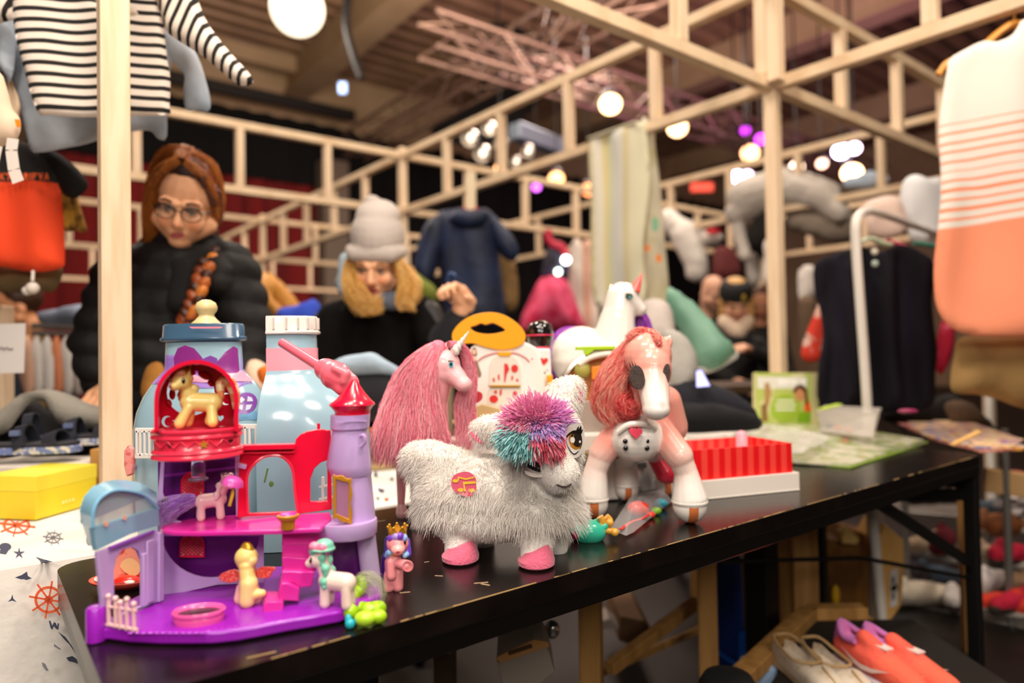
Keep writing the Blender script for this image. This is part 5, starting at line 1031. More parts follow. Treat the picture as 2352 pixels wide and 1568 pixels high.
mb = MB(); decal(mb, circ(1089, 808, 4.5, 6), lambda x, y: P(x, y, D-.0025), 4); decal(mb, [(1084, 818), (1094, 818), (1095, 828), (1084, 828)], lambda x, y: P(x, y, D-.0018), 4); mb.build('girl_face_print', mat('face_print', '#e0b898', .5), t, fix=False)
mb = MB(); mb.slab([P(x, y, D-.03) for x, y in ((1050, 948), (1110, 928), (1150, 938), (1180, 952), (1060, 960))], (0, .02, 0)); mb.bar(P(1040, 968, D-.035), P(1140, 957, D-.035), .03, .008); mb.build('clear_tray', mat('amber_tray', '#d8bc88', .2, trans=.3), t, 0, .002)
mb = MB(); mb.bar(P(1040, 1052, D-.05), P(1105, 1050, D-.05), .02, .012); mb.build('red_base_strip', RP, t, 0, .002)
# white box toy with black dome, heart and paw prints
t = thing('domed_toy', P(1240, 1000, 1.6), 'white upright box toy with glossy black dome on top and a red heart print', 'toy'); t.location.z = TZ
D = 1.56; k = D/FPX; c = P(1241, 790, D)
mb = MB(); mb.slab([P(x, y, D-.035) for x, y in ((1216, 800), (1264, 800), (1275, 1060), (1222, 1060))], (0, .07, 0)); mb.build('box', WHITEP, t, 40, .004)
mb = MB(); mb.lathe([(24*k, -10*k), (29*k, 8*k), (31*k, 22*k), (30*k, 34*k), (25*k, 45*k), (14*k, 53*k), (0, 55*k)], c, None, 32); mb.build('black_dome', mat('glossy_black', '#151110', .1, coat=.6), t, 60)
for z, rr in ((20, 31.5), (-8, 25)): mb = MB(); mb.lathe([(rr*k, (z-1.5)*k), (rr*k+.0006, z*k), (rr*k, (z+1.5)*k)], c, None, 32, caps=False); mb.build('pink_ring', mat('pink_line', '#e0305a', .3), t)
mb = MB(); decal(mb, heart(1249, 829, 10), lambda x, y: P(x, y, D-.0362), 5); mb.build('heart_print', RP, t, fix=False)
mb = MB(); [decal(mb, circ(x, y, r, r, 8), lambda a, b: P(a, b, D-.0362), 5) for x, y, r in ((1237, 849, 4), (1250, 856, 4), (1230, 846, 2), (1257, 850, 2))]; mb.build('paw_print', mat('grey_print', '#7d7a74', .5), t, fix=False)
# white toy console with coloured dots and grey bin
g0, g1 = P(1035, 1165, 1.42), P(1420, 1130, 1.50)
t = thing('toy_console', V(((g0.x+g1.x)/2, 1.5, TZ)), 'long low white toy box dotted with coloured stars behind the plush', 'toy')
mb = MB(); a, b = V((P(1032, 1100, 1.40).x, 1.45, TZ+.075)), V((P(1425, 1100, 1.46).x, 1.51, TZ+.075)); mb.bar(a, b, .05, .146); mb.build('box', WHITEP, t, 0, .006)
dd = (b-a).normalized(); nn_ = V((dd.y, -dd.x, 0))
for (x, y, s, c) in ((1076, 1029, 4, '#d9b030'), (1100, 1024, 4, '#b8c4c4'), (1368, 1014, 4, '#e89a3a'), (1358, 1044, 4, '#c8ccc4'), (1395, 1050, 4, '#7aa8c0'), (1118, 1046, 4, '#e08a70')):
    mb = MB(); decal(mb, star(x, y, s+2), lambda u, v: PL(u, v, a+nn_*.0255, nn_), 5); mb.build('star_print', mat('star_'+c[1:], c, .5), t, fix=False)
t = thing('grey_bin', V((.37, 1.62, TZ)), 'light grey plastic bin behind the robot pony feet', 'bin')
mb = MB(); a, b = V((P(1335, 1100, 1.44).x, 1.51, TZ+.045)), V((P(1570, 1100, 1.56).x, 1.64, TZ+.045)); 
mb.bar(a, b, .06, .085); mb.build('bin_body', mat('grey_plastic', '#a9a7a6', .4), t, 0, .004)
for u in (.2, .55, .85): mb = MB(); c = a+(b-a)*u+nn_*.031+V((0, 0, .02)); mb.bar(c-dd*.02, c+dd*.02, .004, .012); mb.build('slot', mat('slot_dark', '#4a4644', .6), t, 0)
# orange and beige blocks left of the doll
a = P(878, 1040, 2.0); M20 = Matrix.Rotation(R(30), 3, 'Z')
mb = MB(); mb.box((a.x, a.y, TZ+.086), (.075, .07, .052), M20); mb.build('orange_box', mat('orange_box', '#f08a24', .5), None, 0, .003, ('small orange box stacked between the castle tower and the pink mane', 'box'))
mb = MB(); mb.box((a.x, a.y, TZ+.0295), (.095, .085, .058), M20); mb.build('beige_box', mat('beige_box', '#b8a06c', .6), None, 0, .003, ('beige box under the small orange box beside the castle tower', 'box'))
# see-through sweet bag in front of the robot pony
t = thing('clear_party_bag', G(1470, 1200, TZ), 'crumpled clear plastic bag with red ball and striped ribbon under the robot pony', 'bag')
mb = MB(); bp_ = [(1400, 1215), (1440, 1165), (1478, 1128), (1530, 1130), (1545, 1150), (1500, 1185), (1455, 1222), (1438, 1230)]
g = [G(x, y, TZ+.004) for x, y in bp_]; cen = sum(g, V())/len(g); top = [p+(cen-p)*.35+V((0, 0, .022+.008*math.sin(i*2.1))) for i, p in enumerate(g)]
mb.add(g+top+[cen+V((0, 0, .028))], [(i, (i+1) % 8, 8+(i+1) % 8, 8+i) for i in range(8)]+[(8+i, 8+(i+1) % 8, 16) for i in range(8)]); mb.build('film', mat('clear_film', '#f0eef0', .12, trans=.0, alpha=.28), t, 60)
mb = MB(); c = G(1466, 1172, TZ+.012); mb.ell((c.x, c.y, TZ+.016), (.022, .018, .0145)); mb.build('red_ball', mat('red_orange', '#ea3a26', .3, coat=.3), t)
for x, y, cl, r in ((1518, 1168, '#3fb0c8', .011), (1508, 1182, '#8cc23a', .008), (1495, 1190, '#d8402e', .007)): c = G(x, y, TZ); mb = MB(); mb.ell((c.x, c.y, TZ+r), (r*1.3, r, r*.9)); mb.build('sweet', mat('sweet'+cl[1:], cl, .3), t)
mb = MB(); L = [G(x, y, TZ+.012) for x, y in ((1425, 1215), (1450, 1198), (1475, 1190), (1490, 1180))]; mb.tube(smoothline(L, 3), .0035, 6, flat=.4); mb.build('ribbon', mat('red_ribbon', '#d93a34', .4), t)
# ================================================================= RED STRIPED BOX on a white lid
t = thing('gift_box', G(1720, 1130, TZ), 'open red striped cardboard box standing in its white lid, right of the robot pony', 'box')
c0, c1 = G(1622, 1148, TZ), G(1838, 1126, TZ); du = (c1-c0).normalized(); dv = V((-du.y, du.x, 0)); W_ = (c1-c0).length; DV = .17
c0 = c0-du*.03; W_ += .03
def bx(u, v, z): p = c0+du*u+dv*v; return V((p.x, p.y, TZ+z))
mb = MB()
for (u0, v0, u1, v1) in ((0, .004, W_, .004), (0, DV-.004, W_, DV-.004), (.004, .008, .004, DV-.008), (W_-.004, .008, W_-.004, DV-.008)): mb.bar(bx(u0, v0, .021), bx(u1, v1, .021), .006, .041)
mb.slab([bx(0, 0, .0005), bx(W_, 0, .0005), bx(W_, DV, .0005), bx(0, DV, .0005)], (0, 0, .003)); mb.build('white_lid', mat('white_card', '#e4dcd2', .5), t, 0, .002)
n = 17; mb = MB(); e = .012; h0, h1 = .006, .107
for s in range(n):
    u0 = e+(W_-2*e)*s/n; u1 = e+(W_-2*e)*(s+1)/n; mb.cur = s % 2
    for v in (e, DV-e): mb.bar(bx((u0+u1)/2, v, h0), bx((u0+u1)/2, v, h1), u1-u0, .004, dv)
for s in range(10):
    v0 = e+(DV-2*e)*s/10; v1 = e+(DV-2*e)*(s+1)/10; mb.cur = s % 2
    for u in (e, W_-e): mb.bar(bx(u, (v0+v1)/2, h0), bx(u, (v0+v1)/2, h1), .004, v1-v0, dv)
mb.build('striped_box', [mat('red_card', '#e3151b', .4), mat('light_red_card', '#f1453c', .4)], t, 0)
mb = MB(); mb.slab([bx(e+.004, e+.004, .075), bx(W_-e-.004, e+.004, .075), bx(W_-e-.004, DV-e-.004, .085), bx(e+.004, DV-e-.004, .085)], (0, 0, .003)); mb.build('inner_card', mat('white_inner', '#e6d6cc', .5), t, 0)
mb = MB(); c = bx(W_*.78, DV*.72, .108); mb.lathe([(.014, -.02), (.014, .01), (.008, .018), (0, .02)], c, None, 20); mb.build('pink_toy_cup', mat('pale_pink_clear', '#efb4c4', .25, trans=.3), None, 40, 0, ('pale pink small plastic cup in the red striped box corner', 'cup'))
# ================================================================= PAPER GOODS on the right half of the table
def booklet(nm, pts, z, th, m, lab, cat, grp=None, edge=None, par=None):
    mb = MB(); mb.slab([G(x, y, z) for x, y in pts], (0, 0, th)); 
    return mb.build(nm, m, par, 0, .0008, (lab, cat, grp) if par is None else None)
def print_mat(nm, base, cols, sc=25):
    if nm in MATS: return MATS[nm]
    m = bpy.data.materials.new(nm); m.use_nodes = True; nt = m.node_tree; b = nt.nodes['Principled BSDF']; N = nt.nodes.new; L = nt.links.new; b.inputs['Roughness'].default_value = .3
    tc = N('ShaderNodeTexCoord'); n = N('ShaderNodeTexNoise'); n.inputs['Scale'].default_value = sc; n.inputs['Detail'].default_value = 2; L(tc.outputs['Object'], n.inputs['Vector']); cr = N('ShaderNodeValToRGB'); L(n.outputs['Fac'], cr.inputs['Fac']); els = cr.color_ramp.elements
    al = [base]+cols
    for i, c in enumerate(al):
        e = els[i] if i < 2 else els.new(.5); e.position = .3+.4*i/(len(al)-1); e.color = lin(c)
    L(cr.outputs['Color'], b.inputs['Base Color']); MATS[nm] = m; return m
booklet('green_activity_mat', [(1640, 1050), (1690, 1006), (1760, 976), (1900, 984), (2020, 999), (2133, 1017), (2078, 1036), (1955, 1076)], TZ+.0005, .004, mat('lime_board', '#7f9c34', .4), 'lime green game board lying under the clear wrapped map', 'game board')
mz = [G(x, y, z) for x, y, z in ((1640, 1046, .764), (1660, 1018, .775), (1690, 994, .785), (1735, 972, .790), (1810, 974, .790), (1890, 980, .789), (2010, 990, .785), (2122, 1009, .768), (2068, 1028, .762), (2010, 1048, .759), (1952, 1068, .758), (1850, 1062, .759), (1740, 1054, .761))]
mb = MB(); n_ = len(mz); cz = sum(mz, V())/n_+V((0, 0, .004)); bt = [V((p.x, p.y, TZ+.0047)) for p in mz]; mid = [(p+cz)/2+V((0, 0, .003*math.sin(i*2.3))) for i, p in enumerate(mz)]
mb.add(mz+mid+bt+[cz, V((cz.x, cz.y, TZ+.0047))], [(i, (i+1) % n_, n_+(i+1) % n_, n_+i) for i in range(n_)]+[(n_+i, n_+(i+1) % n_, 3*n_) for i in range(n_)]+[(i, 2*n_+i, 2*n_+(i+1) % n_, (i+1) % n_) for i in range(n_)]+[(2*n_+(i+1) % n_, 2*n_+i, 3*n_+1) for i in range(n_)])
mp = mb.build('wrapped_picture_map', print_mat('map_print', '#a9b088', ['#8f9c50', '#c4beac', '#8aa496', '#b07a62', '#6f8838'], 14), None, 60, 0, ('glossy green picture map in clear wrapping on the table behind the red box', 'map'))
sheet('clear_wrapper', [(1570, 990), (1600, 978), (1680, 972), (1800, 980), (1900, 1000), (1860, 1030), (1760, 1046), (1650, 1040), (1585, 1020)], V((.6, 1.9, TZ+.046)), (0, 0, 1), mat('crumpled_film', '#e8e6e2', .15, alpha=.3), None, .004, .05, .02, (.006, 25), solo=('crumpled clear plastic wrapper lying behind the red striped box', 'wrapper'))
# standing green picture book
t = thing('picture_book', P(1800, 1000, 2.62), 'green picture book standing upright with a round green badge on the cover', 'book')
b0, b1 = P(1738, 972, 2.58), P(1862, 972, 2.66); bd0 = (b1-b0).normalized(); bn = V((bd0.y, -bd0.x, 0)); bn2 = (bn+V((0, 0, .10))).normalized(); bo = b0
def bkp(x, y, o=0): return PL(x, y, bo+bn2*o, bn2)
mb = MB(); mb.slab([bkp(*p) for p in ((1737, 856), (1880, 856), (1882, 996), (1738, 996))], -bn2*.022); mb.build('book_block', mat('book_cream', '#d9cf9a', .5), t, 0, .001)
mb = MB(); mb.slab([bkp(*p, .0005) for p in ((1733, 855), (1864, 857), (1862, 996), (1738, 996))], bn2*.001); cv = mb.build('cover', mat('book_green', '#b5c466', .4, noise_=(12, '#d8d4a0', .5, .6)), t, 0)
for nm, col, o, dz in (('cover_sky', '#e2e0d4', [(1738, 864), (1852, 866), (1852, 892), (1740, 892)], .002), ('cover_badge', '#9dbb3c', circ(1804, 938, 34, 33, 28), .0026), ('cover_grass', '#7fae1e', [(1835, 945), (1862, 945), (1862, 970), (1830, 970)], .0022), ('cover_portrait', '#c98e62', [(1822, 893), (1838, 886), (1850, 892), (1850, 915), (1838, 924), (1826, 914)], .0024), ('cover_hair', '#4a2a18', [(1820, 900), (1828, 886), (1842, 882), (1854, 894), (1856, 925), (1850, 930), (1848, 900), (1836, 890), (1826, 902)], .0030), ('cover_orange', '#e8582a', [(1848, 925), (1858, 918), (1864, 945), (1848, 945)], .0028), ('cover_figure', '#b08a58', [(1756, 880), (1766, 878), (1772, 900), (1766, 930), (1756, 935)], .0024), ('cover_kid', '#8a6a3c', [(1748, 930), (1762, 925), (1764, 968), (1750, 968)], .0024)):
    mb = MB(); decal(mb, o, lambda x, y: bkp(x, y, dz), 7); mb.build(nm, mat(nm, col, .4), t, fix=False)
for i, (y, w) in enumerate(((920, 20), (930, 24), (940, 22))): mb = MB(); mb.bar(bkp(1804-w, y, .0034), bkp(1804+w, y, .0034), .0003, .005, bn2) if False else decal(mb, [(1804-w, y-2.5), (1804+w, y-2.5), (1804+w, y+2.5), (1804-w, y+2.5)], lambda x, yy: bkp(x, yy, .0034), 6); mb.build('badge_line', mat('badge_text', '#e6e8c8', .4), t, fix=False)
for x, w in ((1800, 14), (1822, 10), (1846, 8)): mb = MB(); decal(mb, [(x-w, 870), (x+w, 870), (x+w-3, 884), (x-w+3, 884)], lambda a, b: bkp(a, b, .003), 6); mb.build('title_block', mat('title_white', '#f4f2ea', .4), t, fix=False)
# clear tub with small parts, flat magazines
t = thing('clear_tub', G(1955, 990, .79), 'frosted clear plastic tub between the picture book and the magazines', 'tub')
q0 = [G(x, y, .792) for x, y in ((1885, 990), (2005, 1005), (2012, 985), (1900, 975))]; q1 = [P(x, y, p.y) for (x, y), p in zip(((1878, 945), (2014, 950), (2024, 938), (1895, 932)), q0)]
mb = MB(); mb.add(q0+q1, [(0, 1, 2, 3), (0, 1, 5, 4), (1, 2, 6, 5), (2, 3, 7, 6), (3, 0, 4, 7)]); mb.tube(q1+[q1[0]], .003, 6); mb.build('tub_wall', mat('frosted', '#e0d8d0', .3, alpha=.55), t, 0)
for x, y, c in ((1925, 970, '#d88a70'), (1905, 965, '#4a6a80'), (1950, 975, '#e0a890'), (1930, 955, '#8a4a50')): p = G(x, y+12, .803); mb = MB(); mb.ell(p, (.015, .010, .009)); mb.build('small_piece', mat('piece'+c[1:], c, .4), t)
mb = MB(); mb.bar(P(1884, 940, 2.34), P(1928, 928, 2.36), .03, .004); mb.build('lime_lid', mat('lime_lid', '#b4cc50', .4), t, 0)
for i, (pts, z, cols, lab) in enumerate((([(2022, 955), (2070, 942), (2230, 985), (2352, 1035), (2250, 1040), (2140, 1010)], .004, ['#d89c48', '#6a1a40', '#e09880', '#e8cc98', '#8a3a7a'], 'bottom magazine of the pile overhanging the right table end'), ([(2060, 950), (2160, 950), (2300, 1000), (2360, 1030), (2240, 1030), (2120, 1000)], .010, ['#d88878', '#4a78c8', '#ead0a8', '#6a88cc', '#e09a3a'], 'middle magazine of the pile overhanging the right table end'), ([(2130, 960), (2220, 968), (2352, 1012), (2330, 1026), (2235, 1020)], .016, ['#5a78c8', '#c87890', '#f0d8b0', '#4a50a8', '#e0b060'], 'topmost blue and peach magazine at the right table end'))):
    booklet('magazine', pts, TZ+z, .005, print_mat('mag%d' % i, cols[0], cols[1:], 22), lab, 'magazine', 'magazines at the table end')
mb = MB(); mb.bar(P(2185, 1022, 2.05), P(2250, 990, 2.05), .02, .006); mb.build('paper_band', mat('paper_band', '#d9a860', .5), None, 0, .001, ('narrow tan paper strip across the magazines at the table end', 'paper strip'))
mb = MB(); mb.ell(P(2085, 944, 2.1), (.03, .02, .008)); mb.build('pink_case', mat('pink_case', '#8a2450', .4), None, 40, 0, ('small magenta pouch at the back of the magazine pile', 'pouch'))
# ================================================================= PEOPLE
def head(M, skin, lip='#b0564c', s=1.0, ears=True):
    Rm = M.to_3x3(); W = lambda p: tuple(M @ (V(p)*s)); sh = lambda f: tuple(min(1, c*f) for c in lin(skin)[:3])
    dk = sh(.8); rd = (lin(skin)[0], lin(skin)[1]*.8, lin(skin)[2]*.75)
    pr = [('e', W((0, .012, .035)), (.075*s, .092*s, .085*s), Rm, skin), ('e', W((0, -.03, -.03)), (.061*s, .058*s, .082*s), Rm, skin), ('e', W((0, -.052, -.092)), (.032*s, .032*s, .026*s), Rm, skin),
      ('e', W((.036, -.058, -.036)), .027*s, None, skin), ('e', W((-.036, -.058, -.036)), .027*s, None, skin), ('c', W((0, -.082, .0)), W((0, -.104, -.036)), .0085*s, .0115*s, skin), ('e', W((.010, -.094, -.041)), .008*s, None, skin), ('e', W((-.010, -.094, -.041)), .008*s, None, skin),
      ('c', W((-.046, -.070, .017)), W((-.012, -.084, .015)), .011*s, .010*s, skin), ('c', W((.046, -.070, .017)), W((.012, -.084, .015)), .011*s, .010*s, skin), ('c', W((-.06, -.01, -.05)), W((0, -.052, -.092)), .028*s, .024*s, skin), ('c', W((.06, -.01, -.05)), W((0, -.052, -.092)), .028*s, .024*s, skin),
      ('c', W((-.018, -.080, -.066)), W((.018, -.080, -.066)), .006*s, .006*s, skin), ('c', W((-.014, -.079, -.077)), W((.014, -.079, -.077)), .0065*s, .0065*s, skin)]
    if ears: pr += [('e', W((.076, .01, -.012)), (.012*s, .02*s, .030*s), Rm, skin), ('e', W((-.076, .01, -.012)), (.012*s, .02*s, .030*s), Rm, skin)]
    paint = [(W((0, -.086, -.071)), (.021*s, .012*s, .0095*s), lip), (W((.036, -.08, -.038)), .016*s, rd), (W((-.036, -.08, -.038)), .016*s, rd), (W((0, -.112, -.04)), .011*s, rd), (W((.031, -.078, .0)), (.017*s, .02*s, .009*s), dk), (W((-.031, -.078, .0)), (.017*s, .02*s, .009*s), dk)]
    return pr, paint, W
def face_bits(t, M, W, s, iris='#3a2a1c', brow='#4a2c1a', lids=.0):
    Rm = M.to_3x3()
    for x in (-.031, .031):
        mb = MB(); mb.ell(W((x, -.0785, -.003)), (.0125*s, .008*s, .0042*s), Rm, 14, 10); e = mb.build('eye', mat('eyeball', '#cfc4b8', .25), t)
        mb = MB(); mb.ell(W((x, -.0855, -.006)), (.0050*s, .003*s, .0030*s), Rm, 12, 8); mb.build('iris', mat('iris'+iris[1:], iris, .15), e)
        mb = MB(); mb.tube([W((x-.014, -.083, .000)), W((x, -.0885, .001)), W((x+.014, -.083, .000))], .0022*s, 6); mb.build('lash_line', mat('lash', '#1c1210', .6), e)
        mb = MB(); q = 1 if x > 0 else -1; mb.tube([W((x-q*.013, -.092, .021)), W((x+q*.002, -.091, .026)), W((x+q*.02, -.080, .021))], [.003*s, .0032*s, .0016*s], 6); mb.build('eyebrow', mat('brow'+brow[1:], brow, .8), t)
def hand(c, ax, palm_n, s, skin, curl=1.0, side=1):
    """palm at c, fingers leaving along ax, curling towards palm_n"""
    c = V(c); ax = V(ax).normalized(); n = V(palm_n); n = (n-ax*n.dot(ax)).normalized(); sd = ax.cross(n)*side; pr = []
    pr.append(('c', tuple(c-ax*.03*s), tuple(c+ax*.03*s), .022*s, .024*s, skin)); pr.append(('c', tuple(c+sd*.022*s-ax*.02*s), tuple(c+sd*.028*s+ax*.035*s), .017*s, .016*s, skin)); pr.append(('c', tuple(c-sd*.022*s-ax*.02*s), tuple(c-sd*.028*s+ax*.03*s), .017*s, .016*s, skin))
    for i, (o, l) in enumerate(((.031, .82), (.0105, 1.0), (-.0105, .95), (-.031, .74))):
        p = c+sd*o*s+ax*.042*s; a = .35*curl
        for k, ln in enumerate((.036, .026, .02)):
            d = ax*math.cos(a)+n*math.sin(a); q = p+d*ln*l*s; pr.append(('c', tuple(p), tuple(q), (.0098-.0012*k)*s, (.0092-.0014*k)*s, skin)); p = q; a += .95*curl
    p = c+sd*.026*s-ax*.012*s+n*.008*s; d = (sd*.75+ax*.45+n*.45).normalized(); q = p+d*.034*s; pr.append(('c', tuple(p), tuple(q), .0125*s, .0105*s, skin)); d2 = (sd*.1+ax*.85+n*.5).normalized(); pr.append(('c', tuple(q), tuple(q+d2*.030*s), .0102*s, .0085*s, skin))
    return pr
def headM(c, yaw=0, pitch=0, roll=0):
    return Matrix.Translation(c) @ (Matrix.Rotation(R(yaw), 4, 'Z') @ Matrix.Rotation(R(pitch), 4, 'X') @ Matrix.Rotation(R(roll), 4, 'Y'))
JK = mat('black_quilt', '#0f0d0c', .55, bump=(35, .5))
KN = mat('black_knit', '#0a0808', .95, bump=(90, .2))
# ---- red haired woman with glasses
SK = '#e0a67e'; c = P(428, 468, 1.93); M = headM(c, 12, 24, 9)
t = thing('person', V((c.x-.03, 1.98, 0)), 'woman with auburn braid and glasses in a black quilted jacket looking down at the table', 'person')
pr, pa, W = head(M, SK, '#a8484a')
def q(x, y, d): return tuple(P(x, y, d))
bx_, by_ = c.x-.02, 1.99
pr += [('c', W((0, .03, -.09)), q(425, 630, 2.0), .048, .055, SK), ('c', q(425, 640, 2.0), (bx_, 2.02, .95), .12, .15, '#141212'), ('c', (bx_-.13, 2.0, P(0, 640, 2).z), (bx_+.13, 2.0, P(0, 640, 2).z), .06, .06, '#141212')]
for s in (-1, 1): pr += [('c', (bx_+.09*s, 2.03, .92), (bx_+.10*s, 2.0, .50), .085, .062, '#1a1c26'), ('c', (bx_+.10*s, 2.0, .50), (bx_+.10*s, 2.05, .09), .058, .042, '#1a1c26'), ('c', (bx_+.10*s, 2.06, .04), (bx_+.11*s, 1.93, .032), .038, .03, '#0c0a0a')]
hl = q(262, 880, 1.93); hr = q(560, 905, 1.86)
pr += [('c', q(262, 660, 2.02), q(215, 790, 1.97), .05, .045, '#141212'), ('c', q(215, 790, 1.97), hl, .04, .03, SK), ('c', q(545, 640, 2.0), q(585, 770, 1.97), .05, .045, '#141212'), ('c', q(585, 770, 1.97), hr, .04, .03, SK)]
for h_, sd in ((hl, 1), (hr, -1)): pr += hand(V(h_)+V((0, -.03, -.02)), (0, -.9, -.35), (0, .3, -1), 1.0, SK, .5, sd)
blob('body', pr, .0042, VC_SKIN, t, 3, pa)
face_bits(t, M, W, 1.0, '#3c2a18', '#5a3018')
jk = '#0b0a0a'
prj = [('c', q(420, 650, 2.02), q(395, 760, 2.03), .15, .175, jk), ('c', q(395, 760, 2.03), (bx_, 2.03, .80), .18, .19, jk), ('c', q(300, 625, 2.02), q(520, 618, 2.0), .075, .075, jk),
   ('c', q(285, 630, 2.02), q(225, 790, 1.98), .078, .070, jk), ('c', q(225, 790, 1.98), q(235, 860, 1.96), .068, .058, jk), ('c', q(530, 620, 2.0), q(575, 770, 1.97), .075, .066, jk), ('c', q(575, 770, 1.97), q(565, 880, 1.90), .062, .052, jk),
   ('c', q(372, 590, 1.95), q(350, 640, 1.93), .035, .045, '#110f0e'), ('c', q(352, 580, 2.02), q(480, 575, 2.02), .05, .045, '#110f0e'), ('c', q(480, 580, 1.97), q(505, 640, 1.93), .032, .045, '#110f0e')]
jko = blob('jacket', prj, .007, mat('quilted_jacket', vcol=True, rough=.7, bump=(40, .25), spec=.35), t, 3, (), None, (.004, 16))
_n = len(jko.data.vertices); _c = np.empty(_n*3, 'f'); jko.data.vertices.foreach_get('co', _c); _c = _c.reshape(-1, 3); _m = np.empty(_n*3, 'f'); jko.data.vertices.foreach_get('normal', _m)
_c += _m.reshape(-1, 3)*(.011*np.abs(np.sin((_c[:, 2]+.15*_c[:, 0])*PI/.07)))[:, None]; jko.data.vertices.foreach_set('co', _c.ravel()); jko.data.update()
blob('scarf', [('c', q(385, 590, 1.93), q(425, 618, 1.89), .03, .03, '#0c0b0b'), ('c', q(425, 618, 1.89), q(468, 585, 1.93), .03, .028, '#0c0b0b'), ('c', q(425, 618, 1.89), q(418, 690, 1.87), .032, .04, '#0c0b0b')], .006, KN, t, 3)
HA = ['#a8561c', '#8a3e12', '#c4722a', '#6a2c0e']
blob('hair', [('e', W((0, .036, .050)), (.083, .091, .088), M.to_3x3(), '#6a3012'), ('e', W((0, .01, .085)), (.066, .068, .058), M.to_3x3(), '#7a3a16'), ('c', W((-.076, -.008, .05)), W((-.084, .012, -.06)), .020, .024, '#5e2a10'), ('c', W((.076, -.004, .05)), W((.080, .012, -.05)), .015, .014, '#4e220c'), ('c', W((-.084, .012, -.06)), W((-.083, .03, -.13)), .022, .014, '#6a3012'), ('c', W((-.06, -.040, .088)), W((-.076, -.015, .02)), .013, .013, '#4a1e0a'), ('c', W((.045, -.050, .090)), W((.074, -.022, .02)), .012, .011, '#4a1e0a'), ('c', W((0, .09, .02)), W((.03, .09, -.12)), .06, .05, '#5e2a10')], .004, VC_HAIR, t, 3, [(W((.0, -.05, .10)), (.05, .05, .05), '#2e1408', .6)], None, (.003, 60))
LP = [lock_paths(l, sp, n, 12, .007, 12) for l, sp, n in (([W((-.015, -.045, .130)), W((-.07, -.035, .075)), W((-.092, -.005, -.03)), W((-.09, .02, -.13)), W((-.085, .02, -.18))], [.010, .016, .018, .020, .012], 1000), ([W((.0, -.045, .126)), W((.054, -.042, .085)), W((.077, -.010, .01)), W((.078, .005, -.05))], [.010, .012, .008, .006], 800), ([W((0, .0, .145)), W((-.06, .02, .118)), W((-.096, .05, .0)), W((-.098, .05, -.12))], [.014, .026, .024, .018], 1300), ([W((0, .0, .138)), W((.05, .02, .112)), W((.078, .04, .02)), W((.074, .055, -.05))], [.014, .020, .014, .010], 1300), ([W((-.01, -.045, .122)), W((-.015, .02, .135)), W((0, .08, .10)), W((.0, .11, .0))], [.016, .026, .03, .03], 900))]
strands('hair_strands', np.concatenate(LP), .0007, mixcols(5300, ['#c8742c', '#a4521a', '#d8924a', '#7a3812', '#b8641e']), VC_HAIR, t, .5)
L = smoothline([V(q(485, 580, 1.95)), V(q(468, 625, 1.87)), V(q(455, 670, 1.845)), V(q(435, 720, 1.84)), V(q(425, 745, 1.84))], 5); pr = []
for i in range(0, len(L)):
    s_ = (-1)**i; pr.append(('e', tuple(L[i]+V((.010*s_, 0, 0))), (.018-.0004*i, .016, .020), Matrix.Rotation(R(35*s_), 3, 'Y'), HA[(i*3) % 4] if i % 3 else '#3a1808'))
blob('braid', pr, .003, VC_HAIR, t, 1)
mb = MB()
for x in (-.033, .033):
    ring = [W((x+.026*math.cos(a), -.098+.35*abs(x+.026*math.cos(a))*.3, -.006+.019*math.sin(a))) for a in [2*PI*i/28 for i in range(29)]]; mb.tube(ring, .0013, 6); mb.tube([r for i, r in enumerate(ring) if 1 <= i <= 13], .0027, 6)
mb.tube([W((-.007, -.098, -.002)), W((0, -.101, .002)), W((.007, -.098, -.002))], .0016, 6)
for s in (-1, 1): mb.tube([W((.059*s, -.090, .002)), W((.074*s, -.05, .0)), W((.082*s, .012, -.004))], .0016, 6)
g = mb.build('glasses', mat('dark_frames', '#15100e', .25), t)
mb = MB()
for x in (-.033, .033): mb.add([W((x+.025*math.cos(a), -.0985+.1*abs(x+.025*math.cos(a)), -.006+.018*math.sin(a))) for a in [2*PI*i/24 for i in range(24)]], [tuple(range(24))])
mb.build('lenses', mat('lens', '#ffffff', .1, alpha=.03), g, fix=False)
mb = MB(); mb.ell(W((.080, -.012, -.048)), .004); mb.build('earring', mat('silver', '#d0d0d0', .15, metal=.9), t)
# ---- blonde woman in grey beanie
SK = '#e6ae88'; c = P(866, 603, 2.33); M = headM(c, -4, 25, 4)
t = thing('person', V((c.x, 2.42, 0)), 'woman in light grey beanie and black sweater leaning over, one fist raised', 'person')
pr, pa, W = head(M, SK, '#b0504a')
bx_ = c.x+.0
pr += [('c', W((0, .03, -.09)), q(870, 720, 2.45), .047, .055, SK), ('c', q(870, 740, 2.47), (bx_, 2.5, .92), .12, .15, '#0a0808'), ('c', q(780, 740, 2.46), q(960, 735, 2.46), .06, .06, '#0a0808')]
for s in (-1, 1): pr += [('c', (bx_+.09*s, 2.52, .9), (bx_+.10*s, 2.48, .50), .085, .062, '#1c1e28'), ('c', (bx_+.10*s, 2.48, .5), (bx_+.10*s, 2.54, .09), .058, .042, '#1c1e28'), ('c', (bx_+.10*s, 2.55, .04), (bx_+.11*s, 2.42, .032), .038, .03, '#0c0a0a')]
pr += [('c', q(985, 720, 2.44), q(1010, 800, 2.38), .05, .045, '#0a0808'), ('c', q(1010, 800, 2.38), q(1058, 712, 2.30), .04, .028, SK), ('c', q(745, 745, 2.46), q(745, 860, 2.40), .05, .04, '#0a0808'), ('c', q(745, 860, 2.40), q(800, 890, 2.25), .04, .03, SK)]
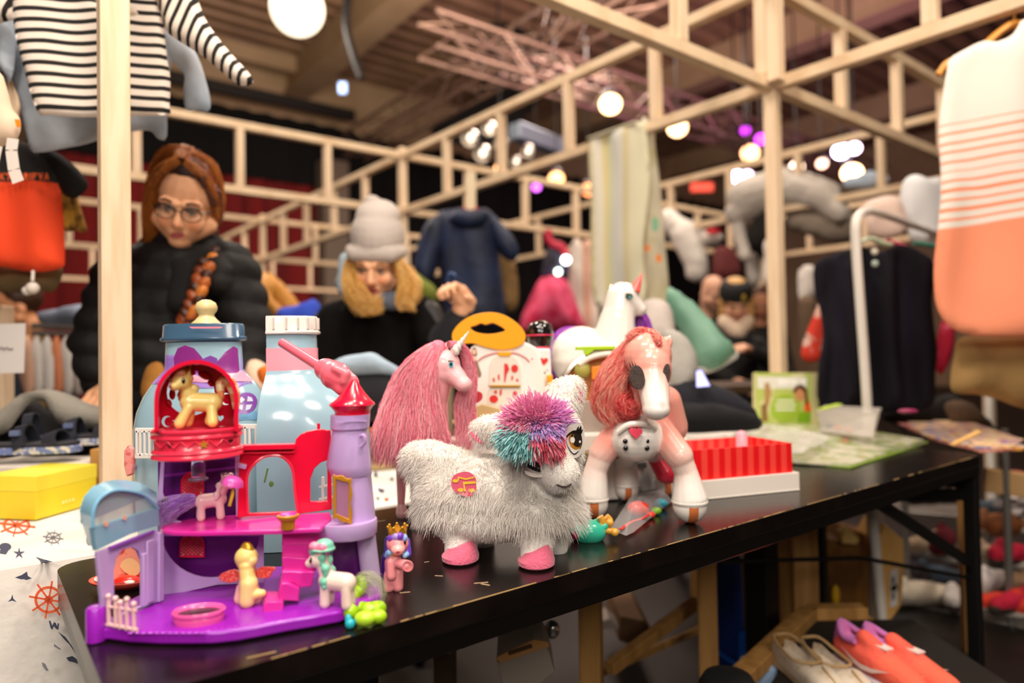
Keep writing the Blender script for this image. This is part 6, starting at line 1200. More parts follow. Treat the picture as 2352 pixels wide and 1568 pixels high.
pr += hand(P(1062, 688, 2.28), (-.55, -.5, .62), (-.4, -.75, -.5), 1.05, SK, 1.15, 1); pr += hand(P(815, 893, 2.2), (.5, -.8, -.2), (0, .2, -1), 1.0, SK, .6, 1)
blob('body', pr, .0042, VC_SKIN, t, 3, pa)
face_bits(t, M, W, 1.0, '#3a3028', '#8a5a2c')
blob('sweater', [('c', q(868, 735, 2.47), q(868, 860, 2.50), .145, .165, '#0b0909'), ('c', q(868, 860, 2.5), (bx_, 2.5, .80), .165, .17, '#0b0909'), ('c', q(785, 735, 2.46), q(955, 728, 2.46), .075, .075, '#0b0909'), ('c', q(775, 740, 2.46), q(752, 850, 2.40), .078, .066, '#0b0909'), ('c', q(752, 850, 2.4), q(785, 885, 2.29), .062, .05, '#0b0909'), ('c', q(965, 725, 2.46), q(1005, 800, 2.38), .075, .06, '#0b0909'), ('c', q(1005, 800, 2.38), q(1048, 735, 2.315), .056, .045, '#2a2c30'), ('c', q(830, 690, 2.46), q(905, 690, 2.46), .05, .05, '#0b0909')], .007, mat('black_wool', vcol=True, spec=.15, rough=.95, bump=(120, .15)), t, 4, (), None, (.003, 14))
bl = ['#eebc66', '#d89c44', '#f6d28a', '#c88a38']
LP = [lock_paths(l, s_, n, 14, .022, 6) for l, s_, n in (([W((-.07, -.03, .03)), q(806, 630, 2.30), q(816, 670, 2.26), q(846, 705, 2.24), q(866, 694, 2.245)], [.014, .019, .021, .015, .007], 1100), ([W((.07, -.03, .03)), q(930, 632, 2.30), q(938, 660, 2.27), q(928, 690, 2.26), q(940, 700, 2.26)], [.012, .018, .020, .014, .007], 1000), ([W((-.075, .0, .0)), q(806, 640, 2.34), q(818, 680, 2.32), q(840, 712, 2.29)], [.014, .022, .022, .012], 600), ([W((.07, .0, .0)), q(940, 640, 2.34), q(945, 670, 2.32), q(925, 690, 2.30)], [.014, .022, .022, .012], 600))]
strands('hair_strands', np.concatenate(LP), .0010, mixcols(sum(len(l) for l in LP), bl), VC_HAIR, t, .5)
blob('hair', [('c', W((0, .08, .0)), W((0, .09, -.1)), .07, .06, '#a86c24')], .005, VC_HAIR, t, 3)
blob('beanie', [('e', W((0, .028, .085)), (.092, .106, .098), M.to_3x3(), '#b9aea6'), ('e', W((0, .05, .150)), (.076, .084, .055), M.to_3x3(), '#bdb2aa'), ('e', W((-.02, .06, .198)), (.026, .03, .02), M.to_3x3(), '#bdb2aa'), ('c', W((-.06, -.060, .046)), W((.06, -.060, .046)), .026, .026, '#aea39b'), ('c', W((-.088, .0, .042)), W((-.06, -.060, .046)), .02, .026, '#aea39b'), ('c', W((.088, .0, .042)), W((.06, -.060, .046)), .02, .026, '#aea39b')], .005, mat('grey_knit', vcol=True, rough=.95, bump=(160, .3)), t, 6)
blob('scarf', [('c', q(868, 690, 2.33), q(905, 690, 2.33), .032, .034, '#5a6270'), ('c', q(800, 600, 2.45), q(800, 660, 2.45), .035, .04, '#a9bac6'), ('c', q(795, 650, 2.46), q(860, 700, 2.44), .04, .03, '#8a98a6')], .006, VC_CLOTH, t, 3)
mb = MB(); mb.tube(smoothline([P(1036, 690, 2.26), P(1030, 660, 2.26), P(1028, 640, 2.26), P(1034, 628, 2.26), P(1044, 632, 2.26), P(1046, 640, 2.26)], 4), .006, 8); mb.build('hook', mat('blue_hook', '#24406a', .3, metal=.3), None, 40, 0, ('small blue metal hanger hook held in the raised fist', 'hanger'))
# ---- background people, small
def far_person(lab, hx, hy, d, yaw, pitch, skin, hairs, coat, hcol, arms=(), bald=False, s=1.0, extra=None):
    c = P(hx, hy, d); M = headM(c, yaw, pitch, 0); t = thing('person', V((c.x, d+.06, 0)), lab, 'person'); pr, pa, W = head(M, skin, '#a8605a', s)
    x, y = c.x, d+.07; sz = c.z-.22
    pr += [('c', W((0, .03, -.09)), (x, y, sz), .05, .055, skin), ('c', (x, y, sz-.08), (x, y+.02, .95), .12, .14, coat), ('c', (x-.14, y, sz-.06), (x+.14, y, sz-.06), .06, .06, coat)]
    for k in (-1, 1): pr += [('c', (x+.08*k, y, .92), (x+.09*k, y-.02, .5), .085, .06, '#1a1a20'), ('c', (x+.09*k, y-.02, .5), (x+.09*k, y+.03, .08), .056, .042, '#1a1a20'), ('c', (x+.09*k, y+.02, .04), (x+.1*k, y-.1, .03), .036, .03, '#101010')]
    am = arms or [((x-.2, y-.05, sz-.3), (x-.15, y-.25, sz-.42)), ((x+.2, y-.05, sz-.3), (x+.15, y-.25, sz-.42))]
    for k, (e, h) in zip((-1, 1), am):
        pr += [('c', (x+.16*k, y, sz-.07), e, .052, .045, coat), ('c', e, h, .042, .028, coat)]; dv = (V(h)-V(e)).normalized(); pr += hand(V(h)+dv*.04, dv, (0, .2, -1), 1.0, skin, .6, -k)
    blob('body', pr, .008, VC_SKIN, t, 3, pa); face_bits(t, M, W, s, '#2a2018', hcol)
    cp_ = [('c', (x, y, sz-.08), (x, y+.02, sz-.5), .135, .15, coat), ('c', (x-.15, y, sz-.06), (x+.15, y, sz-.06), .068, .068, coat)]
    for k, (e, h) in zip((-1, 1), am): cp_ += [('c', (x+.16*k, y, sz-.07), e, .066, .056, coat), ('c', e, tuple(V(e)+(V(h)-V(e))*.85), .055, .044, coat)]
    blob('coat', cp_, .011, VC_CLOTH, t, 3, (), None, (.006, 9))
    if not bald: blob('hair', [('e', W((0, .036, .050)), (.088*s, .094*s, .092*s), M.to_3x3(), hcol)]+[('c', W(a), W(b), r0, r1, hcol) for a, b, r0, r1 in hairs], .007, VC_HAIR, t, 3, (), None, (.003, 40))
    return t, W, M
LONG = [((-.08, 0, .04), (-.09, .01, -.14), .028, .03), ((.08, 0, .04), (.09, .01, -.14), .028, .03), ((0, .08, .02), (0, .09, -.14), .06, .06)]
t, W, M = far_person('bald man in a dark coat bending behind the far right stall', 1637, 672, 4.9, 20, 30, '#d9a488', [], '#121010', '#7a5c44', bald=True)
blob('beard', [('c', W((-.05, -.03, -.075)), W((0, -.075, -.105)), .022, .024, '#8a6a50'), ('c', W((.05, -.03, -.075)), W((0, -.075, -.105)), .022, .024, '#8a6a50')], .006, VC_HAIR, t, 3)
cx = P(1740, 815, 3.75); c0 = P(1692, 690, 4.15)
t, W, M = far_person('woman in black cap with yellow emblem, cream scarf and black coat at the far stall', 1690, 692, 4.15, -10, 28, '#d8a080', [((-.08, 0, .02), (-.08, -.02, -.14), .022, .022), ((.08, 0, .02), (.085, -.02, -.16), .026, .03)], '#0e0c0c', '#c89a5c', arms=[((c0.x-.18, 4.2, .98), (c0.x-.08, 3.95, .90)), ((c0.x+.2, 4.15, 1.0), (cx.x-.02, 3.85, cx.z+.03))])
mb = MB(); mb.lathe([(.098, .0), (.098, .05), (.085, .085), (.05, .098), (0, .1)], W((0, .02, .025)), M.to_3x3(), 28, sy=1.1); h_ = mb.build('cap', mat('black_cap', '#0c0a0a', .8), t, 50)
mb = MB(); mb.tube(smoothline([W((.02, -.097, .05)), W((.03, -.097, .085)), W((.04, -.095, .05))], 4), .005, 6); mb.build('cap_emblem', mat('emblem_yellow', '#c8a840', .6), h_)
blob('scarf', [('c', W((-.06, -.04, -.12)), W((0, -.08, -.16)), .05, .055, '#e0c8b0'), ('c', W((.06, -.04, -.12)), W((0, -.08, -.16)), .05, .055, '#dcc2a8'), ('c', W((0, -.07, -.17)), W((.02, -.07, -.26)), .06, .05, '#e0c8b0')], .008, VC_CLOTH, t, 3)
far_person('person with brown hair partly hidden behind the middle post', 1752, 697, 5.6, -30, 25, '#c98a66', LONG, '#15100e', '#5a3418')
far_person('blonde person in a dark top bending beyond the braid woman shoulder', 606, 690, 3.7, -60, 35, '#c98c60', LONG, '#1c1618', '#c88a3c')
far_person('dark haired person in navy beyond the paper sign at the left edge', 38, 708, 3.3, -50, 20, '#c98a60', [], '#1c2430', '#3a2214')
# ================================================================= CLOTH-COVERED TABLES BEHIND
def Tw(s, t, z=TZ): return T(s, t, z)
CLOTHW = mat('printed_cotton', '#e6e0d8', .85, bump=(40, .15))
NAVY = mat('navy_ink', '#4a4c62', .8); ORANGE = mat('orange_ink', '#e8623a', .8); GREYINK = mat('grey_ink', '#85868c', .8)
def cloth_table(lab, s0, s1, t0, t1, hang, prints):
    tb2 = thing('market_table', T((s0+s1)/2, (t0+t1)/2, 0), lab+' trestle table under the printed cloth', 'table')
    mb = MB(); mb.slab([T(s0+.02, t0+.02, TZ-.04), T(s1-.02, t0+.02, TZ-.04), T(s1-.02, t1, TZ-.04), T(s0+.02, t1, TZ-.04)], (0, 0, .036)); mb.build('tabletop', WOOD_D, tb2, 0, .002)
    for s in (s0+.08, s1-.08):
        for t in (t0+.08, t1-.06): mb = MB(); mb.bar(T(s, t, 0), T(s, t, TZ-.041), .05, .05, tU); mb.build('leg', WOOD_D, tb2, 0, .003)
    mb = MB(); n = 60; m = 16; h = 12; rows = []
    for j in range(h, 0, -1):
        f = j/h; row = []
        for i in range(n+1):
            s = s0+(s1-s0)*i/n; zb = hang(i/n); w_ = .014*f*math.sin(i*.75+.6*math.sin(i*.31)); row.append(T(s, t0-.004-w_-.012*f, TZ-.002-zb*f))
        rows.append(row)
    for j in range(m+1):
        rows.append([T(s0+(s1-s0)*i/n, t0+(t1-t0)*j/m, TZ-.0022) for i in range(n+1)])
    vs = [p for r in rows for p in r]; mb.add(vs, [(j*(n+1)+i, j*(n+1)+i+1, (j+1)*(n+1)+i+1, (j+1)*(n+1)+i) for j in range(len(rows)-1) for i in range(n)])
    if s0 < 0:
        k = len(mb.v); L0 = [T(s0, t0+(t1-t0)*j/m, TZ-.0022) for j in range(m+1)]; L1 = [T(s0-.02-.01*math.sin(j), t0+(t1-t0)*j/m, TZ-.55) for j in range(m+1)]; mb.add(L0+L1, [(j, j+1, m+2+j, m+1+j) for j in range(m)])
    mb.cur = 1
    on = lambda o: (lambda x, y: G(x, y, TZ-.0012))
    fr = T(0, t0-.012, 0)
    def front(x, y):
        p = G(x, y, TZ-.0012)
        if (p-FL).dot(tV) > t0: return p
        return PL(x, y, FL+tV*(t0-.032), -tV)
    for o, ci in prints: mb.cur = ci; decal(mb, o, front, 9)
    return mb.build('printed_tablecloth', [CLOTHW, NAVY, ORANGE, GREYINK], None, 45, 0, (lab+' white cloth printed with ship wheels, birds and compasses', 'tablecloth'), fix=False)
def wheel_print(cx, cy, r, ci, sq=.8):
    out = []
    ro = circ(cx, cy, r*.72, r*.72*sq, 28); ri = circ(cx, cy, r*.58, r*.58*sq, 28)
    for i in range(28): j = (i+1) % 28; out.append(([ro[i], ro[j], ri[j], ri[i]], ci))
    for k in range(8):
        a = R(45*k+10); d = (math.cos(a), math.sin(a)*sq); nx, ny = -d[1]*r*.05, d[0]*r*.05
        out.append(([(cx+nx, cy+ny), (cx+d[0]*r+nx, cy+d[1]*r+ny), (cx+d[0]*r-nx, cy+d[1]*r-ny), (cx-nx, cy-ny)], ci))
    out.append((circ(cx, cy, r*.22, r*.22*sq, 14), ci)); return out
pr_ = wheel_print(112, 1377, 46, 2, .95)+wheel_print(38, 1205, 44, 2, .62)
pr_ += [(o, 3) for o, c in wheel_print(122, 1234, 24, 3, .75)]
pr_ += [([(82, 1278), (100, 1284), (122, 1290), (112, 1291), (100, 1290), (96, 1294), (92, 1286)], 1), ([(34, 1326), (50, 1320), (62, 1312), (64, 1322), (73, 1328), (60, 1332), (56, 1330), (48, 1330)], 1), (star(44, 1270, 14, 5, .3), 1), (circ(12, 1255, 14, 9, 12), 1), ([(0, 1262), (20, 1262), (14, 1272), (0, 1270)], 1), (star(28, 1376, 12, 3, .25), 1),
  ([(112, 1425), (116, 1425), (120, 1436), (124, 1428), (128, 1430), (132, 1438), (132, 1430), (136, 1432), (134, 1446), (129, 1444), (124, 1438), (120, 1446), (116, 1442)], 1), ([(133, 1450), (150, 1462), (178, 1500), (172, 1500), (160, 1480), (146, 1466)], 1), ([(152, 1510), (166, 1506), (178, 1514), (180, 1524), (168, 1520), (158, 1518)], 1), ([(124, 1478), (140, 1490), (138, 1492), (124, 1484)], 3), ([(96, 1520), (104, 1524), (112, 1540), (106, 1540), (98, 1530)], 3)]
pr_ += [(circ(205, 1240, 7, 12, 10), 3)]
cloth_table('left hand', -.62, .155, .60, 1.12, lambda u: .10+.42*u if u < .55 else .33+.15*u, pr_)
pr2 = [([(868, 1120), (884, 1124), (880, 1132), (870, 1128)], 1), (star(900, 1100, 8, 4, .3), 1), ([(858, 1085), (866, 1082), (868, 1096), (860, 1094)], 1), (circ(888, 1146, 5, 4, 8), 2), ([(862, 1142), (872, 1140), (870, 1150)], 3), (circ(905, 1070, 8, 5, 10), 3)]
cloth_table('back middle', .30, 2.40, .60, 1.14, lambda u: .25, pr2)
# yellow shoe box, white lid, felt, sandals, cardboard behind the nearest post
t = thing('yellow_box', G(100, 1195, TZ), 'bright yellow cardboard box on the printed cloth left of the nearest post', 'box')
YB = mat('yellow_card', '#e3cf28', .45); a, b, c = G(82, 1195, TZ), G(222, 1155, TZ), G(-40, 1190, TZ)
top = lambda p, h: V((p.x, p.y, TZ+h))
h1 = .088; d_ = V((b.x-a.x, b.y-a.y, 0)); w_ = V((c.x-a.x, c.y-a.y, 0)); mb = MB(); q4 = [a, b, b+w_, c]; mb.slab([top(p, .0005) for p in q4], (0, 0, h1-.022)); mb.build('box_base', YB, t, 0, .001)
o_ = [(-.006, -.006), (1.006, -.006), (1.006, 1.006), (-.006, 1.006)]; mb = MB(); mb.slab([top(a+d_*u+w_*v, h1-.03) for u, v in o_], (0, 0, .031)); mb.build('box_lid', mat('yellow_card_lid', '#e8d83a', .4), t, 0, .001)
mb = MB(); nrm = V((d_.y, -d_.x, 0)).normalized()
for i, (x, w) in enumerate(((146, 5), (153, 4), (161, 4), (169, 5))): decal(mb, [(x-w/2, 1150-i*2), (x+w/2-1, 1149-i*2), (x+w/2-1, 1156-i*2), (x-w/2, 1157-i*2)], lambda u, v: PL(u, v, a+nrm*.004, nrm), 4)
mb.build('box_print', mat('pale_yellow_ink', '#f4ec9a', .4), t, fix=False)
t = thing('white_box', G(90, 1085, TZ), 'flat white box under the sandals behind the yellow box', 'box')
mb = MB(); a, b = P(-30, 1065, 1.62), P(215, 1060, 1.60); mb.bar((a.x, 1.64, TZ+.045), (b.x, 1.60, TZ+.045), .16, .088); mb.build('box_body', mat('white_box', '#d9d0c4', .5), t, 0, .004)
mb = MB(); mb.bar((P(218, 1060, 1.56).x, 1.58, TZ+.06), (P(300, 1060, 1.7).x, 1.72, TZ+.06), .05, .118); mb.build('cardboard_box', mat('cardboard', '#b5854c', .7), None, 0, .003, ('brown cardboard box tucked behind the nearest timber post', 'box'))
def sandal(x, y, d, yaw, lab, s=1.0):
    g = P(x, y, d); t = thing('sandal', g, lab, 'sandal', 'sandals on the left table'); Mz = Matrix.Rotation(R(yaw), 3, 'Z')
    def Q(a, b, c): return g+Mz @ (V((a, b, c))*s)
    o = [(-.10, .0), (-.09, .03), (-.04, .034), (.02, .032), (.07, .042), (.11, .03), (.125, .0), (.11, -.035), (.06, -.042), (.0, -.034), (-.06, -.034), (-.095, -.028)]
    sm = smoothline([V((a, b, 0)) for a, b in o], 3, True)
    mb = MB(); mb.slab([Q(p.x, p.y, 0) for p in sm], (0, 0, .016*s)); mb.build('sole', mat('blue_white_sole', '#6a78a8', .6, noise_=(60, '#c8c4bc', .5, .55)), t, 40, .003)
    mb = MB(); mb.slab([Q(p.x*.96, p.y*.94, .0162*s) for p in sm], (0, 0, .008*s)); mb.build('footbed', mat('dark_footbed', '#26262c', .8), t, 40, .002)
    for xa, hh, w in ((.075, .045, .03), (.01, .06, .026), (-.085, .075, .022)):
        L = [Q(xa, .038, .016), Q(xa-.006, .034, .03), Q(xa-.01, .016, hh), Q(xa-.01, -.016, hh), Q(xa-.006, -.034, .03), Q(xa, -.038, .016)]
        mb = MB(); S = smoothline(L, 3)
        for i in range(len(S)-1): mb.bar(S[i], S[i+1], w*s, .005*s, V((S[i]+S[i+1])/2-Q(xa, 0, .02)))
        st = mb.build('strap', mat('navy_strap', '#23252f', .6), t, 0)
    mb = MB(); mb.box(Q(.0, -.036, .05), (.02, .012, .012), Mz); mb.build('buckle', mat('blue_shine', '#8fa0d0', .15, metal=.6), t, 0, .001)
sandal(55, 1040, 1.60, 8, 'left dark blue strap sandal on the white box'); sandal(170, 1020, 1.72, 14, 'right dark blue strap sandal nearer the timber post')
sheet('felt_coat', [(-30, 960), (10, 935), (45, 905), (100, 895), (150, 902), (200, 925), (240, 940), (235, 975), (180, 985), (130, 968), (110, 925), (70, 925), (40, 960), (15, 990), (-30, 1000)], P(100, 950, 1.80), (0, -1, .25), mat('grey_felt', '#8f8a80', .95, bump=(120, .3)), None, .035, .05, .015, (.008, 14), solo=('crumpled grey felt garment heaped behind the sandals', 'clothing'))
sheet('black_garment', [(-30, 985), (30, 940), (80, 920), (110, 940), (180, 980), (240, 975), (240, 1035), (100, 1050), (-30, 1045)], P(100, 990, 1.87), (0, -1, .2), mat('black_cloth', '#121114', .9), None, .03, .05, .02, (.008, 14), solo=('black garment heaped under the grey felt garment', 'clothing'))
def pile(nm, outline, d, col, lab, cat='clothing', puff=.06, wr=(.012, 10), n=(0, -1, .3), h=.02, grp=None, m=None):
    cx = sum(p[0] for p in outline)/len(outline); cy = sum(p[1] for p in outline)/len(outline)
    return sheet(nm, outline, P(cx, cy, d), n, m or mat('pile_'+col[1:], col, .9, bump=(50, .3), noise_=(5, tuple(c*.6 for c in lin(col)[:3]), .4, .75)), None, puff, .07, h, wr, solo=(lab, cat, grp))
pile('folded_jeans', [(760, 835), (790, 818), (830, 812), (860, 812), (890, 830), (935, 855), (930, 866), (880, 862), (820, 862), (775, 862)], 1.88, '#9fb2c2', 'pale washed denim trousers folded on the pile behind the bottle half')
pile('dark_jeans', [(775, 862), (840, 855), (940, 864), (935, 900), (925, 960), (800, 960), (790, 900)], 1.9, '#16161c', 'dark navy trousers under the pale denim behind the bottle half')
pile('blue_jacket', [(640, 710), (690, 700), (735, 697), (740, 830), (720, 880), (640, 760)], 2.9, '#2c48b8', 'bright blue jacket heaped beyond the right bottle half')
pile('orange_bag', [(590, 850), (615, 838), (640, 842), (640, 875), (600, 880)], 1.75, '#ee7a1e', 'small orange cloth between the two bottle halves', puff=.03)
pile('cream_garment', [(570, 830), (600, 830), (630, 860), (640, 930), (560, 960), (560, 870)], 1.85, '#d8b8a0', 'cream garment behind the gap of the two bottle halves')
pile('navy_jumper', [(1538, 880), (1600, 872), (1640, 885), (1690, 905), (1735, 940), (1735, 975), (1650, 985), (1540, 985)], 2.15, '#15151f', 'dark navy jumper piled right of the robot pony')
pile('black_trousers', [(1545, 930), (1620, 925), (1735, 950), (1745, 985), (1640, 992), (1540, 990)], 2.08, '#0b0b10', 'black folded trousers under the navy jumper')
pile('grey_cardigan', [(1520, 760), (1560, 765), (1590, 800), (1602, 840), (1590, 900), (1545, 910), (1515, 850)], 2.2, '#a8a49c', 'light grey knitted cardigan heaped behind the robot pony ear')
pile('striped_dress', [(1480, 690), (1535, 700), (1550, 760), (1540, 800), (1480, 790), (1465, 740)], 2.5, '#c4b8b0', 'pale grey patterned garment behind the white unicorn head')
pile('teal_jacket', [(1532, 660), (1570, 675), (1610, 715), (1655, 765), (1690, 800), (1680, 822), (1640, 848), (1600, 830), (1570, 770), (1535, 720)], 2.55, '#5c8f78', 'teal green padded jacket sleeve slanting down right of the striped towel', m=mat('teal_shell', '#76a08a', .5, noise_=(4, '#47745e', .4, .7)))
pile('jacket_hem', [(1600, 845), (1650, 820), (1690, 805), (1694, 822), (1650, 848), (1612, 858)], 2.53, '#b8b4ae', 'light grey lining hem of the teal padded jacket', puff=.02)
mb = MB(); 
for i, (z0_, dd_) in enumerate(((.90, 0), (.62, 0))): a, b = P(1545, 855, 3.2), P(1780, 850, 3.4); mb.bar((a.x, a.y, z0_), (b.x+.25, b.y, z0_), .5, .035)
for xx in (P(1545, 855, 3.2).x+.04, P(1780, 850, 3.4).x+.2): mb.bar((xx, 3.35, 0), (xx, 3.35, .90), .05, .05, V((1, 0, 0)))
mb.build('sales_counter', mat('dark_counter', '#3a2a1c', .5), None, 0, .003, ('dark wooden counter with a shelf in front of the far right people', 'counter'))
t = thing('phone', P(1612, 880, 2.2), 'glowing phone screen standing on the navy clothes pile', 'phone')
mb = MB(); mb.slab([P(x, y, 2.06) for x, y in ((1597, 850), (1612, 846), (1634, 888), (1598, 892))], (0, .01, 0)); mb.build('case', mat('phone_case', '#18181c', .3), t, 0, .001)
mb = MB(); mb.slab([P(x, y, 2.058) for x, y in ((1599, 852), (1611, 849), (1631, 886), (1600, 889))], (0, .001, 0)); mb.build('screen', mat('phone_screen', '#b8b4f0', .2, emit='#b4b8ff', es=1.6), t, 0)
# paper sign and pale post at the far left
t = thing('paper_sign', P(20, 850, 1.75), 'white paper sign with a scribbled price on a pale post at the left edge', 'sign')
mb = MB(); mb.slab([P(x, y, 1.75) for x, y in ((-40, 745), (58, 742), (54, 856), (-40, 858))], (0, .003, 0)); mb.build('paper', mat('sign_paper', '#ddd6d2', .6), t, 0)
mb = MB(); mb.tube(smoothline([P(x, y, 1.747) for x, y in ((-5, 803), (4, 797), (8, 803), (15, 798), (22, 802), (30, 800))], 4), .0012, 6); mb.build('scribble', mat('pencil', '#6a6468', .6), t)
mb = MB(); c = P(-8, 700, 2.0); mb.box((c.x, c.y, .62), (.07, .05, 1.24)); mb.build('sign_post', WOOD, None, 0, .003, ('short pale timber post cut by the left photo edge', 'post'))
# ================================================================= HANGING CLOTHES
def strip_mat(nm, period, duty, ca_, cb_, **k): return ramp_mat(nm, 1, 0, period, [(0, ca_), (period*duty, cb_)], 'CONSTANT', .9, period=period, **k)
STR = strip_mat('black_white_stripes', .0242, .585, '#dfd2c4', '#14100e', warp=.008, wscale=6)
d = 1.52
st = thing('striped_shirt', P(220, 255, d), 'black and white striped long sleeved child shirt hanging behind the nearest post', 'shirt')
sheet('shirt_body', [(40, -60), (150, -70), (200, -20), (240, 15), (270, 10), (300, -30), (360, -60), (375, 60), (382, 130), (390, 180), (388, 240), (384, 262), (300, 266), (220, 268), (120, 264), (85, 255), (55, 160), (32, 70), (28, 0)], P(220, 100, d), (0.1, -1, 0), STR, st, .012, .03, .010, (.004, 10), fold=(.005, 30))
sl = ramp_mat('sleeve_stripes', 0, 0, .0242, [(0, '#dfd2c4'), (.0142, '#14100e')], 'CONSTANT', .9, period=.0242, slope=-.45, warp=.006)
sheet('sleeve', [(345, -70), (430, -60), (470, 40), (520, 110), (570, 165), (582, 188), (560, 197), (535, 186), (480, 140), (430, 105), (385, 75), (372, 40)], P(440, 60, d+.0), (0.1, -1, 0), sl, st, .022, .03, .012, (.004, 14))
sheet('sleeve', [(-60, -40), (10, -60), (40, -20), (35, 40), (10, 50), (-60, 60)], P(-10, 20, d), (0.1, -1, 0), sl, st, .02, .03, .012)
mb = MB(); c = P(245, 10, 1.50); mb.lathe([(.055, .0), (.062, .006), (.06, .02), (.052, .03)], c+V((0, .03, -.02)), Matrix.Rotation(R(-15), 3, 'X'), 24, sy=.5, caps=False); mb.build('collar', mat('collar_cloth', '#cbb9a6', .9), st)
BLS = mat('pale_blue_cloth', '#bcc5cf', .85, bump=(30, .3), noise_=(6, '#97a6b6', .45, .7))
bl_ = thing('blue_shirt', P(200, 340, 1.66), 'pale grey blue shirt hanging behind the striped shirt', 'shirt')
sheet('shirt_body', [(0, -20), (390, -20), (380, 200), (382, 310), (360, 316), (345, 300), (312, 300), (220, 322), (150, 335), (78, 350), (60, 310), (40, 220), (15, 160), (0, 100)], P(200, 200, 1.66), (0.1, -1, 0), BLS, bl_, .008, .03, .015, (.010, 8), fold=(.008, 30))
sheet('sleeve', [(378, 60), (420, 80), (455, 130), (475, 190), (484, 235), (478, 256), (455, 252), (425, 250), (420, 200), (422, 170), (390, 130)], P(430, 170, 1.66), (0.1, -1, 0), BLS, bl_, .02, .03, .012, (.006, 12))
sheet('sleeve', [(-60, 30), (0, 45), (30, 70), (38, 130), (20, 190), (0, 160), (-60, 140)], P(0, 110, 1.60), (0.1, -1, 0), BLS, bl_, .03, .03, .012, (.01, 12))
cr = thing('cream_jacket', P(10, 330, 1.42), 'cream coloured garment cut by the left photo edge with a white swing tag', 'garment')
sheet('jacket_body', [(-70, 150), (0, 165), (20, 210), (30, 250), (48, 275), (45, 310), (20, 328), (-70, 335)], P(0, 250, 1.42), (0.1, -1, 0), mat('cream_cloth', '#e8cdb2', .85, noise_=(7, '#d9b494', .45, .7)), cr, .02, .04, .015, (.006, 12))
mb = MB(); L = [P(x, y, 1.40) for x, y in ((30, 318), (26, 345), (32, 390), (42, 418))]
for i in range(3): mb.bar(L[i], L[i+1], .024, .001, V((0, -1, 0)))
mb.build('swing_tag', mat('white_tag', '#e0d4ca', .6), cr, 0)
mb = MB(); mb.slab([P(x, y, 1.40) for x, y in ((33, 274), (44, 274), (47, 289), (38, 292))], (0, .002, 0)); mb.build('orange_label', mat('orange_label', '#f08a1c', .5), cr, 0)
mb = MB(); mb.bar(P(-5, 335, 1.405), P(-14, 375, 1.405), .02, .001, V((0, -1, 0))); mb.build('paper_tag', mat('white_tag', '#e0d4ca', .6), cr, 0)
HK = mat('hook_wire', '#b0aca6', .3, metal=.8)
for par_, x_, y_, z_, e_ in ((st, -.905, 1.5, 1.86, V((-.905, 1.5, 2.14))), (bl_, -1.04, 1.66, 1.85, V((-1.04, 1.66, 2.14)))):
    mb = MB(); mb.tube([V((x_, y_, z_)), e_], .004, 6); mb.build('hanger_hook', HK, par_)
bt = thing('colour_block_shirt', P(80, 620, 1.78), 'black and orange red T-shirt with orange letters hanging at the left', 'shirt')
CB = ramp_mat('black_over_orange', 1, P(0, 625, 1.78).z, P(0, 330, 1.78).z, [(P(0, 625, 1.78).z, '#f2481a'), (P(0, 425, 1.78).z, '#f5501e'), (P(0, 424, 1.78).z, '#17120f'), (P(0, 330, 1.78).z, '#17120f')], 'CONSTANT', .85)
sheet('shirt_front', [(-70, 335), (40, 325), (100, 345), (130, 360), (138, 422), (145, 500), (148, 590), (140, 615), (80, 625), (0, 612), (-70, 610)], P(60, 480, 1.78), (0.1, -1, 0), CB, bt, .025, .05, .014, (.004, 8), fold=(.007, 38))
sheet('sleeve', [(90, 342), (130, 350), (165, 375), (190, 400), (203, 425), (190, 445), (168, 456), (140, 440), (125, 400)], P(150, 400, 1.775), (0.1, -1, 0), mat('black_jersey', '#14110f', .9), bt, .02, .03, .012)
LT = [[(0, 0), (0, 10), (2, 10), (2, 6), (6, 10), (9, 10), (4, 5), (9, 0), (6, 0), (2, 4), (2, 0)], [(0, 0), (9, 0), (9, 3), (5, 10), (2, 10), (6, 3), (0, 3)], [(0, 0), (9, 0), (9, 2.5), (6, 2.5), (6, 10), (3, 10), (3, 2.5), (0, 2.5)], [(0, 0), (3, 0), (8, 5), (8, 10), (3, 10), (0, 10)], [(0, 10), (0, 0), (6, 0), (9, 3), (6, 6), (9, 10), (6, 10), (3, 6), (3, 10)], [(0, 0), (2.5, 0), (2.5, 10), (0, 10)], [(0, 10), (0, 0), (9, 0), (9, 2.5), (3, 2.5), (3, 4), (7, 4), (7, 6), (3, 6), (3, 10)], [(0, 0), (3, 0), (5, 6), (7, 0), (9, 0), (6, 10), (4, 10)], [(0, 10), (4, 0), (6, 0), (9, 10), (6.5, 10), (5, 5), (3, 10)]]
mb = MB(); x = 0
for i in (0, 1, 2, 3, 4, 5, 6, 7, 8): decal(mb, [(x+a*1.25, 397+b*1.6) for a, b in LT[i]], lambda u, v: P(u, v, 1.730), 4); x += 13.6 if i != 5 else 6
mb.build('printed_letters', mat('orange_letters', '#f0602a', .7), bt, fix=False)
mb = MB(); mb.bar(P(148, 440, 1.80), P(165, 530, 1.80), .03, .02, V((0, -1, 0))); mb.bar(P(165, 450, 1.81), P(190, 532, 1.81), .022, .02, V((0, -1, 0))); mb.build('ochre_scarf', mat('ochre_knit', '#b8862c', .9, noise_=(30, '#5a3c14', .4, .6)), None, 0, .006, ('ochre knitted scarf end showing behind the orange red shirt', 'scarf'))
